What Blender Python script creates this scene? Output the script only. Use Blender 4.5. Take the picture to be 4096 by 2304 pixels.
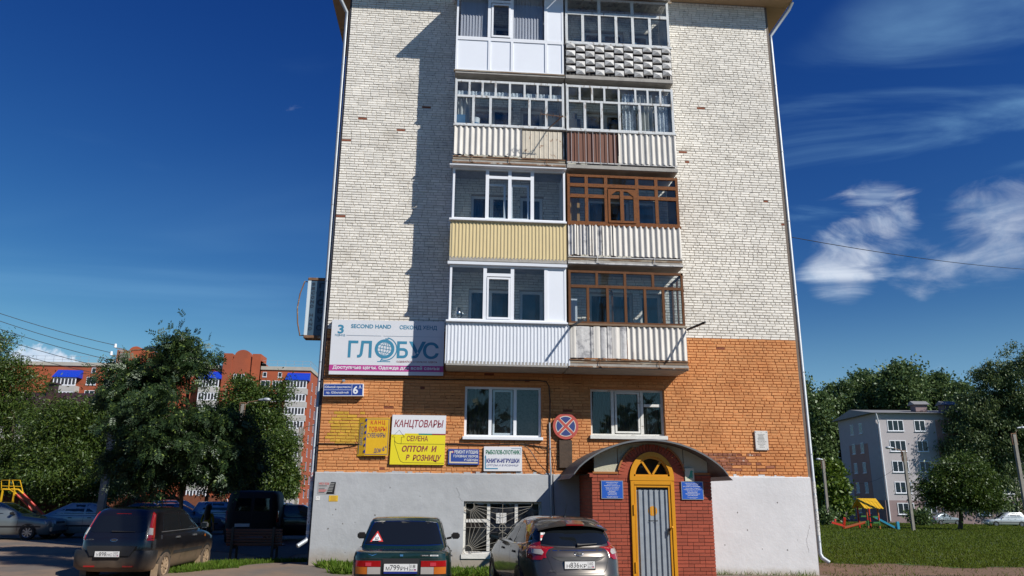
import bpy, bmesh, math, random
import numpy as np
from mathutils import Vector, Matrix
from mathutils.bvhtree import BVHTree
R=math.radians
random.seed(7); rng=np.random.default_rng(7)
sc=bpy.context.scene; COL=sc.collection
for o in list(bpy.data.objects): bpy.data.objects.remove(o)

# ---------------------------------------------------------------- camera
CAM=Vector((3.3673,-19.5779,1.71)); FPX=2987.6
CR=Vector((0.9969,-0.0787,0.0085)).normalized(); CU=Vector((-0.0291,-0.2646,0.9639)).normalized(); CF=CR.cross(CU)*-1
CF=Vector((0.0736,0.9611,0.266)).normalized()
cam_d=bpy.data.cameras.new('camera'); cam=bpy.data.objects.new('camera',cam_d); COL.objects.link(cam)
m=Matrix.Identity(4)
for i,c in enumerate((CR,CU,-CF)):
    for k in range(3): m[k][i]=c[k]
m.translation=CAM; cam.matrix_world=m
cam_d.sensor_width=36; cam_d.lens=FPX/4096*36; cam_d.clip_start=.1; cam_d.clip_end=3000
sc.camera=cam
# ---------------------------------------------------------------- sky, sun, exposure
SUNV=Vector((-.577,.53,-.62)).normalized()           # travel direction of the sunlight
SUN_EL=math.asin(-SUNV.z); SUN_AZ=math.atan2(-SUNV.x,-SUNV.y)
w=bpy.data.worlds.new('World'); sc.world=w; w.use_nodes=True
nt=w.node_tree; nt.nodes.clear()
def N(t,tree=None,**k):
    n=(tree or nt).nodes.new(t)
    for a,b in k.items(): setattr(n,a,b)
    return n
out=N('ShaderNodeOutputWorld'); bg=N('ShaderNodeBackground'); sky=N('ShaderNodeTexSky')
sky.sky_type='NISHITA'; sky.sun_disc=False; sky.sun_elevation=SUN_EL; sky.sun_rotation=SUN_AZ
sky.air_density=1.0; sky.dust_density=0.05; sky.ozone_density=3.0; sky.altitude=100
bg.inputs[1].default_value=.055
lk=nt.links.new
def vmath(op,a,b=None):
    n=N('ShaderNodeVectorMath',operation=op)
    for i,x in enumerate((a,b)):
        if x is None: continue
        if isinstance(x,(tuple,list,Vector)): n.inputs[i].default_value=x
        else: lk(x,n.inputs[i])
    return n
def fmath(op,a,b=0.,clamp=False,tree=None):
    n=N('ShaderNodeMath',tree,operation=op); n.use_clamp=clamp
    for i,x in enumerate((a,b)):
        if isinstance(x,(int,float)): n.inputs[i].default_value=x
        else: (tree or nt).links.new(x,n.inputs[i])
    return n.outputs[0]
tc=N('ShaderNodeTexCoord'); dirv=tc.outputs['Generated']
sep=N('ShaderNodeSeparateXYZ'); lk(dirv,sep.inputs[0])
zc=fmath('MAXIMUM',sep.outputs[2],.03)
plane=vmath('DIVIDE',dirv); cmb=N('ShaderNodeCombineXYZ')
for i in range(3): lk(zc,cmb.inputs[i])
lk(cmb.outputs[0],plane.inputs[1])
def blob(d,lo,hi):      # soft patch of sky round a direction
    dp=vmath('DOT_PRODUCT',dirv,Vector(d).normalized()).outputs['Value']
    mr=N('ShaderNodeMapRange',interpolation_type='SMOOTHSTEP'); lk(dp,mr.inputs[0])
    mr.inputs[1].default_value=math.cos(R(hi)); mr.inputs[2].default_value=math.cos(R(lo)); return mr.outputs[0]
def noise(vec,scale,detail,rough,dist=0,off=(0,0,0),sc3=(1,1,1),rot=0):
    mp=N('ShaderNodeMapping'); lk(vec,mp.inputs[0]); mp.inputs[1].default_value=off; mp.inputs[3].default_value=sc3; mp.inputs[2].default_value=(0,0,rot)
    t=N('ShaderNodeTexNoise'); lk(mp.outputs[0],t.inputs[0]); t.inputs['Scale'].default_value=scale
    t.inputs['Detail'].default_value=detail; t.inputs['Roughness'].default_value=rough; t.inputs['Distortion'].default_value=dist
    return t.outputs[0]
def ramp(v,a,b):
    mr=N('ShaderNodeMapRange',interpolation_type='SMOOTHSTEP'); lk(v,mr.inputs[0]); mr.inputs[1].default_value=a; mr.inputs[2].default_value=b; return mr.outputs[0]
cir=noise(plane.outputs[0],1.5,7,.55,.8,(3.1,1.7,0),(.7,1.15,1),.5)
veil=noise(plane.outputs[0],.35,4,.55,.6,(1.2,6,0),(.6,1.3,1),.3)
CLOUDS=None
def add(a,b): return b if a is None else fmath('MAXIMUM',a,b)
# thin cirrus on the right, one denser tuft, a faint veil low on the left, one cumulus at the left horizon
c1=fmath('MULTIPLY',ramp(cir,.42,.74),.5)
c1=fmath('MULTIPLY',c1,add(add(blob((.536,.73,.43),1,10),blob((.47,.78,.40),1,9)),blob((.60,.70,.47),2,9)))
wsp=noise(dirv,8,9,.58,1.3,(2.6,5,1),(.8,.8,2.1),.4)
c2=fmath('MULTIPLY',ramp(fmath('ADD',fmath('MULTIPLY',wsp,1.5),fmath('MULTIPLY',add(blob((.498,.812,.302),0,4.6),blob((.466,.84,.272),0,4.0)),.62)),1.02,1.62),.80)
c3=fmath('MULTIPLY',ramp(fmath('ADD',fmath('MULTIPLY',wsp,1.5),fmath('MULTIPLY',add(blob((.60,.75,.287),0,5.0),blob((.548,.795,.262),0,4.2)),.52)),1.02,1.7),.55)
c4=fmath('MULTIPLY',ramp(veil,.42,.75),fmath('MULTIPLY',blob((-.40,.885,.20),4,24),.22))
cum=noise(dirv,22,8,.6,.3,(4,2,1))
c5=ramp(fmath('ADD',fmath('MULTIPLY',cum,.9),add(fmath('MULTIPLY',blob((-.468,.872,.108),0,4.3),.6),fmath('MULTIPLY',blob((-.43,.895,.09),0,3.2),.55))),.74,.84)
c6=fmath('MULTIPLY',ramp(cir,.55,.9),.05)
for c in (c2,c3,c5): CLOUDS=add(CLOUDS,c)
THIN=None
for c in (c1,c4,c6): THIN=add(THIN,c)
mixc=N('ShaderNodeMixRGB'); lk(CLOUDS,mixc.inputs[0]); hs=N('ShaderNodeHueSaturation'); hs.inputs['Saturation'].default_value=1.3; lk(sky.outputs[0],hs.inputs['Color']); sp_=N('ShaderNodeSeparateColor'); lk(hs.outputs[0],sp_.inputs[0]); cb_=N('ShaderNodeCombineColor')
for i_,(k_,g_) in enumerate(((.83,1.45),(.60,1.5),(1.15,1.))): lk(fmath('MULTIPLY',fmath('POWER',sp_.outputs[i_],g_),k_),cb_.inputs[i_])
hz_=N('ShaderNodeMixRGB'); lk(ramp(sep.outputs[2],.0,.24),hz_.inputs[0]); hz_.inputs[1].default_value=(2.9,6.1,9.8,1); lk(cb_.outputs[0],hz_.inputs[2]); th_=N('ShaderNodeMixRGB'); lk(THIN,th_.inputs[0]); lk(hz_.outputs[0],th_.inputs[1]); th_.inputs[2].default_value=(4.2,8.4,12.5,1); lk(th_.outputs[0],mixc.inputs[1])
shade=N('ShaderNodeMixRGB'); lk(ramp(cum,.35,.62),shade.inputs[0]); shade.inputs[1].default_value=(7.8,9.8,12.4,1); shade.inputs[2].default_value=(12.4,13.4,14.8,1)
lk(shade.outputs[0],mixc.inputs[2]); lk(mixc.outputs[0],bg.inputs[0]); lk(bg.outputs[0],out.inputs[0])
sd=bpy.data.lights.new('sun','SUN'); sd.energy=4.3; sd.angle=R(.53); sd.color=(1,.955,.88)
so=bpy.data.objects.new('sun',sd); COL.objects.link(so); so.rotation_euler=SUNV.to_track_quat('-Z','Y').to_euler(); so.location=(20,-30,40)
vs=sc.view_settings; vs.view_transform='Standard'; vs.look='None'; vs.exposure=.3; vs.gamma=1; vs.use_curve_mapping=False
sc.cycles.max_bounces=8; sc.cycles.transparent_max_bounces=24; sc.cycles.diffuse_bounces=3; sc.cycles.glossy_bounces=3
sc.cycles.caustics_reflective=False; sc.cycles.caustics_refractive=False; sc.cycles.use_denoising=True; sc.cycles.sample_clamp_indirect=6

# ---------------------------------------------------------------- helpers
def W(px,py,Y=0.):                  # point of the photograph on the vertical plane y=Y
    d=CR*((px-2048)/FPX)-CU*((py-1152)/FPX)+CF; t=(Y-CAM.y)/d.y; return CAM+d*t
def WD(px,py,D): return CAM+(CR*((px-2048)/FPX)-CU*((py-1152)/FPX)+CF)*D
def ground(x,y):
    g=-.12-.011*max(0,y-8)-.0105*max(0,x-4)
    d=math.hypot((x+.2)/1.5,(y+.2)/1.3); 
    if d<2.2: g+=.13*max(0,1-(d/2.2)**2)
    return g
MATRIX={}
def thing(name,label,cat,loc=(0,0,0),rz=0,group=None,local=False):
    o=bpy.data.objects.new(name,None); COL.objects.link(o); o.location=loc; o.rotation_euler=(0,0,rz); o.empty_display_size=.2
    o['label']=label; o['category']=cat
    if group: o['group']=group
    M=Matrix.Translation(Vector(loc))@Matrix.Rotation(rz,4,'Z')
    MATRIX[o.name]=Matrix.Identity(4) if local else M.inverted(); return o
def empty(name,parent):
    o=bpy.data.objects.new(name,None); COL.objects.link(o); adopt(o,parent); MATRIX[o.name]=Matrix.Identity(4); return o
def adopt(o,parent):
    if parent is not None:
        o.parent=parent; o.matrix_parent_inverse=MATRIX.get(parent.name,Matrix.Identity(4))
def tag(o,label=None,cat=None,group=None,kind=None):
    for k,v in (('label',label),('category',cat),('group',group),('kind',kind)):
        if v: o[k]=v
    return o
def link(name,me,mats,parent=None,smooth=None):
    if mats is not None:
        for mm in (mats if isinstance(mats,(list,tuple)) else [mats]): me.materials.append(mm)
    if smooth is not None:
        me.shade_smooth()
        if smooth<180: me.set_sharp_from_angle(angle=R(smooth))
    o=bpy.data.objects.new(name,me); COL.objects.link(o); adopt(o,parent); return o
class MB:
    def __init__(s): s.v=[]; s.f=[]; s.m=[]; s.cm=0
    def quad(s,*p):
        b=len(s.v); s.v+= [tuple(q) for q in p]; s.f.append(tuple(range(b,b+len(p)))); s.m.append(s.cm); return s
    def box(s,x0,y0,z0,x1,y1,z1,jit=0):
        x0,x1=min(x0,x1),max(x0,x1); y0,y1=min(y0,y1),max(y0,y1); z0,z1=min(z0,z1),max(z0,z1)
        b=len(s.v); P=[(x,y,z) for z in (z0,z1) for y in (y0,y1) for x in (x0,x1)]
        if jit: P=[tuple(c+random.uniform(-jit,jit) for c in p) for p in P]
        s.v+=P
        for q in ((0,2,3,1),(4,5,7,6),(0,1,5,4),(2,6,7,3),(0,4,6,2),(1,3,7,5)): s.f.append(tuple(b+i for i in q)); s.m.append(s.cm)
        return s
    def bar(s,p,q,w,h=None,up=(0,0,1)):      # rectangular bar from p to q
        p=Vector(p); q=Vector(q); d=(q-p).normalized(); u=Vector(up)
        if abs(d.dot(u))>.95: u=Vector((0,1,0))
        a=d.cross(u).normalized(); u=a.cross(d); h=h or w; b=len(s.v)
        for e in (p,q):
            for i,j in ((-1,-1),(1,-1),(1,1),(-1,1)): s.v.append(tuple(e+a*(i*w/2)+u*(j*h/2)))
        for fc in ((3,2,1,0),(4,5,6,7),(0,1,5,4),(1,2,6,5),(2,3,7,6),(3,0,4,7)): s.f.append(tuple(b+i for i in fc)); s.m.append(s.cm)
        return s
    def tube(s,path,r,n=8,cap=True):
        path=[Vector(p) for p in path]; rs=r if isinstance(r,(list,tuple)) else [r]*len(path); b=len(s.v); pu=None
        for i,p in enumerate(path):
            d=(path[min(i+1,len(path)-1)]-path[max(i-1,0)]).normalized()
            if pu is None:
                pu=Vector((0,0,1)) if abs(d.z)<.9 else Vector((0,1,0))
            a=d.cross(pu).normalized(); pu=a.cross(d).normalized()
            for k in range(n):
                t=2*math.pi*k/n; s.v.append(tuple(p+(a*math.cos(t)+pu*math.sin(t))*rs[i]))
        for i in range(len(path)-1):
            for k in range(n):
                s.f.append((b+i*n+k,b+i*n+(k+1)%n,b+(i+1)*n+(k+1)%n,b+(i+1)*n+k)); s.m.append(s.cm)
        if cap:
            s.f.append(tuple(b+k for k in range(n))[::-1]); s.m.append(s.cm)
            e=b+(len(path)-1)*n; s.f.append(tuple(e+k for k in range(n))); s.m.append(s.cm)
        return s
    def prism(s,poly,d):                    # planar polygon (3d points) extruded by vector d
        d=Vector(d); b=len(s.v); n=len(poly); s.v+=[tuple(p) for p in poly]+[tuple(Vector(p)+d) for p in poly]
        s.f.append(tuple(range(b,b+n))); s.f.append(tuple(range(b+2*n-1,b+n-1,-1))); s.m+=[s.cm,s.cm]
        for i in range(n): s.f.append((b+i,b+n+i,b+n+(i+1)%n,b+(i+1)%n)); s.m.append(s.cm)
        return s
    def ball(s,c,r,n=10,m=7,sq=(1,1,1)):
        b=len(s.v)
        for i in range(m+1):
            t=math.pi*i/m
            for k in range(n):
                a=2*math.pi*k/n; s.v.append((c[0]+r*sq[0]*math.sin(t)*math.cos(a),c[1]+r*sq[1]*math.sin(t)*math.sin(a),c[2]+r*sq[2]*math.cos(t)))
        for i in range(m):
            for k in range(n): s.f.append((b+i*n+k,b+(i+1)*n+k,b+(i+1)*n+(k+1)%n,b+i*n+(k+1)%n)); s.m.append(s.cm)
        return s
    def mesh(s,name='mesh'):
        me=bpy.data.meshes.new(name); me.from_pydata(s.v,[],s.f)
        if any(s.m): me.polygons.foreach_set('material_index',s.m)
        me.update(); return me
    def build(s,name,mats,parent=None,smooth=None,bevel=0):
        me=s.mesh(name)
        if bevel:
            bm=bmesh.new(); bm.from_mesh(me); bmesh.ops.remove_doubles(bm,verts=bm.verts,dist=1e-5); bmesh.ops.recalc_face_normals(bm,faces=bm.faces)
            es=[e for e in bm.edges if len(e.link_faces)==2 and e.calc_face_angle(0)>.5]
            bmesh.ops.bevel(bm,geom=es,offset=bevel,segments=2,affect='EDGES',clamp_overlap=True); bm.to_mesh(me); bm.free()
        return link(name,me,mats,parent,smooth)
    def fix(s):
        return s
# ---------------------------------------------------------------- materials
def mat(name,col,rough=.6,metal=0,big=0,var=0,vscale=6,bump=0,bscale=40,spec=None,island=0,col2=None,c2scale=2,c2lo=.45,c2hi=.6,coat=0,stretch=(1,1,1),dirt=None,dz=None):
    M=bpy.data.materials.new(name); M.use_nodes=True; t=M.node_tree; b=t.nodes['Principled BSDF']; L=t.links.new
    b.inputs['Roughness'].default_value=rough; b.inputs['Metallic'].default_value=metal; b.inputs['Base Color'].default_value=(*col,1)
    if spec is not None: b.inputs['Specular IOR Level'].default_value=spec
    if coat: b.inputs['Coat Weight'].default_value=coat; b.inputs['Coat Roughness'].default_value=.04
    M.diffuse_color=(*col,1); cur=None; tcn=None
    def co():
        nonlocal tcn
        if tcn is None:
            tx=N('ShaderNodeTexCoord',t); mp=N('ShaderNodeMapping',t); L(tx.outputs['Object'],mp.inputs[0]); mp.inputs[3].default_value=stretch; tcn=mp.outputs[0]
        return tcn
    def nz(scale,det=4,ro=.6):
        n=N('ShaderNodeTexNoise',t); L(co(),n.inputs[0]); n.inputs['Scale'].default_value=scale; n.inputs['Detail'].default_value=det; n.inputs['Roughness'].default_value=ro; return n.outputs[0]
    def rampm(v,lo,hi):
        n=N('ShaderNodeMapRange',t,interpolation_type='SMOOTHSTEP'); L(v,n.inputs[0]); n.inputs[1].default_value=lo; n.inputs[2].default_value=hi; return n.outputs[0]
    def mixf(f,a,c):
        n=N('ShaderNodeMixRGB',t); L(f,n.inputs[0])
        if isinstance(a,tuple): n.inputs[1].default_value=(*a,1)
        else: L(a,n.inputs[1])
        n.inputs[2].default_value=(*c,1); return n.outputs[0]
    def scale(a,f):
        n=N('ShaderNodeVectorMath',t,operation='SCALE')
        if isinstance(a,tuple): n.inputs[0].default_value=a
        else: L(a,n.inputs[0])
        L(f,n.inputs['Scale']); return n.outputs[0]
    c=tuple(col)
    if col2 is not None: c=mixf(rampm(nz(c2scale,6,.65),c2lo,c2hi),c,tuple(col2))
    if var:
        f=N('ShaderNodeMapRange',t); L(nz(vscale),f.inputs[0]); f.inputs[1].default_value=.25; f.inputs[2].default_value=.75; f.inputs[3].default_value=1-var; f.inputs[4].default_value=1+var; c=scale(c,f.outputs[0])
    if big:
        f=N('ShaderNodeMapRange',t); L(nz(.33,5,.62),f.inputs[0]); f.inputs[1].default_value=.3; f.inputs[2].default_value=.7; f.inputs[3].default_value=1-big; f.inputs[4].default_value=1+big; c=scale(c,f.outputs[0])
    if island:
        g=N('ShaderNodeNewGeometry',t); oi=N('ShaderNodeObjectInfo',t); s=fmath('FRACT',fmath('ADD',g.outputs['Random Per Island'],oi.outputs['Random'],tree=t),0,tree=t)
        f=N('ShaderNodeMapRange',t); L(s,f.inputs[0]); f.inputs[3].default_value=1-island; f.inputs[4].default_value=1+island*.6; c=scale(c,f.outputs[0])
    if dirt is not None:                       # mud or damp with its own ragged edge, up to height dz
        tx=N('ShaderNodeTexCoord',t); sp=N('ShaderNodeSeparateXYZ',t); L(tx.outputs['Object'],sp.inputs[0])
        h=fmath('ADD',sp.outputs[2],fmath('MULTIPLY',nz(3,5,.6),dz[2],tree=t),tree=t)
        n=N('ShaderNodeMapRange',t,interpolation_type='SMOOTHSTEP'); L(h,n.inputs[0]); n.inputs[1].default_value=dz[1]; n.inputs[2].default_value=dz[0]; f=n.outputs[0]
        c=mixf(f,c,tuple(dirt))
        rr=N('ShaderNodeMapRange',t); L(f,rr.inputs[0]); rr.inputs[3].default_value=rough; rr.inputs[4].default_value=.9; L(rr.outputs[0],b.inputs['Roughness'])
        if coat:
            rc=N('ShaderNodeMapRange',t); L(f,rc.inputs[0]); rc.inputs[3].default_value=coat; rc.inputs[4].default_value=0; L(rc.outputs[0],b.inputs['Coat Weight'])
    if not isinstance(c,tuple): L(c,b.inputs['Base Color'])
    if bump:
        bp=N('ShaderNodeBump',t); bp.inputs['Strength'].default_value=bump; bp.inputs['Distance'].default_value=.02; L(nz(bscale,5,.65),bp.inputs['Height']); L(bp.outputs[0],b.inputs['Normal'])
    return M
def glass_mat(name,tint=(.75,.82,.85),refl=1.,dirt=0.0):
    M=bpy.data.materials.new(name); M.use_nodes=True; t=M.node_tree; t.nodes.clear(); L=t.links.new
    o=N('ShaderNodeOutputMaterial',t); tr=N('ShaderNodeBsdfTransparent',t); gl=N('ShaderNodeBsdfGlossy',t); fr=N('ShaderNodeFresnel',t); mx=N('ShaderNodeMixShader',t)
    tr.inputs[0].default_value=(*tint,1); gl.inputs['Roughness'].default_value=.02; gl.inputs[0].default_value=(refl,refl,refl,1); ge=N('ShaderNodeNewGeometry',t); io=N('ShaderNodeMapRange',t); L(ge.outputs['Backfacing'],io.inputs[0]); io.inputs[3].default_value=1.5; io.inputs[4].default_value=1/1.5; L(io.outputs[0],fr.inputs[0])
    L(fr.outputs[0],mx.inputs[0]); L(tr.outputs[0],mx.inputs[1]); L(gl.outputs[0],mx.inputs[2])
    if dirt:
        df=N('ShaderNodeBsdfDiffuse',t); df.inputs[0].default_value=(.55,.57,.58,1); m2=N('ShaderNodeMixShader',t); tx=N('ShaderNodeTexCoord',t); n=N('ShaderNodeTexNoise',t); L(tx.outputs['Object'],n.inputs[0]); n.inputs['Scale'].default_value=3; n.inputs['Detail'].default_value=6
        f=N('ShaderNodeMapRange',t); L(n.outputs[0],f.inputs[0]); f.inputs[1].default_value=.35; f.inputs[2].default_value=.75; f.inputs[4].default_value=dirt; L(f.outputs[0],m2.inputs[0]); L(mx.outputs[0],m2.inputs[1]); L(df.outputs[0],m2.inputs[2]); L(m2.outputs[0],o.inputs[0])
    else: L(mx.outputs[0],o.inputs[0])
    return M
def leaf_mat(name,c1,c2,c3=None,trans=.3,gloss=.06):
    M=bpy.data.materials.new(name); M.use_nodes=True; t=M.node_tree; t.nodes.clear(); L=t.links.new
    o=N('ShaderNodeOutputMaterial',t); df=N('ShaderNodeBsdfDiffuse',t); tr=N('ShaderNodeBsdfTranslucent',t); gl=N('ShaderNodeBsdfGlossy',t); gl.inputs['Roughness'].default_value=.45; gl.inputs[0].default_value=(.5,.55,.5,1)
    g=N('ShaderNodeNewGeometry',t); rp=N('ShaderNodeValToRGB',t); L(g.outputs['Random Per Island'],rp.inputs[0])
    e=rp.color_ramp.elements; e[0].color=(*c1,1); e[1].color=(*c2,1); e[1].position=.9
    if c3: q=e.new(.97); q.color=(*c3,1)
    L(rp.outputs[0],df.inputs[0]); L(rp.outputs[0],tr.inputs[0]); m1=N('ShaderNodeMixShader',t); m1.inputs[0].default_value=trans; L(df.outputs[0],m1.inputs[1]); L(tr.outputs[0],m1.inputs[2])
    m2=N('ShaderNodeMixShader',t); m2.inputs[0].default_value=gloss; L(m1.outputs[0],m2.inputs[1]); L(gl.outputs[0],m2.inputs[2]); L(m2.outputs[0],o.inputs[0]); return M
X={}
X['white_brick']=mat('white_painted_brick',(.84,.80,.725),.85,big=.09,var=.08,vscale=9,bump=.35,bscale=55,island=.12,col2=(.70,.655,.58),c2scale=1.1,c2lo=.52,c2hi=.72)
X['orange_brick']=mat('orange_painted_brick',(.66,.295,.11),.85,big=.13,var=.10,vscale=8,bump=.35,bscale=55,island=.10,col2=(.56,.225,.075),c2scale=.7,c2lo=.42,c2hi=.66)
X['bare_brick']=mat('bare_red_brick',(.30,.115,.065),.9,var=.2,vscale=18,bump=.5,bscale=60,island=.25,col2=(.5,.4,.33),c2scale=7,c2lo=.58,c2hi=.68)
X['yellow_brick']=mat('yellow_oversprayed_brick',(.60,.36,.04),.85,var=.15,vscale=8,bump=.35,bscale=55,island=.15)
X['chip_brick']=mat('chipped_brick',(.24,.075,.04),.95,var=.3,vscale=30,bump=.8,bscale=70)
X['white_mortar']=mat('painted_mortar',(.41,.37,.31),.95,var=.2,vscale=14,bump=.5,bscale=70)
X['orange_mortar']=mat('orange_mortar',(.50,.20,.07),.95,var=.2,vscale=14,bump=.5,bscale=70)
X['plinth']=mat('grey_painted_plaster',(.41,.425,.44),.8,big=.12,var=.09,vscale=2.2,bump=.35,bscale=9,col2=(.35,.36,.38),c2scale=1.3,c2lo=.55,c2hi=.72,dirt=(.33,.29,.24),dz=(-.15,.30,-.4))
X['plinth_white']=mat('white_painted_plaster',(.62,.625,.64),.8,big=.07,var=.06,vscale=2.2,bump=.4,bscale=9,dirt=(.42,.37,.31),dz=(-.42,-.12,-.3))
X['concrete']=mat('concrete',(.36,.34,.31),.9,var=.2,vscale=5,bump=.4,bscale=30)
X['soffit']=mat('tan_soffit_board',(.42,.30,.18),.7,var=.06,vscale=3)
X['galv']=mat('galvanised_pipe',(.40,.43,.46),.5,.35,var=.12,vscale=5,bump=.08,bscale=20)
X['pvc']=mat('white_pvc',(.80,.82,.86),.35,var=.02,vscale=3)
X['pvc_panel']=mat('white_pvc_panel',(.78,.81,.87),.4,var=.02,vscale=1.5)
X['grey_wood']=mat('weathered_white_paint_wood',(.60,.62,.63),.8,var=.12,vscale=12,bump=.4,bscale=40,col2=(.30,.27,.24),c2scale=9,c2lo=.55,c2hi=.64,stretch=(1,1,.25))
X['old_white_wood']=mat('peeling_white_wood',(.68,.67,.63),.8,var=.1,vscale=12,bump=.4,bscale=40,col2=(.32,.27,.22),c2scale=11,c2lo=.60,c2hi=.66,stretch=(.4,1,1))
X['brown_wood']=mat('varnished_brown_wood',(.12,.045,.013),.85,var=.25,vscale=12,bump=.25,bscale=40,stretch=(1,1,.2))
X['carved_wood']=mat('carved_brown_wood',(.20,.068,.016),.85,var=.2,vscale=20,bump=.6,bscale=60,col2=(.05,.02,.01),c2scale=38,c2lo=.56,c2hi=.60)
X['raw_wood']=mat('weathered_raw_wood',(.20,.13,.08),.85,var=.3,vscale=9,bump=.4,bscale=40,col2=(.34,.29,.22),c2scale=6,stretch=(.25,1,1))
X['white_metal']=mat('white_profiled_sheet',(.72,.75,.80),.38,var=.02,vscale=2)
X['tan_metal']=mat('tan_profiled_sheet',(.66,.54,.30),.45,var=.04,vscale=2)
X['brown_metal']=mat('brown_profiled_sheet',(.16,.062,.035),.5,var=.06,vscale=3)
X['slate']=mat('white_asbestos_sheet',(.68,.65,.60),.85,var=.1,vscale=4,bump=.2,bscale=50,col2=(.44,.38,.33),c2scale=2.5,c2lo=.60,c2hi=.78,stretch=(1,1,.35))
X['slate_old']=mat('worn_sheet',(.58,.57,.56),.8,var=.2,vscale=5,bump=.6,bscale=14,col2=(.30,.30,.31),c2scale=4,c2lo=.5,c2hi=.62)
X['rust_sheet']=mat('rusty_cream_sheet',(.60,.54,.44),.8,var=.1,vscale=6,bump=.3,bscale=30,col2=(.26,.12,.05),c2scale=5,c2lo=.58,c2hi=.66)
X['rust']=mat('rusty_steel',(.20,.105,.055),.85,var=.35,vscale=8,bump=.4,bscale=40,col2=(.42,.38,.32),c2scale=5,c2lo=.55,c2hi=.63)
X['black_metal']=mat('black_metal',(.02,.02,.02),.5)
X['tile_grey']=mat('cast_grey_tile',(.62,.61,.59),.8,var=.18,vscale=9,bump=.3,bscale=40,island=.2,col2=(.3,.28,.26),c2scale=7,c2lo=.58,c2hi=.7)
X['room']=mat('room_wall',(.10,.09,.08),.9,var=.2,vscale=1.5)
X['curtain']=mat('curtain',(.55,.54,.52),.9,var=.1,vscale=20)
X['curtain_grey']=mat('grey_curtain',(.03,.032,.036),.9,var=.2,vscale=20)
X['lace']=mat('lace_curtain',(.75,.78,.82),.9,col2=(.32,.36,.42),c2scale=22,c2lo=.5,c2hi=.56)
X['blind']=mat('lilac_blind',(.55,.52,.58),.8,island=.12)
X['blue_wall']=mat('blue_painted_board',(.05,.16,.30),.7,var=.1,vscale=4)
X['glass']=glass_mat('window_glass',(.88,.91,.92),.9,.012)
X['glass_dark']=glass_mat('dark_window_glass',(.6,.63,.66),.8)
X['glass_old']=glass_mat('old_window_glass',(.88,.91,.92),.9,.05)
# ---------------------------------------------------------------- ground
def axis(parts):
    r=[]
    for a,b,n in parts: r+=list(np.linspace(a,b,n,endpoint=False))
    return r+[parts[-1][1]]
def sheet(name,xs,ys,off,m_,keep=None,kind='structure',fn=ground):
    xs=list(xs); ys=list(ys); nx=len(xs); v=[(x,y,fn(x,y)+off) for y in ys for x in xs]; f=[]
    for j in range(len(ys)-1):
        for i in range(nx-1):
            if keep is None or keep((xs[i]+xs[i+1])/2,(ys[j]+ys[j+1])/2): f.append((j*nx+i,j*nx+i+1,(j+1)*nx+i+1,(j+1)*nx+i))
    me=bpy.data.meshes.new(name); me.from_pydata(v,[],f); me.update()
    if keep:
        bm=bmesh.new(); bm.from_mesh(me); bmesh.ops.delete(bm,geom=[q for q in bm.verts if not q.link_faces],context='VERTS'); bm.to_mesh(me); bm.free()
    o=link(name,me,m_,None,180); o['kind']=kind; return o
GX=axis([(-900,-60,14),(-60,-14,23),(-14,16,120),(16,80,64),(80,900,14)]); GY=axis([(-120,-24,12),(-24,14,152),(14,90,76),(90,1500,20)])
X['dirt']=mat('dusty_asphalt',(.235,.165,.115),.95,var=.14,vscale=1.3,bump=.5,bscale=60,col2=(.15,.125,.105),c2scale=.35,c2lo=.45,c2hi=.62)
X['soil']=mat('bare_soil',(.17,.105,.065),1,var=.25,vscale=3,bump=.8,bscale=30)
X['lawn']=mat('mown_lawn_soil',(.055,.085,.02),1,var=.3,vscale=.8,bump=.5,bscale=20,col2=(.10,.10,.03),c2scale=.25,c2lo=.5,c2hi=.7)
X['asphalt']=mat('worn_asphalt',(.085,.08,.075),.9,var=.2,vscale=2,bump=.4,bscale=60)
sheet('ground',GX,GY,0,X['dirt'])
def in_field(x,y): return x>12.8 and y>3.2+.5*math.sin(x*.9)+.35*math.sin(x*2.3) and not (y>62 and x<0)
sheet('lawn',[x for x in GX if 12<x<400],[y for y in GY if 2<y<300],.012,X['lawn'],in_field)
def in_lot(x,y): return x<-1.2-.25*math.sin(y*.7) and 2.2-.85*x+.5*math.sin(x*1.3)<y<60
sheet('road',[x for x in GX if -60<x<60],[y for y in GY if -24<y<-8.2],.012,X['asphalt'])  # unseen dark asphalt added in front to lower light bounced off the ground
sheet('parking_lot',[x for x in GX if -60<x<0],[y for y in GY if 3<y<62],.010,X['asphalt'],in_lot)
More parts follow.
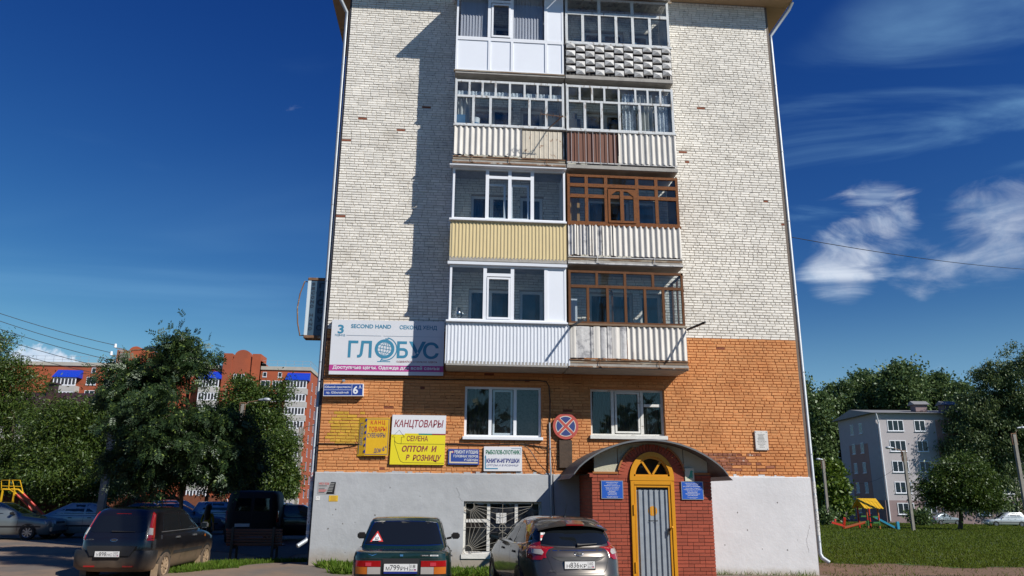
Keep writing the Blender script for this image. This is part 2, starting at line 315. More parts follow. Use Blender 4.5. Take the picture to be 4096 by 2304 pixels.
# ---------------------------------------------------------------- the apartment building
WX=12.72; ZP=2.185; ZO=5.887; ZT=16.52; BY=15.
SLAB=[4.80+2.745*k for k in range(4)]; BD=.98         # undersides of the balcony slabs, balcony depth
bld=thing('apartment_building','five storey brick apartment block gable, white above orange, with stacked glazed balconies','building',(WX/2,0,0))
holes=[(3.66,5.66,3.12,4.43),(6.97,8.95,3.20,4.43)]
for k in range(4):
    z=SLAB[k]+.12
    holes+=[(3.70,4.85,z+.85,z+2.15),(5.08,5.72,z,z+2.15),(7.0,8.2,z+.85,z+2.15),(8.40,9.0,z,z+2.15)]
bhole=(3.70,5.66,.27,1.53)
def holed(mb,x0,x1,z0,z1,hs,y,rev):
    hs=[h for h in hs if h[0]<x1 and h[1]>x0 and h[2]<z1 and h[3]>z0]
    xs=sorted({x0,x1,*[min(max(v,x0),x1) for h in hs for v in h[:2]]}); zs=sorted({z0,z1,*[min(max(v,z0),z1) for h in hs for v in h[2:]]})
    for i in range(len(xs)-1):
        for j in range(len(zs)-1):
            cx=(xs[i]+xs[i+1])/2; cz=(zs[j]+zs[j+1])/2
            if any(h[0]<cx<h[1] and h[2]<cz<h[3] for h in hs): continue
            mb.quad((xs[i],y,zs[j]),(xs[i+1],y,zs[j]),(xs[i+1],y,zs[j+1]),(xs[i],y,zs[j+1]))
    for h in hs:
        a,b,c,d=h; c=max(c,z0); d=min(d,z1)
        mb.quad((a,y,c),(a,y,d),(a,y+rev,d),(a,y+rev,c)).quad((b,y,d),(b,y,c),(b,y+rev,c),(b,y+rev,d))
        if h[3]<=z1: mb.quad((a,y,d),(b,y,d),(b,y+rev,d),(a,y+rev,d))
        if h[2]>=z0: mb.quad((b,y,c),(a,y,c),(a,y+rev,c),(b,y+rev,c))
mw=MB(); mw.cm=0; holed(mw,0,WX,ZO,ZT,holes,0,.36); mw.cm=1; holed(mw,0,WX,ZP-.02,ZO,holes,0,.36)
mw.cm=0; mw.quad((0,0,ZT),(0,BY,ZT),(0,BY,ZO),(0,0,ZO)).quad((WX,BY,ZT),(WX,0,ZT),(WX,0,ZO),(WX,BY,ZO)); mw.cm=1
mw.quad((0,0,ZO),(0,BY,ZO),(0,BY,-1),(0,0,-1)).quad((WX,BY,ZO),(WX,0,ZO),(WX,0,-1.5),(WX,BY,-1.5)); mw.cm=0
mw.quad((WX,BY,-1),(0,BY,-1),(0,BY,ZT),(WX,BY,ZT)).quad((0,0,ZT),(WX,0,ZT),(WX,BY,ZT),(0,BY,ZT)); mw.cm=1
gw=mw.build('wall',[X['white_mortar'],X['orange_mortar']],bld)
# bricks
SIGNS=[(.05,3.15,4.6,6.2),(-.05,1.1,4.05,4.45),(.8,1.8,2.5,3.65),(1.6,3.2,2.35,3.7),(3.1,4.05,2.35,2.85),(4.0,5.2,2.2,2.9),(6.0,6.7,2.3,3.75),(6.2,9.9,2.0,3.05),(11,11.7,2.7,3.4)]
def blocked(x0,x1,z0,z1): return any(h[0]<x1-.01 and h[1]>x0+.01 and h[2]<z1-.01 and h[3]>z0+.01 for h in holes)
CH=.0765; ncr=int((ZT-ZP)/CH); oc=round((ZO-ZP)/CH)
stuff=MB(); singles=[]
chips=[(W(px,py,0).x,W(px,py,0).z) for px,py in ((1440,470),(1590,520),(1395,560),(1405,815),(1380,870),(1660,563),(1920,430),(1700,425),(2860,555),(2745,610),(2750,650),(3025,760),(3060,805),(3075,755),(1380,545),(2735,850))]
def wob(x,k): return .004*math.sin(x*.9+k*.35)+.0015*math.sin(x*3.1+k)
chist={}
for c in range(ncr):
    z0=ZP+c*CH; x=-random.choice((.0,.065,.13)); hdr=((c%3==1) if c<oc else (c%5==1)) or random.random()<.05
    while x<WX-.02:
        h=hdr
        if random.random()<.05: h=not hdr
        Lb=.13 if h else .26
        Lb*=random.uniform(.95,1.06)
        a=max(x,0); b=min(x+Lb,WX)
        if WX-b<.05: b=WX
        x+=Lb
        if b-a<.05: continue
        segs=[(a,b)]
        for hh in holes:                      # trim at openings
            if hh[2]<z0+CH-.012 and hh[3]>z0+.012:
                ns=[]
                for s_,e_ in segs:
                    if e_<=hh[0] or s_>=hh[1]: ns.append((s_,e_)); continue
                    if s_<hh[0]-.04: ns.append((s_,hh[0]))
                    if e_>hh[1]+.04: ns.append((hh[1],e_))
                segs=ns
        for a2,b2 in segs:
            jn=random.uniform(.011,.016) if c>=oc else random.uniform(.008,.014); zc=wob(a2,c)
            jn+=random.uniform(0,.012) if random.random()<.14 else 0
            za=z0+jn/2+zc+random.uniform(-.002,.002); zb=z0+CH-random.uniform(.004,.008)+zc; xa=a2+random.uniform(.002,.006) if a2>0 else 0; xb=b2-random.uniform(.002,.006) if b2<WX else WX
            cx=(xa+xb)/2; cz=(za+zb)/2
            orange=c<oc; m_=1 if orange else 0; dep=random.uniform(.011,.016)
            if random.random()<.04: dep=random.uniform(.003,.008)
            if 8.9<cx<12.05 and 2.33<cz<2.80 and orange and random.random()<1.15-abs(cx-10.3)/1.5: m_=2
            yx=W(1385,1710,0)
            if orange and math.hypot((cx-yx.x)/.62,(cz-yx.z)/.5)<random.uniform(.7,1.05): m_=3
            for qx,qz in chips:
                if abs(cx-qx)<(xb-xa)/2 and abs(cz-qz)<.04 and random.random()<.8: m_=4; dep=.004
            if random.random()<(.004 if orange else .0005): m_=4; dep=.005
            big=orange and m_==1 and (xb-xa)>.2 and not any(s[0]<xb and s[1]>xa and s[2]<zb and s[3]>za for s in SIGNS) and cx<12.4
            rec=(xa,xb,za,zb,dep,m_)
            if big: singles.append(((Vector((cx,0,cz))-CAM).length,rec))
            else: chist.setdefault('r',[]).append(rec)
singles.sort(key=lambda t:t[0]); rest=chist['r']+[r for _,r in singles[290:]]
def brickv(xa,xb,za,zb,dep,c=.006,jit=.0035):
    q=random.uniform
    return [(xa,.004,za),(xb,.004,za),(xb,.004,zb),(xa,.004,zb)]+[(xa+c+q(-jit,jit),-dep+q(-jit,jit)*.6,za+c+q(-jit,jit)),(xb-c+q(-jit,jit),-dep+q(-jit,jit)*.6,za+c+q(-jit,jit)),(xb-c+q(-jit,jit),-dep+q(-jit,jit)*.6,zb-c*.6+q(-jit,jit)),(xa+c+q(-jit,jit),-dep+q(-jit,jit)*.6,zb-c*.6+q(-jit,jit))]
BF=((4,5,6,7),(0,1,5,4),(1,2,6,5),(2,3,7,6),(3,0,4,7))
for r in rest:
    b=len(stuff.v); stuff.v+=brickv(*r[:5])
    for f in BF: stuff.f.append(tuple(b+i for i in f)); stuff.m.append(r[5])
o=stuff.build('brickwork',[X['white_brick'],X['orange_brick'],X['bare_brick'],X['yellow_brick'],X['chip_brick']],gw); o['kind']='stuff'
bvar=[]
for i in range(8):
    me=bpy.data.meshes.new('brick'); me.from_pydata(brickv(-.12,.12,-.031,.031,.014),[],BF); me.materials.append(X['orange_brick']); bvar.append(me)
for _,r in singles[:290]:
    o=bpy.data.objects.new('brick',random.choice(bvar)); COL.objects.link(o); adopt(o,gw); o.location=((r[0]+r[1])/2,0,(r[2]+r[3])/2); o.scale=((r[1]-r[0])/.24,r[4]/.014,(r[3]-r[2])/.062)
# plinth
PX=8.0
mp_=MB(); mp_.cm=0; py_=-.055
holed(mp_,-.02,PX,-1.2,ZP,[bhole],py_,.3); mp_.cm=1; holed(mp_,PX,WX+.03,-1.2,ZP,[],py_,.3)
mp_.cm=0; mp_.quad((-.02,py_,ZP),(PX,py_,ZP),(PX,.01,ZP+.03),(-.02,.01,ZP+.03)); mp_.cm=1; mp_.quad((PX,py_,ZP),(WX+.03,py_,ZP),(WX+.03,.01,ZP+.03),(PX,.01,ZP+.03))
mp_.cm=0; mp_.quad((-.02,py_,ZP),(-.02,.3,ZP),(-.02,.3,-1.2),(-.02,py_,-1.2)); mp_.cm=1; mp_.quad((WX+.03,.3,ZP),(WX+.03,py_,ZP),(WX+.03,py_,-1.2),(WX+.03,.3,-1.2))
mp_.quad((0,.29,-1.2),(WX,.29,-1.2),(WX,.29,ZP),(0,.29,ZP)) if False else None
mp_.build('plinth',[X['plinth'],X['plinth_white']],bld)
# ragged paint edge on top of the plinth
mr_=MB(); xx=0
while xx<WX:
    wd=random.uniform(.05,.18); hh=random.uniform(.0,.03)+(random.uniform(0,.05) if random.random()<.2 else 0); e=min(xx+wd,WX); mr_.cm=0 if xx<PX else 1
    mr_.box(xx,-.022,ZP+.0,e,.0,ZP+.012+hh); xx+=wd
mr_.build('plinth_edge',[X['plinth'],X['plinth_white']],bld)
def C0(n,c): X[n]=mat(n,c,.9,var=.2,vscale=4); return X[n]
# mortar fallen out of the joints: short dark slots
dm=MB(); 
for i in range(1300):
    c=random.randrange(2,ncr-3); x=random.uniform(.05,WX-.3); L_=random.choice((.03,.05,.08,.12,.2)); z=ZP+c*CH+wob(x,c)
    if blocked(x,x+L_,z-.02,z+.02): continue
    dm.cm=0 if c>=oc else 1; h=random.uniform(.007,.015)
    if random.random()<.12: dm.quad((x,-.0165,z),(x+h,-.0165,z+.004),(x+h*1.1,-.0165,z+.05),(x+.002,-.0165,z+.055))
    else: dm.quad((x,-.0165,z-h*.3),(x+L_*.5,-.0165,z-h*.5),(x+L_,-.0165,z-h*.2),(x+L_*.9,-.0165,z+h*.4),(x+L_*.4,-.0165,z+h*.55))
X['slot_dark']=mat('open_joint',(.10,.085,.07),1); X['slot_red']=mat('open_joint_red',(.13,.045,.02),1)
o=dm.build('open_joints',[X['slot_dark'],X['slot_red']],gw); o['kind']='stuff'
# pock marks, patches and cracks in the plinth
X['pock']=mat('exposed_plaster',(.16,.15,.14),1,var=.3,vscale=20); mk=MB()
for px,py in ((1343,2038),(1331,2059),(1312,2115),(1370,2095),(1420,2090),(1500,2060),(1560,1950),(1680,1985),(1720,2140),(1640,2200),(1380,2210),(3050,2196),(3150,2200),(2950,2050),(3110,2010),(3190,2160),(2900,2180),(2990,2120)):
    v=W(px,py,-.057); r=random.uniform(.008,.022); mk.quad(*[(v.x+r*random.uniform(.6,1.3)*math.cos(6.283*i/7),-.0572,v.z+r*1.2*random.uniform(.6,1.2)*math.sin(6.283*i/7)) for i in range(7)])
def crack(pts,w=.006):
    for (a,b),(c_,d_) in zip(pts,pts[1:]):
        p,q=W(a,b,-.0575),W(c_,d_,-.0575); n=8; prev=p
        for i in range(1,n+1):
            t=p.lerp(q,i/n)+Vector((random.uniform(-.012,.012),0,random.uniform(-.008,.008)))*(i<n); mk.quad((prev.x-w/2,-.0575,prev.z),(prev.x+w/2,-.0575,prev.z),(t.x+w/2,-.0575,t.z),(t.x-w/2,-.0575,t.z)); prev=t
crack(((1825,1950),(1838,1975),(1835,1990),(1853,2006))); crack(((1853,2214),(1840,2235),(1848,2260))); crack(((1270,2215),(1300,2222),(1330,2218))); crack(((3240,2100),(3225,2160),(3236,2210)),.005)
o=mk.build('plaster_damage',X['pock'],bld); o['kind']='stuff'
# roof, eaves
rf=empty('roof',bld)
OV=.74
for i in range(6):
    a=-OV+i*(WX+2*OV)/6; b=a+(WX+2*OV)/6-.012; MB().box(a,-OV,ZT-.012,b,-.012,ZT+.02).build('soffit_panel',X['soffit'],rf)
for s in (0,1):
    xa,xb=(-OV,-.012) if s==0 else (WX+.012,WX+OV)
    for i in range(5): MB().box(xa,i*2.4,ZT-.014,xb,i*2.4+2.385,ZT+.018).build('soffit_panel',X['soffit'],rf)
MB().box(-OV-.02,-OV-.02,ZT+.022,WX+OV+.02,BY+.5,ZT+.28).build('fascia',X['concrete'],rf)
MB().prism([(-OV-.1,-OV-.1,ZT+.285),(WX+OV+.1,-OV-.1,ZT+.285),(WX/2,-OV-.1,ZT+1.2)],(0,BY+1,0)).build('roof_sheet',X['galv'],rf)
def pipe(pts,name='downpipe',r=.052):
    m=MB(); m.tube(pts,r,14); o=m.build(name,X['galv'],bld,40)
    for i in range(7):
        z=.6+i*2.2
        if z<15: 
            p0,p1=Vector(pts[-3]),Vector(pts[2]); t=(z-p1.z)/(p0.z-p1.z); c=p1.lerp(p0,t); MB().tube([c+Vector((0,0,-.015)),c+Vector((0,0,.015))],r+.006,14).build('pipe_clamp',X['galv'],o,40)
    return o
pl0=W(1387,64,.08); pl1=W(1231,2150,.08)
MB().box(-.055,.012,-.3,-.002,.06,ZT-.02).build('gap_shade_strip',C0('gap_shade_strip',(.035,.035,.045)),bld); MB().box(WX+.002,.012,-.4,WX+.075,.06,ZT-.02).build('gap_shade_strip',C0('gap_shade_brown',(.16,.13,.11)),bld)  # dark strips painted in for the shade between downpipes and wall
pL=pipe([(-.62,-.62,ZT-.05),(-.60,-.55,ZT-.25),(pl0.x,.1,15.55),(pl0.x,.1,15.3),(pl1.x,.1,.66),(pl1.x-.02,.05,.58),(pl1.x-.2,-.1,.45)])
pr0=W(3080,130,.1); pr1=W(3280,2215,.1)
pR=pipe([(WX+.78,-.3,ZT+.0),(WX+.70,-.2,ZT-.2),(pr0.x,.1,15.55),(pr0.x,.1,15.3),(pr1.x,.1,.30),(pr1.x+.03,.05,.2),(pr1.x+.17,-.02,.09)])
# paper stickers wound round the foot of the downpipes
X['paper']=mat('weathered_paper',(.62,.62,.61),.9,var=.2,vscale=12,col2=(.16,.15,.15),c2scale=26,c2lo=.56,c2hi=.6)
X['red_paper']=mat('red_printed_paper',(.62,.60,.59),.9,col2=(.5,.05,.04),c2scale=22,c2lo=.5,c2hi=.55)
for po,cx,items in ((pL,pl1.x,((.72,.8,0),(.95,1.35,0),(1.42,1.6,0),(1.75,1.95,0),(1.98,2.2,1))),(pR,pr1.x,((.75,1.35,0),(1.4,1.75,0),(1.8,2.1,0)))):
    p0,p1=((pl0,pl1) if po is pL else (pr0,pr1))
    for a,b,k in items:
        f=lambda z:Vector((p1.x+(p0.x-p1.x)*z/15.4,.1,z)); MB().tube([f(a),f(b)],.0545,14,False).build('paper_notice',X['red_paper' if k else 'paper'],po,40)
# ---------------------------------------------------------------- windows
def frame_rect(mb,x0,x1,z0,z1,y,t=.06,d=.06):
    mb.box(x0,y,z0,x1,y+d,z0+t).box(x0,y,z1-t,x1,y+d,z1).box(x0,y,z0+t,x0+t,y+d,z1-t).box(x1-t,y,z0+t,x1,y+d,z1-t)
def pane(x0,x1,z0,z1,y,m_,parent,tilt=0): return MB().box(x0,y,z0,x1,y+.008,z1).build('pane',m_,parent)
def curtain(x0,x1,z0,z1,y,m_,parent,pitch=.09,amp=.025,name='curtain'):
    n=max(4,int((x1-x0)/pitch*6)); m=MB(); P=[(x0+(x1-x0)*i/n,y+amp*math.sin(i/n*(x1-x0)/pitch*6.283)) for i in range(n+1)]
    for i in range(n): m.quad((*P[i],z0),(*P[i+1],z0),(*P[i+1],z1),(*P[i],z1))
    return m.build(name,m_,parent,60)
def simple_window(h,parent,fm,gm,mull,y=.10,sill=None,name='window'):
    wn=empty(name,parent); x0,x1,z0,z1=h; m=MB(); frame_rect(m,x0,x1,z0,z1,y)
    for q in mull: m.box(q-.04,y-.003,z0+.06,q+.04,y+.063,z1-.06)
    m.build('frame',fm,wn); xs=[x0]+list(mull)+[x1]
    for i in range(len(xs)-1): pane(xs[i]+.04,xs[i+1]-.04,z0+.05,z1-.05,y+.025,gm,wn)
    if sill: MB().box(x0-.04,-.09,z0-sill,x1+.04,y-.002,z0+.012).build('sill',fm,wn,bevel=.008)
    return wn
wL=simple_window(holes[0],bld,X['pvc'],X['glass'],(4.33,4.98),.06,.07)
m=MB(); frame_rect(m,4.40,4.92,3.19,4.36,.135,.05,.04); m.build('open_sash',X['pvc'],wL)
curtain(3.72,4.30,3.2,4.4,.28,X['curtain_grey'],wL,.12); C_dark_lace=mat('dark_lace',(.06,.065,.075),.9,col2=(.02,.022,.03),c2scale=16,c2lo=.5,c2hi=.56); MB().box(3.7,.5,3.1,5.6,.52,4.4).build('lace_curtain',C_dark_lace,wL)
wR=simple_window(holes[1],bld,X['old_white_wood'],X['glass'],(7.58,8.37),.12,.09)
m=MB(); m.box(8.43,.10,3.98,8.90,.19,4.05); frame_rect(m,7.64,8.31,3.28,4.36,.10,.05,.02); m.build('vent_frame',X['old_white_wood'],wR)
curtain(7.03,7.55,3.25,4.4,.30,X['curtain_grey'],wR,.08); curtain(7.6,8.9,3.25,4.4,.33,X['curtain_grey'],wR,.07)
bw=simple_window(bhole,bld,X['old_white_wood'],X['glass_old'],(4.33,5.03),.06,None,'basement_window')
MB().box(3.66,-.085,.17,5.70,-.05,.272).build('sill',X['old_white_wood'],bw); MB().box(3.76,.05,1.02,4.29,.12,1.10).build('transom',X['old_white_wood'],bw)
MB().box(4.52,.055,1.0,4.78,.062,1.25).build('paper_notice',X['paper'],bw)
g=MB(); cx,cz=4.68,.90; ry=.0
def rod(a,b): g.tube([(a[0],ry,a[1]),(b[0],ry,b[1])],.0055,6)
rod((3.72,cz),(5.64,cz)); rod((cx,.30),(cx,1.5))
for sx,sz,ox,oz in ((3.85,1.42,1,-1),(5.52,1.42,-1,-1),(3.82,.36,1,1),(5.54,.36,-1,1)):
    for i in range(8):
        a=R(4+i*11.5); ex=sx+ox*2*math.cos(a); ez=sz+oz*2*math.sin(a)
        t=min(1,abs((cx-sx)/(ex-sx)) if abs(ex-sx)>1e-6 else 1,abs((cz-sz)/(ez-sz)) if abs(ez-sz)>1e-6 else 1); rod((sx+(ex-sx)*.05,sz+(ez-sz)*.05),(sx+(ex-sx)*t,sz+(ez-sz)*t))
def ringrod(c,r,n=20): g.tube([(c[0]+r*math.cos(6.2832*i/n),ry-.004,c[1]+r*math.sin(6.2832*i/n)) for i in range(n+1)],.008,6,False)
ringrod((cx,cz),.085); ringrod((3.82,.36),.11); ringrod((3.85,1.42),.11); ringrod((5.54,.36),.11); ringrod((5.52,1.42),.11)
X['grille']=mat('painted_grille',(.30,.28,.24),.6); g.build('window_grille',X['grille'],bw,60)
# ---------------------------------------------------------------- balconies
LX=(3.16,6.21); RX=(6.27,9.33); FY=-BD
def sheet_trap(name,x0,x1,z0,z1,y,pitch,dep,m_,parent,duty=.5):
    P=[]; x=x0
    while x<x1-1e-4:
        a=pitch*(1-duty); 
        for u,d in ((0,0),(a*.8,0),(a,dep),(pitch-a*.2,dep)):
            if x+u<x1: P.append((x+u,y-d))
        x+=pitch
    P.append((x1,y)); return strip(name,P,z0,z1,m_,parent)
def sheet_sine(name,x0,x1,z0,z1,y,pitch,dep,m_,parent,ph=0):
    n=max(6,int((x1-x0)/pitch*10)); P=[(x0+(x1-x0)*i/n,y-dep*(.5+.5*math.cos((i/n*(x1-x0)/pitch)*6.2832+ph))) for i in range(n+1)]
    return strip(name,P,z0,z1,m_,parent,70)
def strip(name,P,z0,z1,m_,parent,smooth=None,th=.005):
    m=MB(); n=len(P)
    for k,(dy) in enumerate((0,th)):
        for i in range(n-1):
            a,b=P[i],P[i+1]; q=[(a[0],a[1]+dy,z0),(b[0],b[1]+dy,z0),(b[0],b[1]+dy,z1),(a[0],a[1]+dy,z1)]
            m.quad(*(q if k==0 else q[::-1]))
    for i in range(n-1):
        a,b=P[i],P[i+1]; m.quad((a[0],a[1],z1),(b[0],b[1],z1),(b[0],b[1]+th,z1),(a[0],a[1]+th,z1)).quad((b[0],b[1],z0),(a[0],a[1],z0),(a[0],a[1]+th,z0),(b[0],b[1]+th,z0))
    me=m.mesh(name); bm=bmesh.new(); bm.from_mesh(me); bmesh.ops.remove_doubles(bm,verts=bm.verts,dist=1e-5); bm.to_mesh(me); bm.free()
    return link(name,me,m_,parent,smooth)
def glazing(parent,x0,x1,z0,z1,y,bands,fm,gm,t=.055,d=.06,solid=(),solidm=None,frame='window_frame'):
    """bands: (z fraction from, to, [x fractions of the mullions incl. 0 and 1], half width); one pane per cell"""
    m=MB(); frame_rect(m,x0,x1,z0,z1,y,t,d); W_=x1-x0; H=z1-z0; ci=0
    for bi,(fa,fb,xs,hw) in enumerate(bands):
        za=z0+H*fa; zb=z0+H*fb
        if fa>0: m.box(x0+t,y-.004,za-hw*1.1,x1-t,y+d+.003,za+hw*1.1)
        for q in xs[1:-1]: m.box(x0+W_*q-hw,y-.002,max(za,z0+t),x0+W_*q+hw,y+d+.001,min(zb,z1-t))
        for i in range(len(xs)-1):
            a=x0+W_*xs[i]; b=x0+W_*xs[i+1]
            if (bi,i) in solid: MB().box(a+.02,y+.012,za+.02,b-.02,y+.03,zb-.02).build('infill_panel',solidm,parent)
            else: pane(a+.015,b-.015,za+.015,zb-.015,y+.028,gm,parent)
    m.build(frame,fm,parent); return m
def glazing2(parent,x0,x1,z0,z1,y,bays,fm,gm,t=.055,d=.06,hw=.045,solid=(),solidm=None):
    m=MB(); frame_rect(m,x0,x1,z0,z1,y,t,d); W_=x1-x0; H=z1-z0
    for bi,(fa,fb,tr) in enumerate(bays):
        a=x0+W_*fa; b=x0+W_*fb; zs=[z0]+[z0+H*q for q in tr]+[z1]
        if fa>0: m.box(a-hw,y-.002,z0+t,a+hw,y+d+.001,z1-t)
        for q in zs[1:-1]: m.box(max(a+hw,x0+t),y-.001,q-hw*.9,min(b-hw,x1-t),y+d,q+hw*.9)
        for j in range(len(zs)-1):
            if bi in solid: MB().box(a+.02,y+.012,zs[j]+.02,b-.02,y+.03,zs[j+1]-.02).build('infill_panel',solidm,parent)
            else: pane(a+.015,b-.015,zs[j]+.015,zs[j+1]-.015,y+.028,gm,parent)
    m.build('window_frame',fm,parent)
def balcony(name,label,xr,k,over=True):
    b=empty(name,bld); b['label']=label; x0,x1=xr; z=SLAB[k]
    MB().box(x0-.02,FY-.03,z,x1+.02,-.0005,z+.12).build('slab',X['concrete'],b,bevel=.01); return b
def sidewalls(b,xr,z0,z1,m_,left=True,right=True,z2=None,m2=None):
    if left: MB().box(xr[0],FY+.07,z0,xr[0]+.03,-.03,z1).build('side_panel',m_,b)
    if right: MB().box(xr[1]-.03,FY+.07,z0,xr[1],-.03,z1).build('side_panel',m_,b)
def rails(b,xr,z,m_,n=3):
    m=MB(); x0,x1=xr; m.box(x0-.01,FY-.055,z+.02,x1+.01,FY-.033,z+.055); m.box(x0-.01,FY-.05,z+.20,x1+.01,FY-.034,z+.225)
    for i in range(n):
        q=x0+(x1-x0)*(i+.5)/n; m.tube([(q,FY-.04,z+.24),(q,FY-.075,z+.2),(q,FY-.075,z+.06),(q+.06,FY-.06,z+.03)],.009,6)
    m.build('rail',m_,b)
def wall_windows(b,k,side,fm):
    z=SLAB[k]+.12
    hs=((3.70,4.85,z+.85,z+2.15),(5.08,5.72,z,z+2.15)) if side=='L' else ((7.0,8.2,z+.85,z+2.15),(8.40,9.0,z,z+2.15))
    simple_window(hs[0],b,fm,X['glass_dark'],((hs[0][0]+hs[0][1])/2,),.1,None,'inner_window') if False else None
    x0,x1,za,zb=hs[0]; m=MB(); frame_rect(m,x0,x1,za,zb,.1,.07); m.box((x0+x1)/2-.05,.098,za+.07,(x0+x1)/2+.05,.165,zb-.07)
    u0,u1,ua,ub=hs[1]; frame_rect(m,u0,u1,ua,ub,.1,.08); m.box(u0+.08,.11,ua+.08,u1-.08,.15,ua+.75); m.build('inner_frame',fm,b)
    pane(x0+.05,x1-.05,za+.05,zb-.05,.13,X['glass_dark'],b); pane(u0+.06,u1-.06,ua+.74,ub-.06,.13,X['glass_dark'],b)
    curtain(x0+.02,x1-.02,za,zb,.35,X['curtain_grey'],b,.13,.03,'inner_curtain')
sill=[SLAB[k]+1.16 for k in range(4)]; ztop=[SLAB[k]+2.645 for k in range(4)]
# storey 2, left
b=balcony('balcony','balcony with white ribbed metal cladding and white plastic windows',LX,0); k=0; wall_windows(b,k,'L',X['pvc'])
sheet_trap('ribbed_cladding',LX[0]-.04,LX[1]+.10,SLAB[k]+.05,sill[k]-.05,FY-.02,.088,.014,X['white_metal'],b,.42); sidewalls(b,LX,SLAB[k]+.12,sill[k],X['white_metal'])
MB().box(LX[0]-.05,FY-.10,sill[k]-.05,LX[1]+.02,FY+.05,sill[k]).build('sill',X['pvc'],b,bevel=.006)
glazing2(b,LX[0]+.02,LX[1],sill[k],ztop[k],FY,[(0,.30,[]),(.30,.535,[.835]),(.535,.825,[]),(.825,1,[])],X['pvc'],X['glass'],solid=(3,),solidm=X['pvc_panel'])
m=MB(); frame_rect(m,LX[0]+.02+3.03*.317,LX[0]+.02+3.03*.518,sill[k]+.06,sill[k]+1.17,FY-.015,.05,.03); m.build('sash',X['pvc'],b)
sidewalls(b,LX,sill[k],ztop[k],X['pvc_panel'],True,True); MB().box(LX[0]-.05,FY-.07,ztop[k],LX[1]+.02,FY+.06,ztop[k]+.075).build('head_flashing',X['white_metal'],b)
sam=MB(); q=(3.42,FY+.2,sill[k]+.02); sam.tube([q,(q[0],q[1],q[2]+.04),(q[0],q[1],q[2]+.06),(q[0],q[1],q[2]+.16),(q[0],q[1],q[2]+.26),(q[0],q[1],q[2]+.30),(q[0],q[1],q[2]+.36)],[.07,.06,.05,.105,.09,.05,.06],14)
for s in (-1,1): sam.tube([(q[0]+s*.09,q[1],q[2]+.24),(q[0]+s*.14,q[1],q[2]+.2),(q[0]+s*.1,q[1],q[2]+.13)],.01,6)
X['nickel']=mat('nickel_plate',(.45,.45,.46),.2,1); MB().box(3.2,FY+.09,sill[k]-.02,6.1,FY+.30,sill[k]+.018).build('window_board',X['pvc'],b)
t_=thing('samovar','shiny nickel samovar standing inside the lowest white plastic balcony window','samovar',q); sam.build('body',X['nickel'],t_,50)
# storey 2, right
b=balcony('balcony','balcony with brown wooden windows above worn grey white sheets',RX,0); wall_windows(b,0,'R',X['old_white_wood'])
xw=RX[0]
for i,wd in enumerate((.17,.34,.13,.16,.20,.12,.22,.17)):
    z0=SLAB[k]+.26; P=[(xw+wd*j/6,FY-.03-random.uniform(.0,.03)-.02*math.sin(j/6*3.14)) for j in range(7)]; strip('patched_sheet',P,z0,sill[k]-.07-random.uniform(0,.03),X['slate_old'] if i%3 else X['slate'],b,60); xw+=wd*.985
sheet_sine('corrugated_sheet',xw+.01,RX[1],SLAB[k]+.25,sill[k]-.07,FY-.02,.148,.05,X['slate'],b); sidewalls(b,RX,SLAB[k]+.12,sill[k],X['slate_old'])
rails(b,RX,SLAB[k],X['rust'],2); MB().box(RX[0],FY-.03,SLAB[k]+.13,RX[1],FY-.005,SLAB[k]+.24).build('plank',X['raw_wood'],b)
MB().box(RX[0]-.02,FY-.07,sill[k]-.06,RX[1]+.02,FY+.06,sill[k]).build('sill',X['raw_wood'],b,bevel=.008)
glazing(b,RX[0],RX[1],sill[k],ztop[k]-.05,FY,[(0,.70,[0,.165,.335,.49,.66,.82,1],.035),(.70,1,[0,.245,.49,.735,1],.035)],X['brown_wood'],X['glass'],.06)
sidewalls(b,RX,sill[k],ztop[k],X['brown_wood'],True,False)
m=MB(); [m.bar((RX[1]-.02,y_,sill[k]),(RX[1]-.02,y_,ztop[k]-.05),.05) for y_ in (FY+.08,-.5,-.05)]; m.bar((RX[1]-.02,FY,ztop[k]-.08),(RX[1]-.02,0,ztop[k]-.08),.05); m.build('side_frame',X['brown_wood'],b); MB().box(RX[1]-.03,FY+.1,sill[k],RX[1]-.024,-.05,ztop[k]-.05).build('pane',X['glass_old'],b)
m=MB(); frame_rect(m,0,.45,0,.98,0,.045,.035); me=m.build('open_sash',X['brown_wood'],b); me.matrix_basis=Matrix.Translation((RX[0]+3.06*.335+.03,FY+.06,sill[k]+.04))@Matrix.Rotation(R(62),4,'Z')
MB().box(RX[0]+.08,FY+.35,SLAB[k]+.13,RX[0]+.28,FY+.6,sill[k]+.75).build('cupboard',X['pvc_panel'],b)
for x_ in (6.30,9.36):     # clothes line arms, they throw the slanting shadows on the cladding
    MB().bar((x_,FY-.03,sill[k]-.10),(x_+.22,-1.80,sill[k]-.07),.035,.05).build('clothes_line_arm',X['black_metal'],b)
# storey 3, left
b=balcony('balcony','balcony with tan ribbed metal cladding and white plastic windows',LX,1); k=1; wall_windows(b,k,'L',X['pvc'])
sheet_trap('ribbed_cladding',LX[0]-.01,LX[1]+.03,SLAB[k]+.08,sill[k]-.06,FY-.02,.092,.016,X['tan_metal'],b,.45); sidewalls(b,LX,SLAB[k]+.12,sill[k],X['tan_metal'])
MB().box(LX[0]-.05,FY-.10,sill[k]-.055,LX[1]+.02,FY+.05,sill[k]).build('sill',X['pvc'],b,bevel=.006)
glazing2(b,LX[0]+.02,LX[1],sill[k],ztop[k],FY,[(0,.305,[]),(.305,.505,[.83]),(.505,.705,[.83]),(.705,1,[])],X['pvc'],X['glass'])
for xa in (.305,.515):
    m=MB(); frame_rect(m,0,.50,0,1.05,0,.05,.03); o=m.build('tilted_sash',X['pvc'],b); o.matrix_basis=Matrix.Translation((LX[0]+.02+3.03*xa,FY+.05,sill[k]+.05))@Matrix.Rotation(R(-5),4,'X')
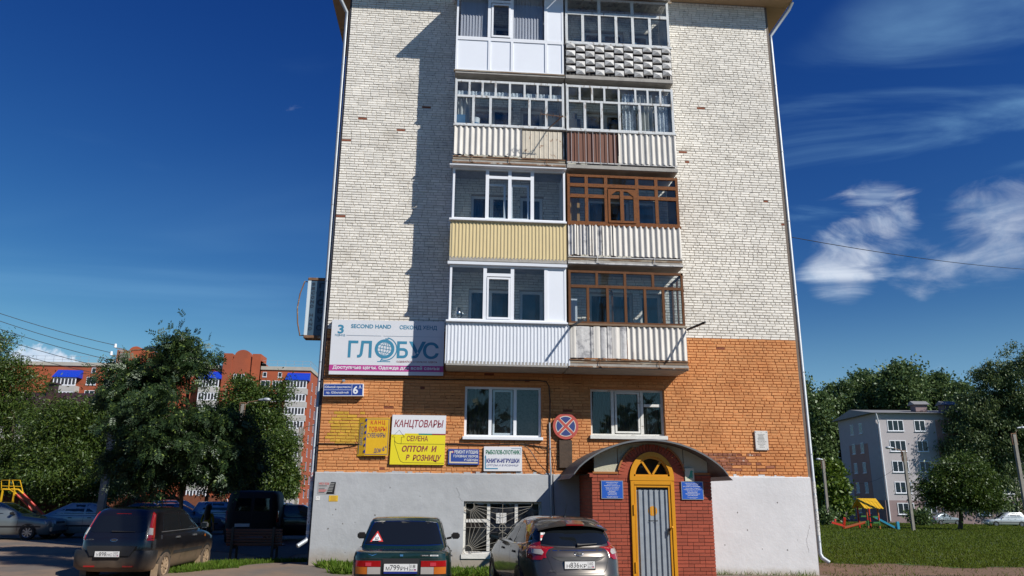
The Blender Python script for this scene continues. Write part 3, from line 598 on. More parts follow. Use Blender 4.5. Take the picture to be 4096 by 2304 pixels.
sidewalls(b,LX,sill[k],ztop[k],X['pvc_panel']); MB().box(LX[0]-.08,FY-.16,ztop[k],LX[1]+.02,FY+.06,ztop[k]+.03).build('head_flashing',X['white_metal'],b)
# storey 3, right
b=balcony('balcony','balcony with carved brown wooden windows above white corrugated sheets',RX,1); wall_windows(b,k,'R',X['pvc'])
xw=RX[0]; z0=SLAB[k]+.26
for i in range(9):
    wd=random.uniform(.10,.17); sheet_sine('corrugated_sheet',xw,xw+wd,z0+random.uniform(-.01,.01),sill[k]-.05-random.uniform(0,.02),FY-.02-random.uniform(0,.02),.11,.045,X['slate' if i%3 else 'slate_old'],b,random.uniform(0,3)); xw+=wd
sheet_sine('corrugated_sheet',xw,RX[1],z0,sill[k]-.05,FY-.02,.150,.052,X['slate'],b); sidewalls(b,RX,SLAB[k]+.12,sill[k],X['slate_old'])
rails(b,RX,SLAB[k],X['slate_old'],2); MB().box(RX[0],FY-.03,SLAB[k]+.13,RX[1],FY-.005,SLAB[k]+.22).build('plank',X['raw_wood'],b)
MB().box(RX[0]-.01,FY-.06,sill[k]-.07,RX[1]+.02,FY+.06,sill[k]).build('sill',X['carved_wood'],b,bevel=.006)
glazing(b,RX[0],RX[1],sill[k],ztop[k]-.06,FY,[(0,.56,[0,.17,.345,.625,.80,1],.045),(.56,.78,[0,.17,.345,.625,.80,1],.045),(.78,1,[0,.17,.345,.625,.80,1],.045)],X['carved_wood'],X['glass'],.07)
m=MB(); xa=RX[0]+3.06*.345+.05; xb=RX[0]+3.06*.625-.05; za=sill[k]+.05; zb=sill[k]+1.02; frame_rect(m,xa,xb,za,zb,FY-.02,.06,.03); m.box((xa+xb)/2-.05,FY-.022,za+.06,(xa+xb)/2+.05,FY+.01,zb-.06)
for sx,cx_ in ((1,xa+.06),(-1,xb-.06)): m.prism([(cx_,FY-.021,zb-.06),(cx_+sx*.17,FY-.021,zb-.06),(cx_,FY-.021,zb-.2)],(0,.03,0))
m.build('carved_sash',X['carved_wood'],b)
X['pine']=mat('pine_boards',(.42,.22,.06),.6,var=.2,vscale=10,stretch=(1,1,.15)); [MB().box(RX[0]+.12+i*.09,FY+.3,SLAB[k]+.13,RX[0]+.20+i*.09,FY+.34,sill[k]+.85).build('board',X['pine'],b) for i in range(3)]
sidewalls(b,RX,sill[k],ztop[k],X['brown_wood'],True,True)
# storey 4, left
b=balcony('balcony','balcony with weathered white windows above corrugated and rusty sheets',LX,2); k=2; wall_windows(b,k,'L',X['old_white_wood'])
z0=SLAB[k]+.27; xs_=LX[0]+1.86
sheet_sine('corrugated_sheet',LX[0]+.02,xs_,z0,sill[k]-.07,FY-.02,.155,.055,X['slate'],b)
sheet_trap('rusty_sheet',xs_+.02,LX[1]-.08,z0-.02,sill[k]-.10,FY-.02,.125,.014,X['rust_sheet'],b,.15); sidewalls(b,LX,SLAB[k]+.12,sill[k],X['slate_old'])
rails(b,LX,SLAB[k],X['rust'],3); MB().box(LX[0],FY-.03,SLAB[k]+.13,LX[1],FY-.005,SLAB[k]+.21).build('plank',X['raw_wood'],b)
MB().box(LX[0]-.02,FY-.07,sill[k]-.05,LX[1]+.02,FY+.06,sill[k]).build('sill',X['grey_wood'],b,bevel=.006)
up=[0,.13,.25,.37,.50,.635,.755,.875,1]; lo=[0,.17,.325,.50,.68,.835,1]
glazing(b,LX[0],LX[1],sill[k],ztop[k]-.08,FY,[(0,.64,lo,.035),(.64,1,up,.028)],X['grey_wood'],X['glass_old'],.065)
for i in range(8):
    xa=LX[0]+3.05*up[i]; curtain(xa+.02,xa+.36,sill[k]+.93,sill[k]+1.12,FY+.12,X['lace'],b,.1,.012,'lace_curtain')
curtain(LX[0]+.1,LX[0]+.42,sill[k]+.0,sill[k]+.95,FY+.2,X['curtain'],b,.12,.04); MB().box(LX[0]+.06,FY+.15,SLAB[k]+.13,LX[0]+.30,FY+.4,sill[k]+.4).build('cupboard',X['blue_wall'],b)
t_=thing('bucket','white plastic bucket with blue band behind the fourth storey left windows','bucket',(LX[0]+.60,FY+.22,sill[k])); MB().tube([(LX[0]+.60,FY+.22,sill[k]+.01),(LX[0]+.60,FY+.22,sill[k]+.30)],[.09,.11],16).build('body',X['pvc'],t_,50); MB().tube([(LX[0]+.60,FY+.22,sill[k]+.30),(LX[0]+.60,FY+.22,sill[k]+.32)],.115,16).build('lid',X['pvc'],t_,50); MB().tube([(LX[0]+.60,FY+.22,sill[k]+.13),(LX[0]+.60,FY+.22,sill[k]+.17)],.104,16,False).build('band',X['blue_wall'],t_,50)
MB().box(LX[0]+.1,FY+.08,sill[k]-.02,LX[1]-.1,FY+.36,sill[k]+.008).build('window_board',X['grey_wood'],b)
MB().box(LX[0]+2.6,-.25,sill[k]+.3,LX[0]+2.9,-.06,sill[k]+.95).build('cupboard',X['slate'],b); sidewalls(b,LX,sill[k],ztop[k],X['grey_wood'],True,True)
m=MB(); m.bar((LX[1]-.45,FY-.06,sill[k]-.02),(LX[1]-.15,FY-.75,sill[k]+.02),.02); m.bar((LX[1]-.75,FY-.72,sill[k]+.05),(LX[1]-.05,FY-.70,sill[k]+.0),.015); [m.bar((LX[1]-.75+i*.17,FY-.82,sill[k]+.05-i*.01),(LX[1]-.75+i*.17,FY-.60,sill[k]+.05-i*.01),.012) for i in range(4)]; m.build('antenna',X['rust'],b)
# storey 4, right
b=balcony('balcony','balcony with weathered white windows above brown and white sheets',RX,2); wall_windows(b,k,'R',X['old_white_wood'])
xs_=RX[0]+1.42
sheet_trap('brown_sheet',RX[0]+.01,xs_,SLAB[k]+.20,sill[k]-.08,FY-.02,.12,.02,X['brown_metal'],b,.3); sheet_sine('corrugated_sheet',xs_+.01,RX[1],SLAB[k]+.19,sill[k]-.08,FY-.02,.158,.055,X['slate'],b); sidewalls(b,RX,SLAB[k]+.12,sill[k],X['slate_old'])
m=MB(); m.box(RX[0]-.01,FY-.05,SLAB[k]+.15,RX[1]+.01,FY-.033,SLAB[k]+.18); m.build('rail',X['slate_old'],b); [m2.build('wire',X['galv'],b) for m2 in [MB()] if [m2.bar((RX[0]+.12+i*.2,FY-.06,SLAB[k]+.16),(RX[0]+.12+i*.2,FY-.06,sill[k]-.05),.008) for i in range(15)]]
MB().box(RX[0]-.02,FY-.07,sill[k]-.06,RX[1]+.02,FY+.06,sill[k]).build('sill',X['grey_wood'],b,bevel=.006)
up=[0,.125,.24,.355,.49,.645,.76,.88,1]; lo=[0,.17,.325,.49,.68,.83,1]
glazing(b,RX[0],RX[1],sill[k],ztop[k]-.08,FY,[(0,.64,lo,.035),(.64,1,up,.028)],X['grey_wood'],X['glass_old'],.065)
for xa,xb in ((1.62,2.0),(2.05,2.5),(2.6,2.95)): curtain(RX[0]+xa,RX[0]+xb,sill[k]-.1,sill[k]+1.28,FY+.15,X['curtain'] if xa>1.9 and xa<2.4 else X['lace'],b,.11,.035,'lace_curtain')
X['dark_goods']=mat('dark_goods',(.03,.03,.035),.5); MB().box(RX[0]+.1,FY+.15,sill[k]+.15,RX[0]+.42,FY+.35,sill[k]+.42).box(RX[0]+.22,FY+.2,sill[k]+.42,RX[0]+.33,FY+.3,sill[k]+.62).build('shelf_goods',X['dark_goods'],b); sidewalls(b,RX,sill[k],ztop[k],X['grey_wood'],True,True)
# storey 5, left
b=balcony('balcony','top balcony fully clad in white plastic panels with lilac blinds',LX,3); k=3; wall_windows(b,k,'L',X['pvc'])
fx=[0,.305,.515,.835,1]; zb_=SLAB[k]+.10
m=MB(); frame_rect(m,LX[0]-.02,LX[1],zb_,sill[k]-.02,FY-.01,.05,.06)
for q in fx[1:-1]: m.box(LX[0]+3.05*q-.035,FY-.012,zb_+.05,LX[0]+3.05*q+.035,FY+.052,sill[k]-.07)
m.build('panel_frame',X['pvc'],b)
for i in range(4): MB().box(LX[0]+3.05*fx[i]+.03,FY+.012,zb_+.04,LX[0]+3.05*fx[i+1]-.03,FY+.03,sill[k]-.06).build('infill_panel',X['pvc_panel'],b)
glazing2(b,LX[0]-.02,LX[1],sill[k]-.018,15.74,FY-.01,[(fx[0],fx[1],[]),(fx[1],fx[2],[.80]),(fx[2],fx[3],[]),(fx[3],1,[])],X['pvc'],X['glass'],solid=(3,),solidm=X['pvc_panel'])
m=MB(); frame_rect(m,LX[0]+3.05*.32,LX[0]+3.05*.50,sill[k]+.05,sill[k]+1.15,FY-.03,.055,.03); m.build('sash',X['pvc'],b)
for xa,xb in ((.10,.88),(1.62,2.5)):
    bl=MB(); n=int((xb-xa)/.085)
    for i in range(n): q=LX[0]+xa+i*.085; bl.quad((q,FY+.12,sill[k]),(q+.082,FY+.15,sill[k]),(q+.082,FY+.15,15.7),(q,FY+.12,15.7))
    bl.build('vertical_blind',X['blind'],b)
sidewalls(b,LX,SLAB[k]+.12,15.7,X['pvc_panel']); MB().box(LX[0]-.05,FY-.05,zb_-.035,LX[1]+.02,FY+.05,zb_-.002).build('drip_edge',X['raw_wood'],b)
# storey 5, right
b=balcony('balcony','top balcony with cast diamond tiles below weathered white windows',RX,3); wall_windows(b,k,'R',X['pvc'])
zt0=SLAB[k]+.14; cw=(RX[1]-RX[0])/11; rh=.247; tv=[]
m=MB(); a,c=cw*.46,rh*.34
for pts in (((-a,0,-c),(a,0,-c),(.1*a,-.045,-.05*c)),((a,0,-c),(a,0,c),(.1*a,-.045,-.05*c)),((a,0,c),(-a,0,c),(.1*a,-.045,-.05*c)),((-a,0,c),(-a,0,-c),(.1*a,-.045,-.05*c)),((-a,0,c),(a,0,c),(a,.03,c)),((-a,0,c),(a,.03,c),(-a,.03,c)),((-a,0,-c),(a,.03,-c),(a,0,-c)),((-a,0,-c),(-a,.03,-c),(a,.03,-c))): m.quad(*pts)
tm=m.mesh('tile'); tm.materials.append(X['tile_grey'])
for i in range(11):
    for j in range(4):
        o=bpy.data.objects.new('tile',tm); COL.objects.link(o); adopt(o,b); zz=zt0+rh*(j+.5)+(rh*.25 if i%2==0 else -.12*rh); o.location=(RX[0]+cw*(i+.5),FY-.035+random.uniform(-.006,.006),zz); o.rotation_euler=(random.uniform(-.03,.03),random.uniform(-.03,.03),random.uniform(-.04,.04))
m=MB(); [m.box(RX[0]+cw*i-.01,FY+.0,zt0-.06,RX[0]+cw*i+.01,FY+.02,sill[k]-.02) for i in range(12)]; m.build('railing',X['black_metal'],b)
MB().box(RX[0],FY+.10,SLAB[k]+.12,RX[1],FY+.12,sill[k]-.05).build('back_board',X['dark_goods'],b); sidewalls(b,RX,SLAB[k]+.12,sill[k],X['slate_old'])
MB().box(RX[0]-.02,FY-.06,sill[k]-.06,RX[1]+.02,FY+.06,sill[k]).build('sill',X['grey_wood'],b,bevel=.006)
glazing(b,RX[0],RX[1],sill[k],15.72,FY,[(0,.66,[0,.165,.325,.485,.645,.81,1],.04),(.66,1,[0,.325,.645,1],.045)],X['grey_wood'],X['glass_old'],.07)
sidewalls(b,RX,sill[k],15.7,X['grey_wood'],True,True); MB().box(RX[0]+.4,-.06,SLAB[k]+.14,RX[1]-.5,-.04,sill[k]+.75).build('blue_board',X['blue_wall'],b)
MB().box(RX[0]+.06,FY+.2,sill[k]-.3,RX[0]+.45,FY+.45,sill[k]+.2).build('cupboard',X['pvc_panel'],b)
# canopies over the top balconies
for nm,xr,m_ in (('canopy',(LX[0]-.18,LX[1]+.02),X['white_metal']),('canopy',(RX[0]-.02,RX[1]+.12),X['slate_old'])):
    P=[]; n=40; c_=empty(nm,bld)
    for i in range(n+1): P.append((xr[0]+(xr[1]-xr[0])*i/n,15.80+.02*math.cos(i*math.pi*.9)))
    m=MB()
    for i in range(n):
        (xa,za),(xb,zb)=P[i],P[i+1]; m.quad((xa,-1.50,za),(xb,-1.50,zb),(xb,-.02,zb+.22),(xa,-.02,za+.22)).quad((xa,-1.50,za+.006),(xa,-.02,za+.226),(xb,-.02,zb+.226),(xb,-1.50,zb+.006))
    m.build('roofing_sheet',m_,c_); m=MB(); m.box(xr[0],-1.46,15.735,xr[1],-1.42,15.775).box(xr[0],-.96,15.735,xr[1],-.92,15.79)
    m.build('batten',X['raw_wood'],c_)
# ---------------------------------------------------------------- flat lettering
FONT=bpy.data.fonts[0] if bpy.data.fonts else None
def text_geo(s,bold=0,shear=0,space=1.):
    c=bpy.data.curves.new('txt','FONT'); c.body=s; c.size=1; c.offset=bold; c.shear=shear; c.space_character=space; c.resolution_u=3; c.fill_mode='FRONT'
    o=bpy.data.objects.new('txt',c); me=o.to_mesh(); v=np.empty(len(me.vertices)*3); me.vertices.foreach_get('co',v); v=v.reshape(-1,3)[:,:2].copy(); f=[tuple(p.vertices) for p in me.polygons]
    o.to_mesh_clear(); bpy.data.objects.remove(o); bpy.data.curves.remove(c); return v,f
class Face:            # a flat face in space: u,v in 0..1 from the lower left corner
    def __init__(s,ll,lr,ul,off=.004):
        s.o=Vector(ll); s.u=Vector(lr)-s.o; s.v=Vector(ul)-s.o; s.n=s.u.cross(s.v).normalized(); s.off=off; s.k=1
    def P(s,u,v,d=1.): return s.o+s.u*u+s.v*v+s.n*(s.off*d)
    def text(s,t,u0,v0,u1,v1,m_,parent,bold=.01,shear=0,name='lettering',space=1.,align='fit',d=1.):
        v,f=text_geo(t,bold,shear,space)
        if not len(v): return None
        mn=v.min(0); mx=v.max(0); q=(v-mn)/np.maximum(mx-mn,1e-6)
        me=bpy.data.meshes.new(name); me.from_pydata([tuple(s.P(u0+(u1-u0)*a,v0+(v1-v0)*b,d)) for a,b in q],[],f); me.update(); return link(name,me,m_,parent)
    def rect(s,u0,v0,u1,v1,m_,parent,name='print',d=.5):
        return MB().quad(s.P(u0,v0,d),s.P(u1,v0,d),s.P(u1,v1,d),s.P(u0,v1,d)).build(name,m_,parent)
    def poly(s,pts,m_,parent,name='print',d=.6): return MB().quad(*[s.P(a,b,d) for a,b in pts]).build(name,m_,parent)
    def line(s,pts,wd,m_,parent,name='line',d=.8):
        m=MB(); U=s.u.length; V=s.v.length
        for (a,b),(c,e) in zip(pts,pts[1:]):
            dx,dy=(c-a)*U,(e-b)*V; l=math.hypot(dx,dy) or 1; nx,ny=-dy/l*wd/2,dx/l*wd/2; ex,ey=dx/l*wd*.3,dy/l*wd*.3
            q=[((a*U+nx-ex)/U,(b*V+ny-ey)/V),((a*U-nx-ex)/U,(b*V-ny-ey)/V),((c*U-nx+ex)/U,(e*V-ny+ey)/V),((c*U+nx+ex)/U,(e*V+ny+ey)/V)]
            d+=.01; m.quad(*[s.P(x_,y_,d) for x_,y_ in q])
        return m.build(name,m_,parent)
    def ring(s,cu,cv,r0,r1,m_,parent,a0=0,a1=360,name='print',d=.7,n=36,ry=None):
        m=MB(); U=s.u.length; V=s.v.length
        for i in range(n):
            t0=R(a0+(a1-a0)*i/n); t1=R(a0+(a1-a0)*(i+1)/n); m.quad(*[s.P(cu+r*math.cos(t)/U,cv+r*math.sin(t)/V,d) for r,t in ((r0,t0),(r1,t0),(r1,t1),(r0,t1))])
        return m.build(name,m_,parent)
def C(n,c,r=.5,**k):
    if n not in X: X[n]=mat(n,c,r,**k)
    return X[n]
C('ink_teal',(.045,.23,.37)); C('ink_blue',(.015,.03,.22)); C('ink_maroon',(.27,.035,.055)); C('ink_black',(.012,.012,.014)); C('ink_white',(.75,.77,.80)); C('ink_red',(.55,.035,.03)); C('ink_green',(.0,.17,.08))
C('banner_white',(.66,.68,.72),.55,var=.03,vscale=2); C('magenta',(.47,.055,.27)); C('board_yellow',(.72,.42,.012),var=.08,vscale=4); C('lemon',(.78,.66,.02)); C('board_white',(.72,.73,.76)); C('sign_blue',(.03,.07,.30),var=.06,vscale=4); C('navy',(.010,.045,.26)); C('cream',(.68,.58,.42)); C('teal_line',(.0,.22,.2))
C('plaque_blue',(.008,.09,.46)); C('frame_steel',(.45,.5,.56),.35,metal=.6); C('brown_side',(.06,.035,.02))
def board(name,label,tl,tr,bl,y,th,m_,side=None,cat='sign',face=True):
    A=W(*tl,y); B=W(*tr,y); D=W(*bl,y); A.y=B.y=D.y=y; wv=B-A; hv=D-A
    t=thing(name,label,cat,(A+B)/2+hv); m=MB(); n=Vector((0,th,0)); P=[A,B,B+hv,D]
    m.quad(P[3],P[2],P[1],P[0]); m.cm=1
    for i in range(4): a,b_=P[i],P[(i+1)%4]; m.quad(a,b_,b_+n,a+n)
    m.quad(*[p+n for p in P]); m.build('panel',[m_,side or m_],t); return t,Face(D,D+wv,A)
# 1 second hand banner
t,F=board('shop_banner','large white banner with teal globe lettering above the street number sign','. 'and (1329,1278.5),(1778,1287),(1314.7,1497),-.13,.12,X['banner_white'],X['brown_side'])
F.text('3',.055,.745,.108,.91,X['ink_teal'],t,.03); F.text('подъезд',.033,.69,.122,.735,X['ink_teal'],t,.0)
F.text('SECOND HAND',.17,.85,.525,.925,X['ink_teal'],t,.025); F.text('СЕКОНД ХЕНД',.60,.83,.935,.92,X['ink_teal'],t,.025)
F.line([(.135,.715),(.44,.712)],.012,X['frame_steel'],t); F.line([(.46,.712),(.98,.71)],.010,X['frame_steel'],t)
for s_,u0,u1,v0 in (('Г',.155,.242,.31),('Л',.237,.362,.31),('Б',.585,.683,.31),('У',.69,.84,.31),('С',.815,.955,.30)): F.text(s_,u0,v0,u1,v0+.31,X['ink_teal'],t,.02)
gu,gv=.475,.475; F.ring(gu,gv,.175,.255,X['ink_teal'],t); 
for k_ in (-.09,0,.09):
    F.line([(gu+(-.19+.03*abs(k_)/.09*.9)/3.0*.97,gv+(k_+.03)/1.45),(gu,gv+k_/1.45),(gu+(.19-.03*abs(k_)/.09*.9)/3.0*.97,gv+(k_-.03)/1.45)],.014,X['ink_teal'],t)
for k_ in (-.11,-.035,.045,.12):
    F.line([(gu+(k_*.3+.03)/3.0,gv+.185/1.45),(gu+k_/3.0,gv+.05/1.45),(gu+k_/3.0,gv-.05/1.45),(gu+(k_*.3-.03)/3.0,gv-.185/1.45)],.014,X['ink_teal'],t)
F.ring(gu+.006,gv,.285,.312,X['ink_teal'],t,-110,80); F.line([(gu-.03,.255),(gu-.015,.31)],.03,X['ink_teal'],t); F.rect(gu-.06,.235,gu+.055,.25,X['ink_teal'],t); F.line([(gu+.005,.665),(gu+.03,.655)],.02,X['ink_teal'],t)
F.text('ОДЕВАЙСЯ СТИЛЬНО ЗДЕСЬ',.585,.225,.945,.27,X['ink_maroon'],t,.01)
F.rect(0,.065,1,.175,X['magenta'],t,'stripe'); F.text('Доступные цены. Одежда для всей семьи',.03,.085,.965,.165,X['ink_white'],t,.03)
# 2 address sign
t,F=board('address_sign','blue house number sign with white lettering below the large banner',(1295,1534.7),(1453.5,1534.7),(1292.6,1584),-.17,.16,X['ink_white'],X['ink_white'])
F.rect(.012,.05,.985,.955,X['navy'],t); F.line([(.02,.5),(.71,.5)],.008,X['ink_white'],t); F.line([(.715,.06),(.715,.95)],.008,X['ink_white'],t)
F.text('Юбилей проспекты',.03,.60,.69,.83,X['ink_white'],t,.01); F.text('пр. Юбилейный',.07,.15,.63,.38,X['ink_white'],t,.01); F.text('6',.745,.16,.87,.82,X['ink_white'],t,.03); F.text('А',.885,.60,.955,.86,X['ink_white'],t,.02)
# 3 folded yellow sign
t,F=board('stationery_sign','small folded yellow sign with red lettering left of the yellow and white board',(1466,1670.7),(1561,1670.7),(1456,1823),-.10,.02,X['board_yellow'],X['board_yellow'])
A=W(1439.5,1670.7,-.02); D=W(1427,1825,-.02); P0=F.P(0,1,0); P1=F.P(0,0,0); MB().quad(D,P1,P0,A).quad(D+Vector((0,.02,0)),A+Vector((0,.02,0)),P0+Vector((0,.02,0)),P1+Vector((0,.02,0))).build('folded_wing',X['board_yellow'],t)
G=Face(D,P1,A)
F.line([(.03,.035),(.03,.965),(.96,.965),(.96,.035),(.03,.035)],.010,X['ink_blue'],t); F.text('КАНЦ',.20,.80,.80,.93,X['ink_red'],t,.01,space=1.3); F.text('ТОВАРЫ',.13,.63,.87,.765,X['ink_red'],t,.01); F.text('СУВЕНИРЫ',.08,.475,.84,.60,X['ink_blue'],t,.0); F.text('ДОМ',.40,.06,.70,.19,X['ink_blue'],t,.005); F.text('6',.75,.12,.84,.24,X['ink_blue'],t,.01); F.text('А',.85,.20,.92,.26,X['ink_blue'],t,.01)
for i in range(6): F.rect(-.03,.08+i*.165,.035,.15+i*.165,X['ink_blue'],t,'dash',1.2)
G.text('ВАМ СЮДА',.3,.3,.75,.8,X['frame_steel'],t,.01) if False else None
v_,f_=text_geo('ВАМ СЮДА',.01); mn=v_.min(0); mx=v_.max(0); q_=(v_-mn)/(mx-mn); me=bpy.data.meshes.new('lettering'); me.from_pydata([tuple(G.P(.30+.42*(1-b_),.28+.50*a_)) for a_,b_ in q_],[],f_); link('lettering',me,X['frame_steel'],t)
G.line([(.16,.05),(.16,.85),(.75,.85)],.014,X['ink_blue'],t); G.poly([(.6,.80),(.98,.85),(.6,.90)],X['ink_blue'],t,'arrow')
# 4 big board
t,F=board('stationery_board','square yellow and white board with maroon lettering and a bent arrow',(1570.4,1659),(1785.3,1662.3),(1558,1857.5),-.07,.05,X['lemon'],X['board_white'])
F.rect(0,.60,1,1,X['board_white'],t); F.text('КАНЦТОВАРЫ',.045,.72,.955,.905,X['ink_maroon'],t,.02,.18); F.text('СЕМЕНА',.29,.47,.68,.58,X['ink_maroon'],t,.01); F.text('ОПТОМ  И',.21,.255,.85,.38,X['ink_maroon'],t,.03,.18); F.text('В  РОЗНИЦУ',.29,.055,.94,.20,X['ink_maroon'],t,.025,.18)
F.rect(.25,.60,.50,.625,X['lemon'],t,'stripe',.8); F.rect(.50,.60,.75,.625,X['teal_line'],t,'stripe',.8); F.rect(.75,.60,1,.625,X['ink_maroon'],t,'stripe',.8)
F.line([(.19,.41),(.19,.55),(.245,.55),(.14,.69),(.02,.55),(.065,.55),(.065,.48),(.09,.44),(.13,.42),(.19,.415),(.99,.415)],.007,X['ink_black'],t); F.line([(.065,.48),(.075,.40),(.12,.27),(.17,.12),(.20,.065),(.25,.04),(.99,.035)],.007,X['ink_black'],t)
# 5 blue repair sign
t,F=board('tailor_sign','small blue sign with white lettering beside the yellow and white board',(1793.7,1795),(1916.6,1797),(1792,1857.5),-.06,.04,X['sign_blue'])
F.text('РЕМОНТ И ПОШИВ',.20,.70,.965,.92,X['ink_white'],t,.02); F.text('ГОЛОВНЫХ УБОРОВ',.17,.46,.965,.62,X['ink_white'],t,.02); F.text('И ОДЕЖДЫ',.52,.22,.965,.38,X['ink_white'],t,.02)
F.line([(.95,.13),(.06,.13),(.06,.80),(.14,.80)],.035,X['cream'],t); F.poly([(.12,.70),(.19,.80),(.12,.90)],X['ink_red'],t,'arrow')
# 6 fishing and books
t,F=board('shop_sign','white sign with green and blue lettering left of the cables',(1936,1785.7),(2088,1786.6),(1935,1884),-.06,.03,X['board_white'])
F.text('РЫБОЛОВ-ОХОТНИК',.05,.68,.945,.86,X['ink_green'],t,.025); F.text('КНИГИ-ИГРУШКИ',.07,.33,.93,.51,X['ink_blue'],t,.03); F.text('ОПТОМ И В РОЗНИЦУ',.075,.18,.92,.27,X['ink_blue'],t,.0,.25)
F.line([(.04,.60),(.04,.10),(.36,.10)],.026,X['ink_teal'],t); F.poly([(.015,.55),(.065,.55),(.04,.66)],X['ink_teal'],t,'arrow'); F.line([(.72,.93),(.97,.93),(.97,.66)],.008,X['ink_teal'],t)
# 7 round traffic sign + blank plate
c=W(2263,1704.7,-.10); r=.335
t=thing('no_stopping_sign','round faded red and blue no stopping sign between the two ground floor windows','traffic sign',(c.x,-.1,c.z-r))
C('faded_red',(.48,.085,.065),var=.06,vscale=8); C('sign_night',(.035,.055,.20)); C('faded_white',(.62,.58,.50))
m=MB(); m.tube([(c.x,-.1,c.z),(c.x,-.08,c.z)],r,48); m.build('disc',X['faded_red'],t,40)
F=Face((c.x-r,-.1,c.z-r),(c.x+r,-.1,c.z-r),(c.x-r,-.1,c.z+r),.003)
F.ring(.5,.5,0,.265,X['faded_white'],t,d=.6)
for i in range(4):
    a=45+90*i; m=MB(); pts=[]
    off=.055; cx_,cz_=math.cos(R(a+45))*off*1.35,math.sin(R(a+45))*off*1.35
    for j in range(11):
        th_=R(a+11+(68)*j/10); pts.append((.5+.245*math.cos(th_)/(2*r),.5+.245*math.sin(th_)/(2*r)))
    pts.append((.5+cx_/(2*r),.5+cz_/(2*r))); F.poly(pts,X['sign_night'],t,'blue_field',1.2)
F.line([(.5-.27*.707/(2*r)*1,.5-.27*.707/(2*r)),(.5+.27*.707/(2*r),.5+.27*.707/(2*r))],.062,X['faded_red'],t,'cross_bar',1.6); F.line([(.5-.27*.707/(2*r),.5+.27*.707/(2*r)),(.5+.27*.707/(2*r),.5-.27*.707/(2*r))],.062,X['faded_red'],t,'cross_bar',1.9)
A=W(2236,1759.6,-.08); B=W(2289.8,1872.8,-.08); t=thing('blank_plate','dark brown blank plate below the round no stopping sign','plate',((A.x+B.x)/2,-.08,B.z)); MB().box(A.x,-.08,B.z,B.x,-.05,A.z).build('plate',C('umber',(.065,.04,.025),.7,var=.35,vscale=7,bump=.3,bscale=20),t,bevel=.01)
# memorial plaque
A=W(3018,1723,-.06); B=W(3076,1801,-.06); t=thing('memorial_plaque','small white stone plaque with grey lettering near the right downpipe','plaque',((A.x+B.x)/2,-.06,B.z)); MB().box(A.x,-.06,B.z,B.x,-.02,A.z).build('slab',C('white_stone',(.66,.65,.62),.4,var=.05,vscale=8),t,bevel=.006)
F=Face((A.x,-.06,B.z),(B.x,-.06,B.z),(A.x,-.06,A.z)); C('grey_ink',(.30,.30,.29))
for i,(hw_,k_) in enumerate(((.28,3),(.22,1),(.24,1),(.30,1),(.28,2),(.38,4),(.32,2),(.30,3),(.18,1),(.20,3))):      # worn rows of unreadable lettering
    q_=rng.uniform(.5,1.5,k_); q_=q_/q_.sum()*2*hw_; u_=.5-hw_
    for w_ in q_: F.rect(u_,.80-i*.073,u_+w_*.86,.80-i*.073+(.042 if 1<=i<=4 else .028),X['grey_ink'],t,'worn_lettering'); u_+=w_
F.poly([(.5+.045*(1 if j%2==0 else .4)*math.sin(j*.6283),.905+.032*(1 if j%2==0 else .4)*math.cos(j*.6283)) for j in range(10)],X['grey_ink'],t,'star')
m=MB(); [m.tube([(x_,-.067,z_),(x_,-.058,z_)],.012,10) for x_ in (A.x+.03,B.x-.03) for z_ in (B.z+.03,A.z-.03)]; m.build('screw',X['frame_steel'],t)
# paper notices on the plinth
def notice(name,label,a,b,m_,lines,skew=0,y=-.062):
    A=W(*a,y); B=W(*b,y); t=thing(name,label,'poster',((A.x+B.x)/2,y,B.z)); MB().box(A.x,y,B.z,B.x,y+.004,A.z).build('sheet',m_,t); return t,Face((A.x,y,B.z),(B.x,y,B.z),(A.x,y,A.z),.002)
t,F=notice('poster','grey and black poster with a red number beside the left downpipe',(1273.6,1927.6),(1340.8,1976),C('poster_grey',(.36,.35,.35),.8,var=.1,vscale=14),0)
F.poly([(.48,0),(.93,0),(1,1),(.72,1)],X['ink_black'],t,'black_field'); F.text('453 026',.05,.78,.62,.95,X['ink_red'],t,.01)
for i,(z_,m_) in enumerate(((.65,'ink_black'),(.55,'grey_ink'),(.40,'ink_black'),(.30,'ink_red'),(.20,'ink_red'),(.10,'ink_black'))): F.rect(.05,z_,.5-(i%3)*.06,z_+.05,X[m_],t,'text_line')
for i in range(6): F.rect(.68-.03*i,.84-i*.13,.92-.02*i,.90-i*.13,X['grey_ink'],t,'text_line',1.3)
t,F=notice('poster','small yellow paper notice below the grey and black poster',(1316.6,1981.5),(1350.7,2005.7),C('poster_yellow',(.70,.45,.03)),0)
for i in range(4): F.rect(.15+.05*(i%2),.15+.2*i,.85-.08*(i%2),.2+.2*i,X['ink_maroon'],t,'text_line')
t,F=notice('poster','small torn white paper scrap on the plinth near the left corner',(1262.8,1985),(1279,2001),C('scrap_white',(.74,.74,.73)),0); F.line([(.2,.3),(.5,.8),(.8,.5)],.006,X['grey_ink'],t)
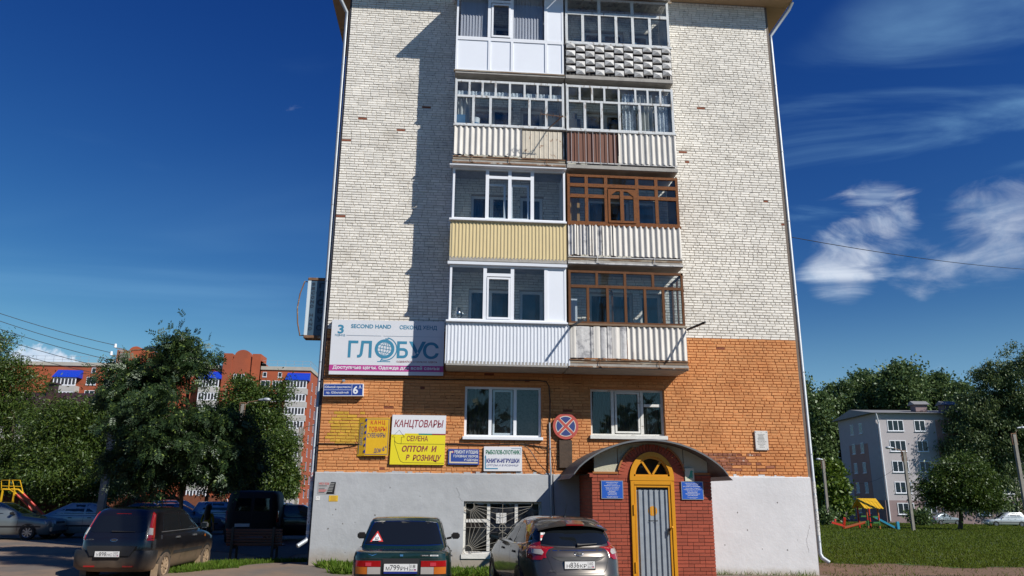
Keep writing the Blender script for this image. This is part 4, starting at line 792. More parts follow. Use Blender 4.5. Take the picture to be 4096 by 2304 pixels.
# vertical light box on the far corner of the side wall
t=thing('light_box_sign','tall dark vertical light box with raised outline letters at the left corner','sign',(-.6,.3,4.9))
yb=.30; TL=W(1236,1122,yb); BL=W(1215.3,1340,yb); TR=W(1312,1122,yb); x0,x1=(TL.x+BL.x)/2,TR.x+.02
C('box_face',(.055,.10,.15),.35,var=.1,vscale=3); C('box_edge',(.60,.68,.72),.4)
MB().box(x0+.0,yb,BL.z,x1,yb+.3,TL.z).build('box',X['box_face'],t); MB().box(x0-.012,yb-.004,BL.z,x0+.0,yb+.31,TL.z).box(x0,yb-.006,BL.z,x0+.075,yb-.001,TL.z).build('edge_trim',X['box_edge'],t)
for z_ in (TL.z+.003,BL.z-.083): MB().box(x0-.015,yb-.02,z_,x1,yb+.31,z_+.08).build('end_cap',X['rust'],t,bevel=.01)
F=Face((x0,yb-.001,BL.z),(x1,yb-.001,BL.z),(x0,yb-.001,TL.z),.006); C('outline_letter',(.018,.03,.05),.6)
for i,s_ in enumerate('ГЛ БУС'):
    if s_!=' ': F.text(s_,.55,.865-i*.155,.84,.96-i*.155,X['outline_letter'],t,.03)
F.ring(.68,.60,.05,.095,X['outline_letter'],t)
for i,s_ in enumerate('SECOND HAND'):
    if s_!=' ': F.text(s_,.19,.91-i*.082,.36,.965-i*.082,X['outline_letter'],t,.03)
MB().tube([(x0-.0,yb+.1,TL.z-.02),(x0-.12,yb+.1,TL.z-.0),(x0-.22,yb+.1,TL.z-.35),(x0-.26,yb+.1,(TL.z+BL.z)/2),(x0-.22,yb+.1,BL.z+.35),(x0-.13,yb+.1,BL.z),(x0,yb+.1,BL.z+.02)],.018,8).build('bow_bracket',X['rust'],t,60)
MB().box(x1-.02,yb+.05,TL.z-.3,.0,yb+.1,TL.z-.25).box(x1-.02,yb+.05,BL.z+.25,.0,yb+.1,BL.z+.3).build('wall_bracket',X['rust'],t)
# ---------------------------------------------------------------- cables and conduit on the wall
def cable(name,label,pts,r,m_='black_metal',sub=1):
    t=thing(name,label,'cable',pts[0]); MB().tube(pts,r,6).build('strand',X[m_],t,60); return t
def wp(px,py,y=-.035): v=W(px,py,y); return (v.x,y,v.z)
cable('wall_cable','thick black cable running along the wall below the large banner',[wp(1290,1508),wp(1400,1512),wp(1500,1514),wp(1600,1514),wp(1750,1518),wp(2000,1520),wp(2150,1522),wp(2185,1526),wp(2196,1545),wp(2200,1600),wp(2200,1690)],.014)
cable('wall_cable','black cable bundle passing behind the sign boards at mid height',[wp(1272,1774,-.03),wp(1420,1776,-.03),wp(1560,1778,-.03),wp(1800,1776,-.03),wp(1950,1779,-.03),wp(2090,1776,-.03),wp(2190,1790,-.03)],.014)
cable('wall_cable','thin black cable sagging below the upper bundle at the left corner',[wp(1270,1800,-.03),wp(1330,1798,-.03),wp(1425,1782,-.03)],.008)
cable('wall_cable','black cable hanging in a curve to the conduit left of the porch',[wp(2090,1778,-.05),wp(2120,1800,-.12),wp(2150,1850,-.15),wp(2185,1885,-.1),wp(2205,1890,-.06)],.011)
cable('wall_cable','thinner black cable looping down beside the conduit',[wp(2130,1776,-.04),wp(2175,1800,-.1),wp(2220,1790,-.1),wp(2225,1830,-.08),wp(2212,1900,-.06),wp(2215,2000,-.09),wp(2222,2120,-.09)],.008)
t=thing('conduit','thin grey vertical conduit pipe rising from the ground between the windows','pipe',wp(2195,2290)); MB().tube([wp(2198,1690,-.05),wp(2201,1850,-.07),wp(2204,1905,-.09),wp(2208,2230,-.1)],.022,10).build('pipe',X['galv'],t,40)
t=thing('security_camera','tiny grey camera on a bracket above the address sign','camera',wp(1374,1530)); A=W(1374,1523,-.15); MB().box(A.x-.03,-.2,A.z-.025,A.x+.04,-.1,A.z+.025).build('housing',X['frame_steel'],t,bevel=.008); MB().bar((A.x,-.12,A.z+.02),(A.x,0,A.z+.06),.02).build('bracket',X['frame_steel'],t)
# ---------------------------------------------------------------- entrance porch
PY=-1.85; X0,X1=6.63,9.46; ZG=ground(8,-1.5)-.1; ZTP=2.22
por=thing('entrance_porch','small red brick entrance porch with arched grey roof and yellow door frame','porch',(8.05,PY,ground(8,-2)))
C('porch_brick',(.34,.068,.034),.8,var=.12,vscale=12,bump=.3,bscale=60,island=.16); C('porch_mortar',(.17,.11,.085),.95,var=.2,vscale=20); C('porch_yellow',(.62,.27,.006),.42,var=.05,vscale=6); C('stucco',(.52,.50,.38),.9,var=.06,vscale=20,bump=.6,bscale=60); C('terracotta_trim',(.36,.13,.03),.6); C('roof_felt',(.10,.09,.085),.75,var=.15,vscale=5); C('roof_edge',(.13,.14,.15),.6)
wl=empty('wall',por)
dl=W(2519,1924,PY); dr=W(2693.7,1926,PY); DX0,DX1,DZ=dl.x,dr.x,dl.z; al=W(2517.3,1911,PY); AZ0=al.z; ACX=(DX0+DX1)/2; ARO=(DX1-DX0)/2+.005; ah=W(2607.7,1808,PY).z-AZ0
CCX=7.95; CZ0=2.12; CZ1=2.90; CHW=1.80
def canopy_z(x): u=(x-CCX)/CHW; return CZ0+(CZ1-CZ0)*max(0,1-u*u)**.8*1.0
core=MB(); core.box(X0+.012,PY+.012,ZG,DX0,PY+.2,2.2).box(DX1,PY+.012,ZG,X1-.012,PY+.2,2.2).box(X0+.012,PY+.2,ZG,X0+.2,-.06,2.2).box(X1-.2,PY+.2,ZG,X1-.012,-.06,2.2).box(DX0,PY+.012,DZ,DX1,PY+.2,AZ0-.0); core.build('mortar_core',X['porch_mortar'],wl)
pv=[]
def pbrick(L_):
    m=MB(); m.box(-L_/2,0,-.0325,L_/2,.05,.0325,.0012); me=m.mesh('brick'); me.materials.append(X['porch_brick']); return me
PM={'s':[pbrick(.25) for _ in range(4)],'h':[pbrick(.12) for _ in range(3)]}
def place(me,loc,rot=(0,0,0),sx=1):
    o=bpy.data.objects.new('brick',me); COL.objects.link(o); adopt(o,wl); o.location=loc; o.rotation_euler=rot; o.scale=(sx,1,1)
rows=int((2.2-ZG)/.0785)
for c_ in range(rows):
    z=ZG+.0785*(c_+.5)
    if z<-.28: continue
    for xa,xb,ph in ((X0,DX0-.006,0),(DX1+.006,X1,1)):
        x=xa-(.13 if (c_+ph)%2 else 0); j=0
        while x<xb-.02:
            L_=.255 if (j+c_)%3 else .125
            a=max(x,xa); e=min(x+L_,xb); x+=L_+.0085; j+=1
            if e-a<.035: continue
            k_='s' if e-a>.16 else 'h'; place(random.choice(PM[k_]),((a+e)/2,PY+random.uniform(-.002,.002),z),(0,0,0),(e-a)/(.25 if k_=='s' else .12))
for zz in (DZ+.043,):
    for i in range(5): place(random.choice(PM['s']),(DX0+.11+i*.235,PY,zz),(0,0,0),.9)
for i in range(29):       # radial arch bricks
    a=R(2+i*6.28); rr=ARO+.135; me=random.choice(PM['s']); place(me,(ACX+rr*math.cos(a),PY+random.uniform(-.003,.003),AZ0+rr*.98*math.sin(a)),(0,-a,0),1.0)
sm=MB()                     # side wall bricks, in deep shade
for c_ in range(rows):
    y=PY+.01-(.13 if c_%2 else 0)
    while y<-.08:
        a=max(y,PY+.006); e=min(y+.25,-.06); z=ZG+.0785*c_
        if e-a>.04: sm.box(X0,a,z+.006,X0+.02,e,z+.0725); sm.box(X1-.02,a,z+.006,X1,e,z+.0725)
        y+=.259
o=sm.build('side_brickwork',X['porch_brick'],wl); o['kind']='stuff'
# stucco tympanum under the canopy
m=MB(); n=24; base=2.2; ys=PY+.03
for s_ in (-1,1):
    for i in range(n):
        xa=ACX+s_*(ARO+.27)+ (s_*( (X1-.06 if s_>0 else X0+.06)-(ACX+s_*(ARO+.27)) )*s_)*i/n; xb=ACX+s_*(ARO+.27)+(s_*((X1-.06 if s_>0 else X0+.06)-(ACX+s_*(ARO+.27)))*s_)*(i+1)/n
        m.quad((xa,ys,base),(xb,ys,base),(xb,ys,canopy_z(xb)+.02),(xa,ys,canopy_z(xa)+.02))
for i in range(40):        # above the arch, down to its curve
    a0=math.pi*i/40; a1=math.pi*(i+1)/40; rr=ARO+.10; xa,xb=ACX+rr*math.cos(a0)*1.25,ACX+rr*math.cos(a1)*1.25
    za,zb=AZ0+rr*math.sin(a0)*1.05,AZ0+rr*math.sin(a1)*1.05; m.quad((xa,ys+.004,za),(xa,ys+.004,max(za,canopy_z(xa)+.02)),(xb,ys+.004,max(zb,canopy_z(xb)+.02)),(xb,ys+.004,zb))
m.build('stucco_panel',X['stucco'],por)
for a_,b_ in ((X0+.02,ACX-ARO-.27),(ACX+ARO+.27,X1-.02)): MB().box(a_,PY-.012,2.19,b_,PY+.03,2.235).build('trim',X['terracotta_trim'],por)
for s_ in (-1,1):
    m=MB(); P=[(ACX+s_*(ARO+.275)*math.cos(R(a)),PY-.01,AZ0+(ARO+.275)*math.sin(R(a))) for a in range(12,62,6)]
    for p,q in zip(P,P[1:]): m.bar(p,q,.04,.05,(0,1,0))
    m.build('arch_trim',X['terracotta_trim'],por)
m=MB(); m.box(X0-.06,PY-.03,2.11,X0+.02,PY+.05,2.185).box(X0-.10,PY-.035,2.188,X0+.02,PY+.05,2.20).build('corbel',X['porch_brick'],por)
# door
dg=empty('door',por); zb_=ZG+.05; C('zinc',(.36,.40,.44),.45,metal=.35,var=.12,vscale=6)
m=MB(); t_=.085; m.box(DX0,PY-.05,zb_,DX0+t_,PY+.06,DZ).box(DX1-t_,PY-.05,zb_,DX1,PY+.06,DZ).box(DX0+t_,PY-.05,DZ-t_,DX1-t_,PY+.06,DZ); m.build('door_frame',X['porch_yellow'],dg,bevel=.008)
m=MB(); t2=.05; a_,e_=DX0+t_+.006,DX1-t_-.006; m.box(a_,PY-.03,zb_,a_+t2,PY+.02,DZ-t_-.006).box(e_-t2,PY-.03,zb_,e_,PY+.02,DZ-t_-.006).box(a_+t2,PY-.03,DZ-t_-t2-.006,e_-t2,PY+.02,DZ-t_-.006); m.build('leaf_frame',X['porch_yellow'],dg,bevel=.006)
sheet_trap('corrugated_panel',a_+t2,e_-t2,zb_,DZ-t_-t2-.06,PY+.03,.128,.035,X['zinc'],dg,.55); MB().box(a_+t2,PY+.045,zb_,e_-t2,PY+.06,DZ-t_-t2).build('backing',X['black_metal'],dg)
cc=W(2611,2044,PY); m=MB(); n=28; rr=.105
for i in range(n):
    xa=-rr+2*rr*i/n; xb=-rr+2*rr*(i+1)/n; za=math.sqrt(max(0,rr*rr-xa*xa))*1.05; zb2=math.sqrt(max(0,rr*rr-xb*xb))*1.05
    def yq(x): u=((cc.x+x-(a_+t2))%.128)/.128; return PY+.03-(.036 if .42<u<.92 else .002)-.002
    m.quad((cc.x+xa,yq(xa),cc.z-za),(cc.x+xb,yq(xb),cc.z-zb2),(cc.x+xb,yq(xb),cc.z+zb2),(cc.x+xa,yq(xa),cc.z+za))
m.build('yellow_disc',X['porch_yellow'],dg); MB().box(cc.x-.115,PY-.009,cc.z-.225,cc.x+.115,PY-.004,cc.z-.208).build('letter_slot',X['black_metal'],dg)
hk=W(2688,2110,PY-.06); MB().ball((hk.x,PY-.08,hk.z),.032,12,8).build('knob',X['porch_yellow'],dg,60); MB().box(hk.x-.10,PY-.045,hk.z-.16,hk.x-.05,PY-.03,hk.z-.02).build('lock',X['black_metal'],dg)
for z_ in (DZ-.75,DZ-2.0): MB().tube([(DX0+t_-.02,PY-.06,z_),(DX0+t_-.02,PY-.06,z_+.22)],.02,10).build('hinge',X['porch_yellow'],dg,40)
# arched fanlight
fw=empty('fanlight',por); m=MB(); n=24
def arc(r0,r1,y0,y1):
    for i in range(n):
        a0,a1=math.pi*i/n,math.pi*(i+1)/n; p=lambda r_,a,y_:(ACX+r_*math.cos(a),y_,AZ0+.0+r_*ah/ARO*math.sin(a)); 
        m.quad(p(r0,a0,y0),p(r1,a0,y0),p(r1,a1,y0),p(r0,a1,y0)); m.quad(p(r1,a0,y0),p(r1,a0,y1),p(r1,a1,y1),p(r1,a1,y0)); m.quad(p(r0,a0,y1),p(r0,a0,y0),p(r0,a1,y0),p(r0,a1,y1))
arc(ARO-.095,ARO,PY-.05,PY+.08); arc(ARO-.135,ARO-.097,PY-.02,PY+.08); m.box(ACX-ARO,PY-.052,AZ0-.06,ACX+ARO,PY+.08,AZ0+.04).box(ACX-ARO+.1,PY-.02,AZ0+.041,ACX+ARO-.1,PY+.08,AZ0+.08)
for s_ in (-1,1): m.bar((ACX+s_*.03,PY+.0,AZ0+.08),(ACX+s_*.24,PY+.0,AZ0+(ah/ARO)*(ARO-.12)*.88),.045,.045,(0,1,0))
m.build('frame',X['porch_yellow'],fw)
MB().quad(*[(ACX+(ARO-.11)*math.cos(math.pi*i/20),PY+.03,AZ0+(ARO-.11)*ah/ARO*math.sin(math.pi*i/20)) for i in range(21)]).build('pane',X['glass_dark'],fw); MB().box(ACX-ARO,PY+.2,AZ0,ACX+ARO,PY+.22,AZ0+ah).build('dark_lining',X['room'],fw)
# canopy roof
m=MB(); YF=PY-.40; n=30; xs_=[CCX-CHW+2*CHW*i/n for i in range(n+1)]
cz=lambda x:canopy_z(x)+.03
for i in range(n):
    xa,xb=xs_[i],xs_[i+1]; za,zb2=cz(xa),cz(xb); m.cm=0; m.quad((xa,YF,za+.04),(xb,YF,zb2+.04),(xb,-.056,zb2+.04),(xa,-.056,za+.04)); m.quad((xa,YF,za),(xa,-.056,za),(xb,-.056,zb2),(xb,YF,zb2)); m.cm=1; m.quad((xa,YF,za),(xb,YF,zb2),(xb,YF,zb2+.04),(xa,YF,za+.04))
for x_ in (xs_[0],xs_[-1]): m.quad((x_,YF,cz(x_)),(x_,YF,cz(x_)+.04),(x_,-.056,cz(x_)+.04),(x_,-.056,cz(x_)))
me=m.mesh('canopy_roof'); bm=bmesh.new(); bm.from_mesh(me); bmesh.ops.remove_doubles(bm,verts=bm.verts,dist=1e-5); bm.to_mesh(me); bm.free(); cr=link('canopy_roof',me,[X['roof_felt'],X['roof_edge']],por,50)
for s_ in (-1,1): MB().quad((CCX+s_*CHW,YF+.0,CZ0+.03),(CCX+s_*CHW,-.06,CZ0+.03),(CCX+s_*(CHW+.10),-.06,CZ0-.06),(CCX+s_*(CHW+.10),YF,CZ0-.06)).build('drip_flashing',X['roof_edge'],cr)
# plaques on the porch
def plaque(label,a,b,lines):
    A=W(*a,PY-.03); B=W(*b,PY-.03); t=thing('society_plaque',label,'plaque',((A.x+B.x)/2,PY-.03,B.z)); MB().box(A.x,PY-.03,B.z,B.x,PY-.004,A.z).build('frame',X['frame_steel'],t); F=Face((A.x,PY-.03,B.z),(B.x,PY-.03,B.z),(A.x,PY-.03,A.z),.003); F.rect(.03,.035,.97,.965,X['plaque_blue'],t,'face')
    for s_,z_,hw,h_ in lines: F.text(s_,.5-hw,z_,.5+hw,z_+h_,X['ink_white'],t,.012)
plaque('blue plaque with white lettering on the porch left of the yellow door',(2404,1921.6),(2494,1995.4),(('ИНВАЛИДТАРЗЫҢ',.86,.27,.055),('ДӨЙӨМ РӘСӘЙ',.775,.23,.055),('ЙӘМӘҒӘТ ОЙОШМАҺЫ',.69,.36,.055),('"Хеҙмәт Ҡыҙыл Байраҡ',.595,.32,.05),('Орденлы Бөтә Рәсәй',.525,.28,.05),('һуҡырҙар йәмғиәте"',.455,.28,.05),('БАШҠОРТ',.37,.15,.055),('РЕСПУБЛИКА',.285,.21,.055),('ОЙОШМАҺЫ',.20,.20,.055),('Нефтекама ҡалаһының',.10,.26,.035),('урындағы ойошмаһы',.055,.24,.035)))
plaque('blue plaque with white lettering on the porch right of the yellow door',(2724,1925.5),(2815.7,1999),(('ОБЩЕРОССИЙСКАЯ',.86,.32,.055),('ОБЩЕСТВЕННАЯ',.775,.27,.055),('ОРГАНИЗАЦИЯ ИНВАЛИДОВ',.69,.42,.055),('"Всероссийское ордена',.595,.32,.05),('Трудового Красного Знамени',.525,.40,.05),('общество слепых"',.455,.26,.05),('БАШКИРСКАЯ',.37,.22,.055),('РЕСПУБЛИКАНСКАЯ',.285,.32,.055),('ОРГАНИЗАЦИЯ',.20,.23,.055),('Местная организация',.11,.24,.035),('г. Нефтекамск',.06,.16,.035)))
A=W(2739,1872.8,PY-.03); B=W(2778,1924.5,PY-.03); t=thing('dog_notice','small cream notice with a green sitting dog above the right blue plaque','notice',((A.x+B.x)/2,PY-.03,B.z)); MB().box(A.x,PY-.025,B.z,B.x,PY-.004,A.z).build('sheet',C('notice_cream',(.66,.63,.48),.6),t)
F=Face((A.x,PY-.025,B.z),(B.x,PY-.025,B.z),(A.x,PY-.025,A.z),.003); F.poly([(.15,.2),(.35,.27),(.5,.5),(.57,.66),(.6,.78),(.72,.84),(.85,.8),(.92,.72),(.82,.68),(.86,.5),(.84,.22),(.7,.2),(.66,.32),(.55,.2)],C('dog_green',(.06,.36,.25)),t,'dog_figure')
# ---------------------------------------------------------------- cars
def paint(n,c,metal=.0,rough=.3,coat=1.,dirt=None,dz=None,var=0): X[n]=mat(n,c,rough,metal,coat=coat,dirt=dirt,dz=dz,var=var,vscale=5); return X[n]
C('car_glass',(.008,.010,.012),.04,spec=.7); C('rubber',(.014,.013,.012),.75,var=.3,vscale=12); C('black_plastic',(.018,.018,.019),.55); C('chrome',(.62,.63,.65),.12,metal=1.); C('alloy',(.42,.42,.43),.3,metal=.8); C('lamp_red',(.30,.006,.008),.12,coat=1.); C('lamp_orange',(.50,.13,.01),.15,coat=1.); C('lamp_clear',(.42,.39,.36),.12,coat=1.); C('plate_white',(.70,.70,.69),.45); C('dusty_rubber',(.10,.072,.05),.95,var=.25,vscale=9); C('mud_rim',(.33,.235,.15),.8,var=.2,vscale=10); C('headlamp',(.45,.47,.48),.08,coat=1.)
def se_ring(z,yr,yf,w,n,N_=64):
    P=[]; my,h=(yr+yf)/2,(yf-yr)/2
    for i in range(N_):
        t=2*math.pi*i/N_; c,s=math.cos(t),math.sin(t); P.append([w*math.copysign(abs(c)**(2/n),c),my+h*math.copysign(abs(s)**(2/n),s),z])
    return P
def loft(rings,crown=.0,deform=None):
    v=[];f=[];n=len(rings[0])
    R_=list(rings); top=rings[-1]; cy=sum(p[1] for p in top)/n
    for k,sc_ in enumerate((.93,.75,.45,.15)):
        R_.append([[p[0]*sc_,cy+(p[1]-cy)*sc_,p[2]+crown*(1-sc_**2)] for p in top])
    for r in R_: v+= [deform(p) if deform else tuple(p) for p in r]
    for i in range(len(R_)-1):
        for k in range(n): f.append((i*n+k,i*n+(k+1)%n,(i+1)*n+(k+1)%n,(i+1)*n+k))
    f.append(tuple(range(n))[::-1]); e=(len(R_)-1)*n; f.append(tuple(e+k for k in range(n)))
    return v,f
DIRS={'rear':((0,1,0),lambda u,v:(u,-9,v)),'front':((0,-1,0),lambda u,v:(u,9,v)),'left':((1,0,0),lambda u,v:(-9,u,v)),'right':((-1,0,0),lambda u,v:(9,u,v)),'top':((0,0,-1),lambda u,v:(u,v,9)),'rear_right':((-.7071,.7071,0),lambda u,v:(.7071*u+.7071*9,.7071*u-.7071*9,v)),'rear_left':((.7071,.7071,0),lambda u,v:(.7071*u-.7071*9,-.7071*u-.7071*9,v))}
class Car:
    def __init__(s,name,label,loc,rz,group=None,cat='car'):
        s.t=thing(name,label,cat,loc,rz,group,local=True); s.V=[]; s.F=[]; s.bv=None
    def shell(s,v,f,m_,name='body',smooth=38):
        me=bpy.data.meshes.new(name); me.from_pydata(v,[],f); me.update(); o=link(name,me,m_,s.t,smooth); b=len(s.V); s.V+=v; s.F+=[tuple(b+i for i in q) for q in f]; s.bv=BVHTree.FromPolygons(s.V,s.F); return o
    def cast(s,view,u,v):
        d,o=DIRS[view]; h=s.bv.ray_cast(Vector(o(u,v)),Vector(d)); s.n=h[1]; return h[0]
    def patch(s,name,view,poly,m_,off=.004,cuts=2,parent=None,depth=.02,smooth=40):
        d=Vector(DIRS[view][0]); bm=bmesh.new(); vs_=[bm.verts.new((a,b,0)) for a,b in poly]; bm.faces.new(vs_); bmesh.ops.triangulate(bm,faces=bm.faces)
        for _ in range(cuts): bmesh.ops.subdivide_edges(bm,edges=bm.edges[:],cuts=1,use_grid_fill=True)
        hits=[(q,s.cast(view,q.co.x,q.co.y),s.n) for q in bm.verts]; ok=[h for _,h,_n in hits if h is not None]
        if not ok: bm.free(); return None
        ax=max(range(3),key=lambda i:abs(d[i])); med=sorted(h[ax] for h in ok)[len(ok)//2]
        for q,h,nn in hits:
            if h is None or abs(h[ax]-med)>.6:
                o=Vector(DIRS[view][1](q.co.x,q.co.y)); o[ax]=med; h=o; nn=-d
            if nn.dot(d)>0: nn=-nn
            q.co=h+nn*off
        be=[e for e in bm.edges if e.is_boundary]; ex=bmesh.ops.extrude_edge_only(bm,edges=be)
        for g_ in ex['geom']:
            if isinstance(g_,bmesh.types.BMVert): g_.co+=d*(off+depth)
        bmesh.ops.recalc_face_normals(bm,faces=bm.faces); sm_=sum(f.normal.dot(d)*f.calc_area() for f in bm.faces)
        if sm_>0: bmesh.ops.reverse_faces(bm,faces=bm.faces)
        me=bpy.data.meshes.new(name); bm.to_mesh(me); bm.free(); return link(name,me,m_,parent or s.t,smooth)
    def line(s,view,pts,wd,m_,name='panel_gap',off=.0025,parent=None):
        m=MB(); d=Vector(DIRS[view][0]); P=[]
        for (a,b),(c,e) in zip(pts,pts[1:]):
            k=max(2,int(math.hypot(c-a,e-b)/.06))
            P+= [(a+(c-a)*i/k,b+(e-b)*i/k) for i in range(k)]
        P.append(pts[-1])
        for p,q in zip(P,P[1:]):
            dx,dy=q[0]-p[0],q[1]-p[1]; l=math.hypot(dx,dy); nx,ny=-dy/l*wd/2,dx/l*wd/2; Q=[]
            for a,b in ((p[0]+nx,p[1]+ny),(p[0]-nx,p[1]-ny),(q[0]-nx,q[1]-ny),(q[0]+nx,q[1]+ny)):
                h=s.cast(view,a,b)
                if h is None: break
                Q.append(h-d*off)
            if len(Q)==4: m.quad(*Q)
        return m.build(name,m_,parent or s.t) if m.f else None
    def wheel(s,x,y,r,wd,rim,tyre='rubber',spokes=5,steer=0):
        sx=1 if x>0 else -1; w=bpy.data.objects.new('wheel',None); COL.objects.link(w); w.parent=s.t; MATRIX[w.name]=Matrix.Identity(4)
        prof=[(.58,-.5),(.93,-.5),(1,-.32),(1,.32),(.93,.5),(.66,.5),(.64,.42),(.60,.25)]; n=28; v=[];f=[]
        for a_,b_ in prof:
            for k in range(n): t=6.28318*k/n; v.append((x+sx*b_*wd,y+a_*r*math.cos(t),r+a_*r*math.sin(t)))
        for i in range(len(prof)-1):
            for k in range(n): f.append((i*n+k,i*n+(k+1)%n,(i+1)*n+(k+1)%n,(i+1)*n+k))
        me=bpy.data.meshes.new('tyre'); me.from_pydata(v,[],f); me.update(); link('tyre',me,X[tyre],w,35)
        m=MB(); xo=x+sx*wd*.36
        for k in range(spokes):
            a=6.28318*k/spokes+.3; da=.55*3.1416/spokes
            P=[(xo+sx*.012,y+q*r*math.cos(b),r+q*r*math.sin(b)) for q,b in ((.12,a-.5),(.60,a-da*.75),(.62,a),(.60,a+da*.75),(.12,a+.5))]
            m.prism(P,(-sx*.03,0,0))
        m.tube([(xo-sx*.02,y,r),(xo+sx*.022,y,r)],.16*r,14); pr=[(xo+sx*.02,.66),(xo+sx*.0,.58),(xo-sx*.05,.56)]
        b=len(m.v); n=28
        for a_,q in pr:
            for k in range(n): t=6.28318*k/n; m.v.append((a_,y+q*r*math.cos(t),r+q*r*math.sin(t)))
        for i in range(2):
            for k in range(n): m.f.append((b+i*n+k,b+i*n+(k+1)%n,b+(i+1)*n+(k+1)%n,b+(i+1)*n+k)); m.m.append(0)
        m.build('rim',X[rim],w,35); MB().tube([(xo-sx*.06,y,r),(xo-sx*.045,y,r)],.6*r,20).build('brake_disc',X['black_plastic'],w)
    def arch(s,x,y,r,zb=.2,m_='black_plastic',k=1.13):
        P=[(y+k*r*math.cos(R(a)),max(zb,r+k*r*math.sin(R(a)))) for a in range(-38,219,11)]
        return s.patch('wheel_arch','right' if x>0 else 'left',P,X[m_],.002,2)
    def plate(s,cx,cz,txt,reg,parent=None,w=.26,h=.056,y=None,tilt=0):
        p=s.cast('rear',cx,cz); y=p.y-.012 if y is None else y; g=MB().box(cx-w-.01,y,cz-h-.02,cx+w+.01,y+.03,cz+h+.008).build('plate_frame',X['black_plastic'],s.t)
        MB().box(cx-w,y-.004,cz-h,cx+w,y,cz+h).build('number_plate',X['plate_white'],s.t); F=Face((cx-w,y-.004,cz-h),(cx+w,y-.004,cz-h),(cx-w,y-.004,cz+h),.0015)
        pt=s.t; F.text(txt[0],.06,.14,.165,.62,X['ink_black'],pt,.0,name='plate_lettering'); F.text(txt[1:4],.18,.14,.47,.86,X['ink_black'],pt,.0,name='plate_lettering'); F.text(txt[4:],.50,.14,.72,.62,X['ink_black'],pt,.0,name='plate_lettering'); F.line([(.765,.05),(.765,.95)],.004,X['ink_black'],pt,'plate_divider')
        F.text(reg,.80,.45,.94,.88,X['ink_black'],pt,.0,name='plate_lettering'); F.text('RUS',.785,.12,.885,.32,X['ink_black'],pt,.0,name='plate_lettering'); F.rect(.90,.25,.965,.32,X['ink_blue'],pt,'flag_stripe'); F.rect(.90,.13,.965,.24,X['ink_red'],pt,'flag_stripe')
    def mirror(s,x,y,z,w=.17,h=.11,m_='black_plastic'):
        sx=1 if x>0 else -1; m=MB(); m.box(x-w/2,y-.05,z-h/2,x+w/2,y+.06,z+h/2); o=m.build('mirror',m_ if not isinstance(m_,str) else X[m_],s.t,60,bevel=.03)
        MB().box(x-w/2+.015,y-.056,z-h/2+.014,x+w/2-.015,y-.051,z+h/2-.014).build('mirror_glass',X['car_glass'],o); MB().bar((x-sx*w*.5,y,z-h*.3),(x-sx*(w*.5+.08),y+.03,z-h*.45),.04).build('mirror_arm',X['black_plastic'],o)
def smooth01(t): t=min(1,max(0,t)); return t*t*(3-2*t)
# ---- dark green saloon, seen from behind
gz=ground(2.6,-6)
lc=W(1601,2200,-7.0)
c=Car('saloon_car','dark green boxy saloon seen from behind below the basement window',(lc.x,-7.0+2.06,gz),R(.5)); L_=4.12; yr=-2.06
pg=paint('dark_green_paint',(.005,.024,.019),.25,.3,1.)
def dl(p):
    x,y,z=p; k=smooth01((z-.6)/.3); a=0
    if y<-.9: a=.03*smooth01((y+2.0)/1.0)
    if y>.4: a=-.10*smooth01((y-.4)/1.6)
    return (x,y,z+a*k)
rg=[se_ring(z,a,b,w,n) for z,a,b,w,n in ((.20,-1.90,1.92,.70,9),(.26,-1.97,1.98,.765,9),(.50,-2.02,2.02,.80,9),(.70,-2.035,2.02,.808,9),(.84,-2.03,2.0,.795,9),(.905,-2.02,1.98,.775,9),(.93,-1.99,1.95,.745,9))]
body=c.shell(*loft(rg,.03,dl),pg)
rg=[se_ring(z,a,b,w,n) for z,a,b,w,n in ((.90,-1.50,.83,.735,10),(.99,-1.43,.72,.715,10),(1.18,-1.26,.40,.665,9),(1.34,-1.10,.12,.615,8),(1.395,-1.02,.02,.585,7),(1.418,-.94,-.06,.54,6))]
cab=c.shell(*loft(rg,.022),pg,'cabin',38)
rw=[(-.645,1.015),(-.62,1.07),(-.545,1.30),(-.52,1.335),(-.40,1.352),(0,1.36),(.40,1.352),(.52,1.335),(.545,1.30),(.62,1.07),(.645,1.015),(.4,1.003),(0,.998),(-.4,1.003)]
def grow(P,k): cx=sum(p[0] for p in P)/len(P); cz=sum(p[1] for p in P)/len(P); return [(p[0]+math.copysign(k,p[0]-cx) if abs(p[0]-cx)>.1 else p[0],p[1]+math.copysign(k,p[1]-cz)) for p in P]
c.patch('window_trim','rear',grow(rw,.014),X['chrome'],.003,2); gl=c.patch('rear_window','rear',rw,X['car_glass'],.006,3)
for sd in ('left','right'):
    c.patch('side_window',sd,[(-1.26,1.0),(-1.05,1.30),(-.98,1.335),(-.62,1.335),(-.62,1.0)],X['car_glass'],.004,2); c.patch('side_window',sd,[(-.55,1.0),(-.55,1.335),(-.05,1.335),(.12,1.25),(.50,1.0)],X['car_glass'],.004,2)
    for y_ in (-.58,.50): c.line(sd,[(y_,.30),(y_,.92)],.008,X['black_plastic'])
    c.line(sd,[(-1.9,.52),(1.9,.52)],.05,X['black_plastic'],'rub_strip',.008)
    for y_ in (-1.2,-.1): c.patch('door_handle',sd,[(y_,.80),(y_+.16,.80),(y_+.16,.83),(y_,.83)],X['chrome'],.02,1)
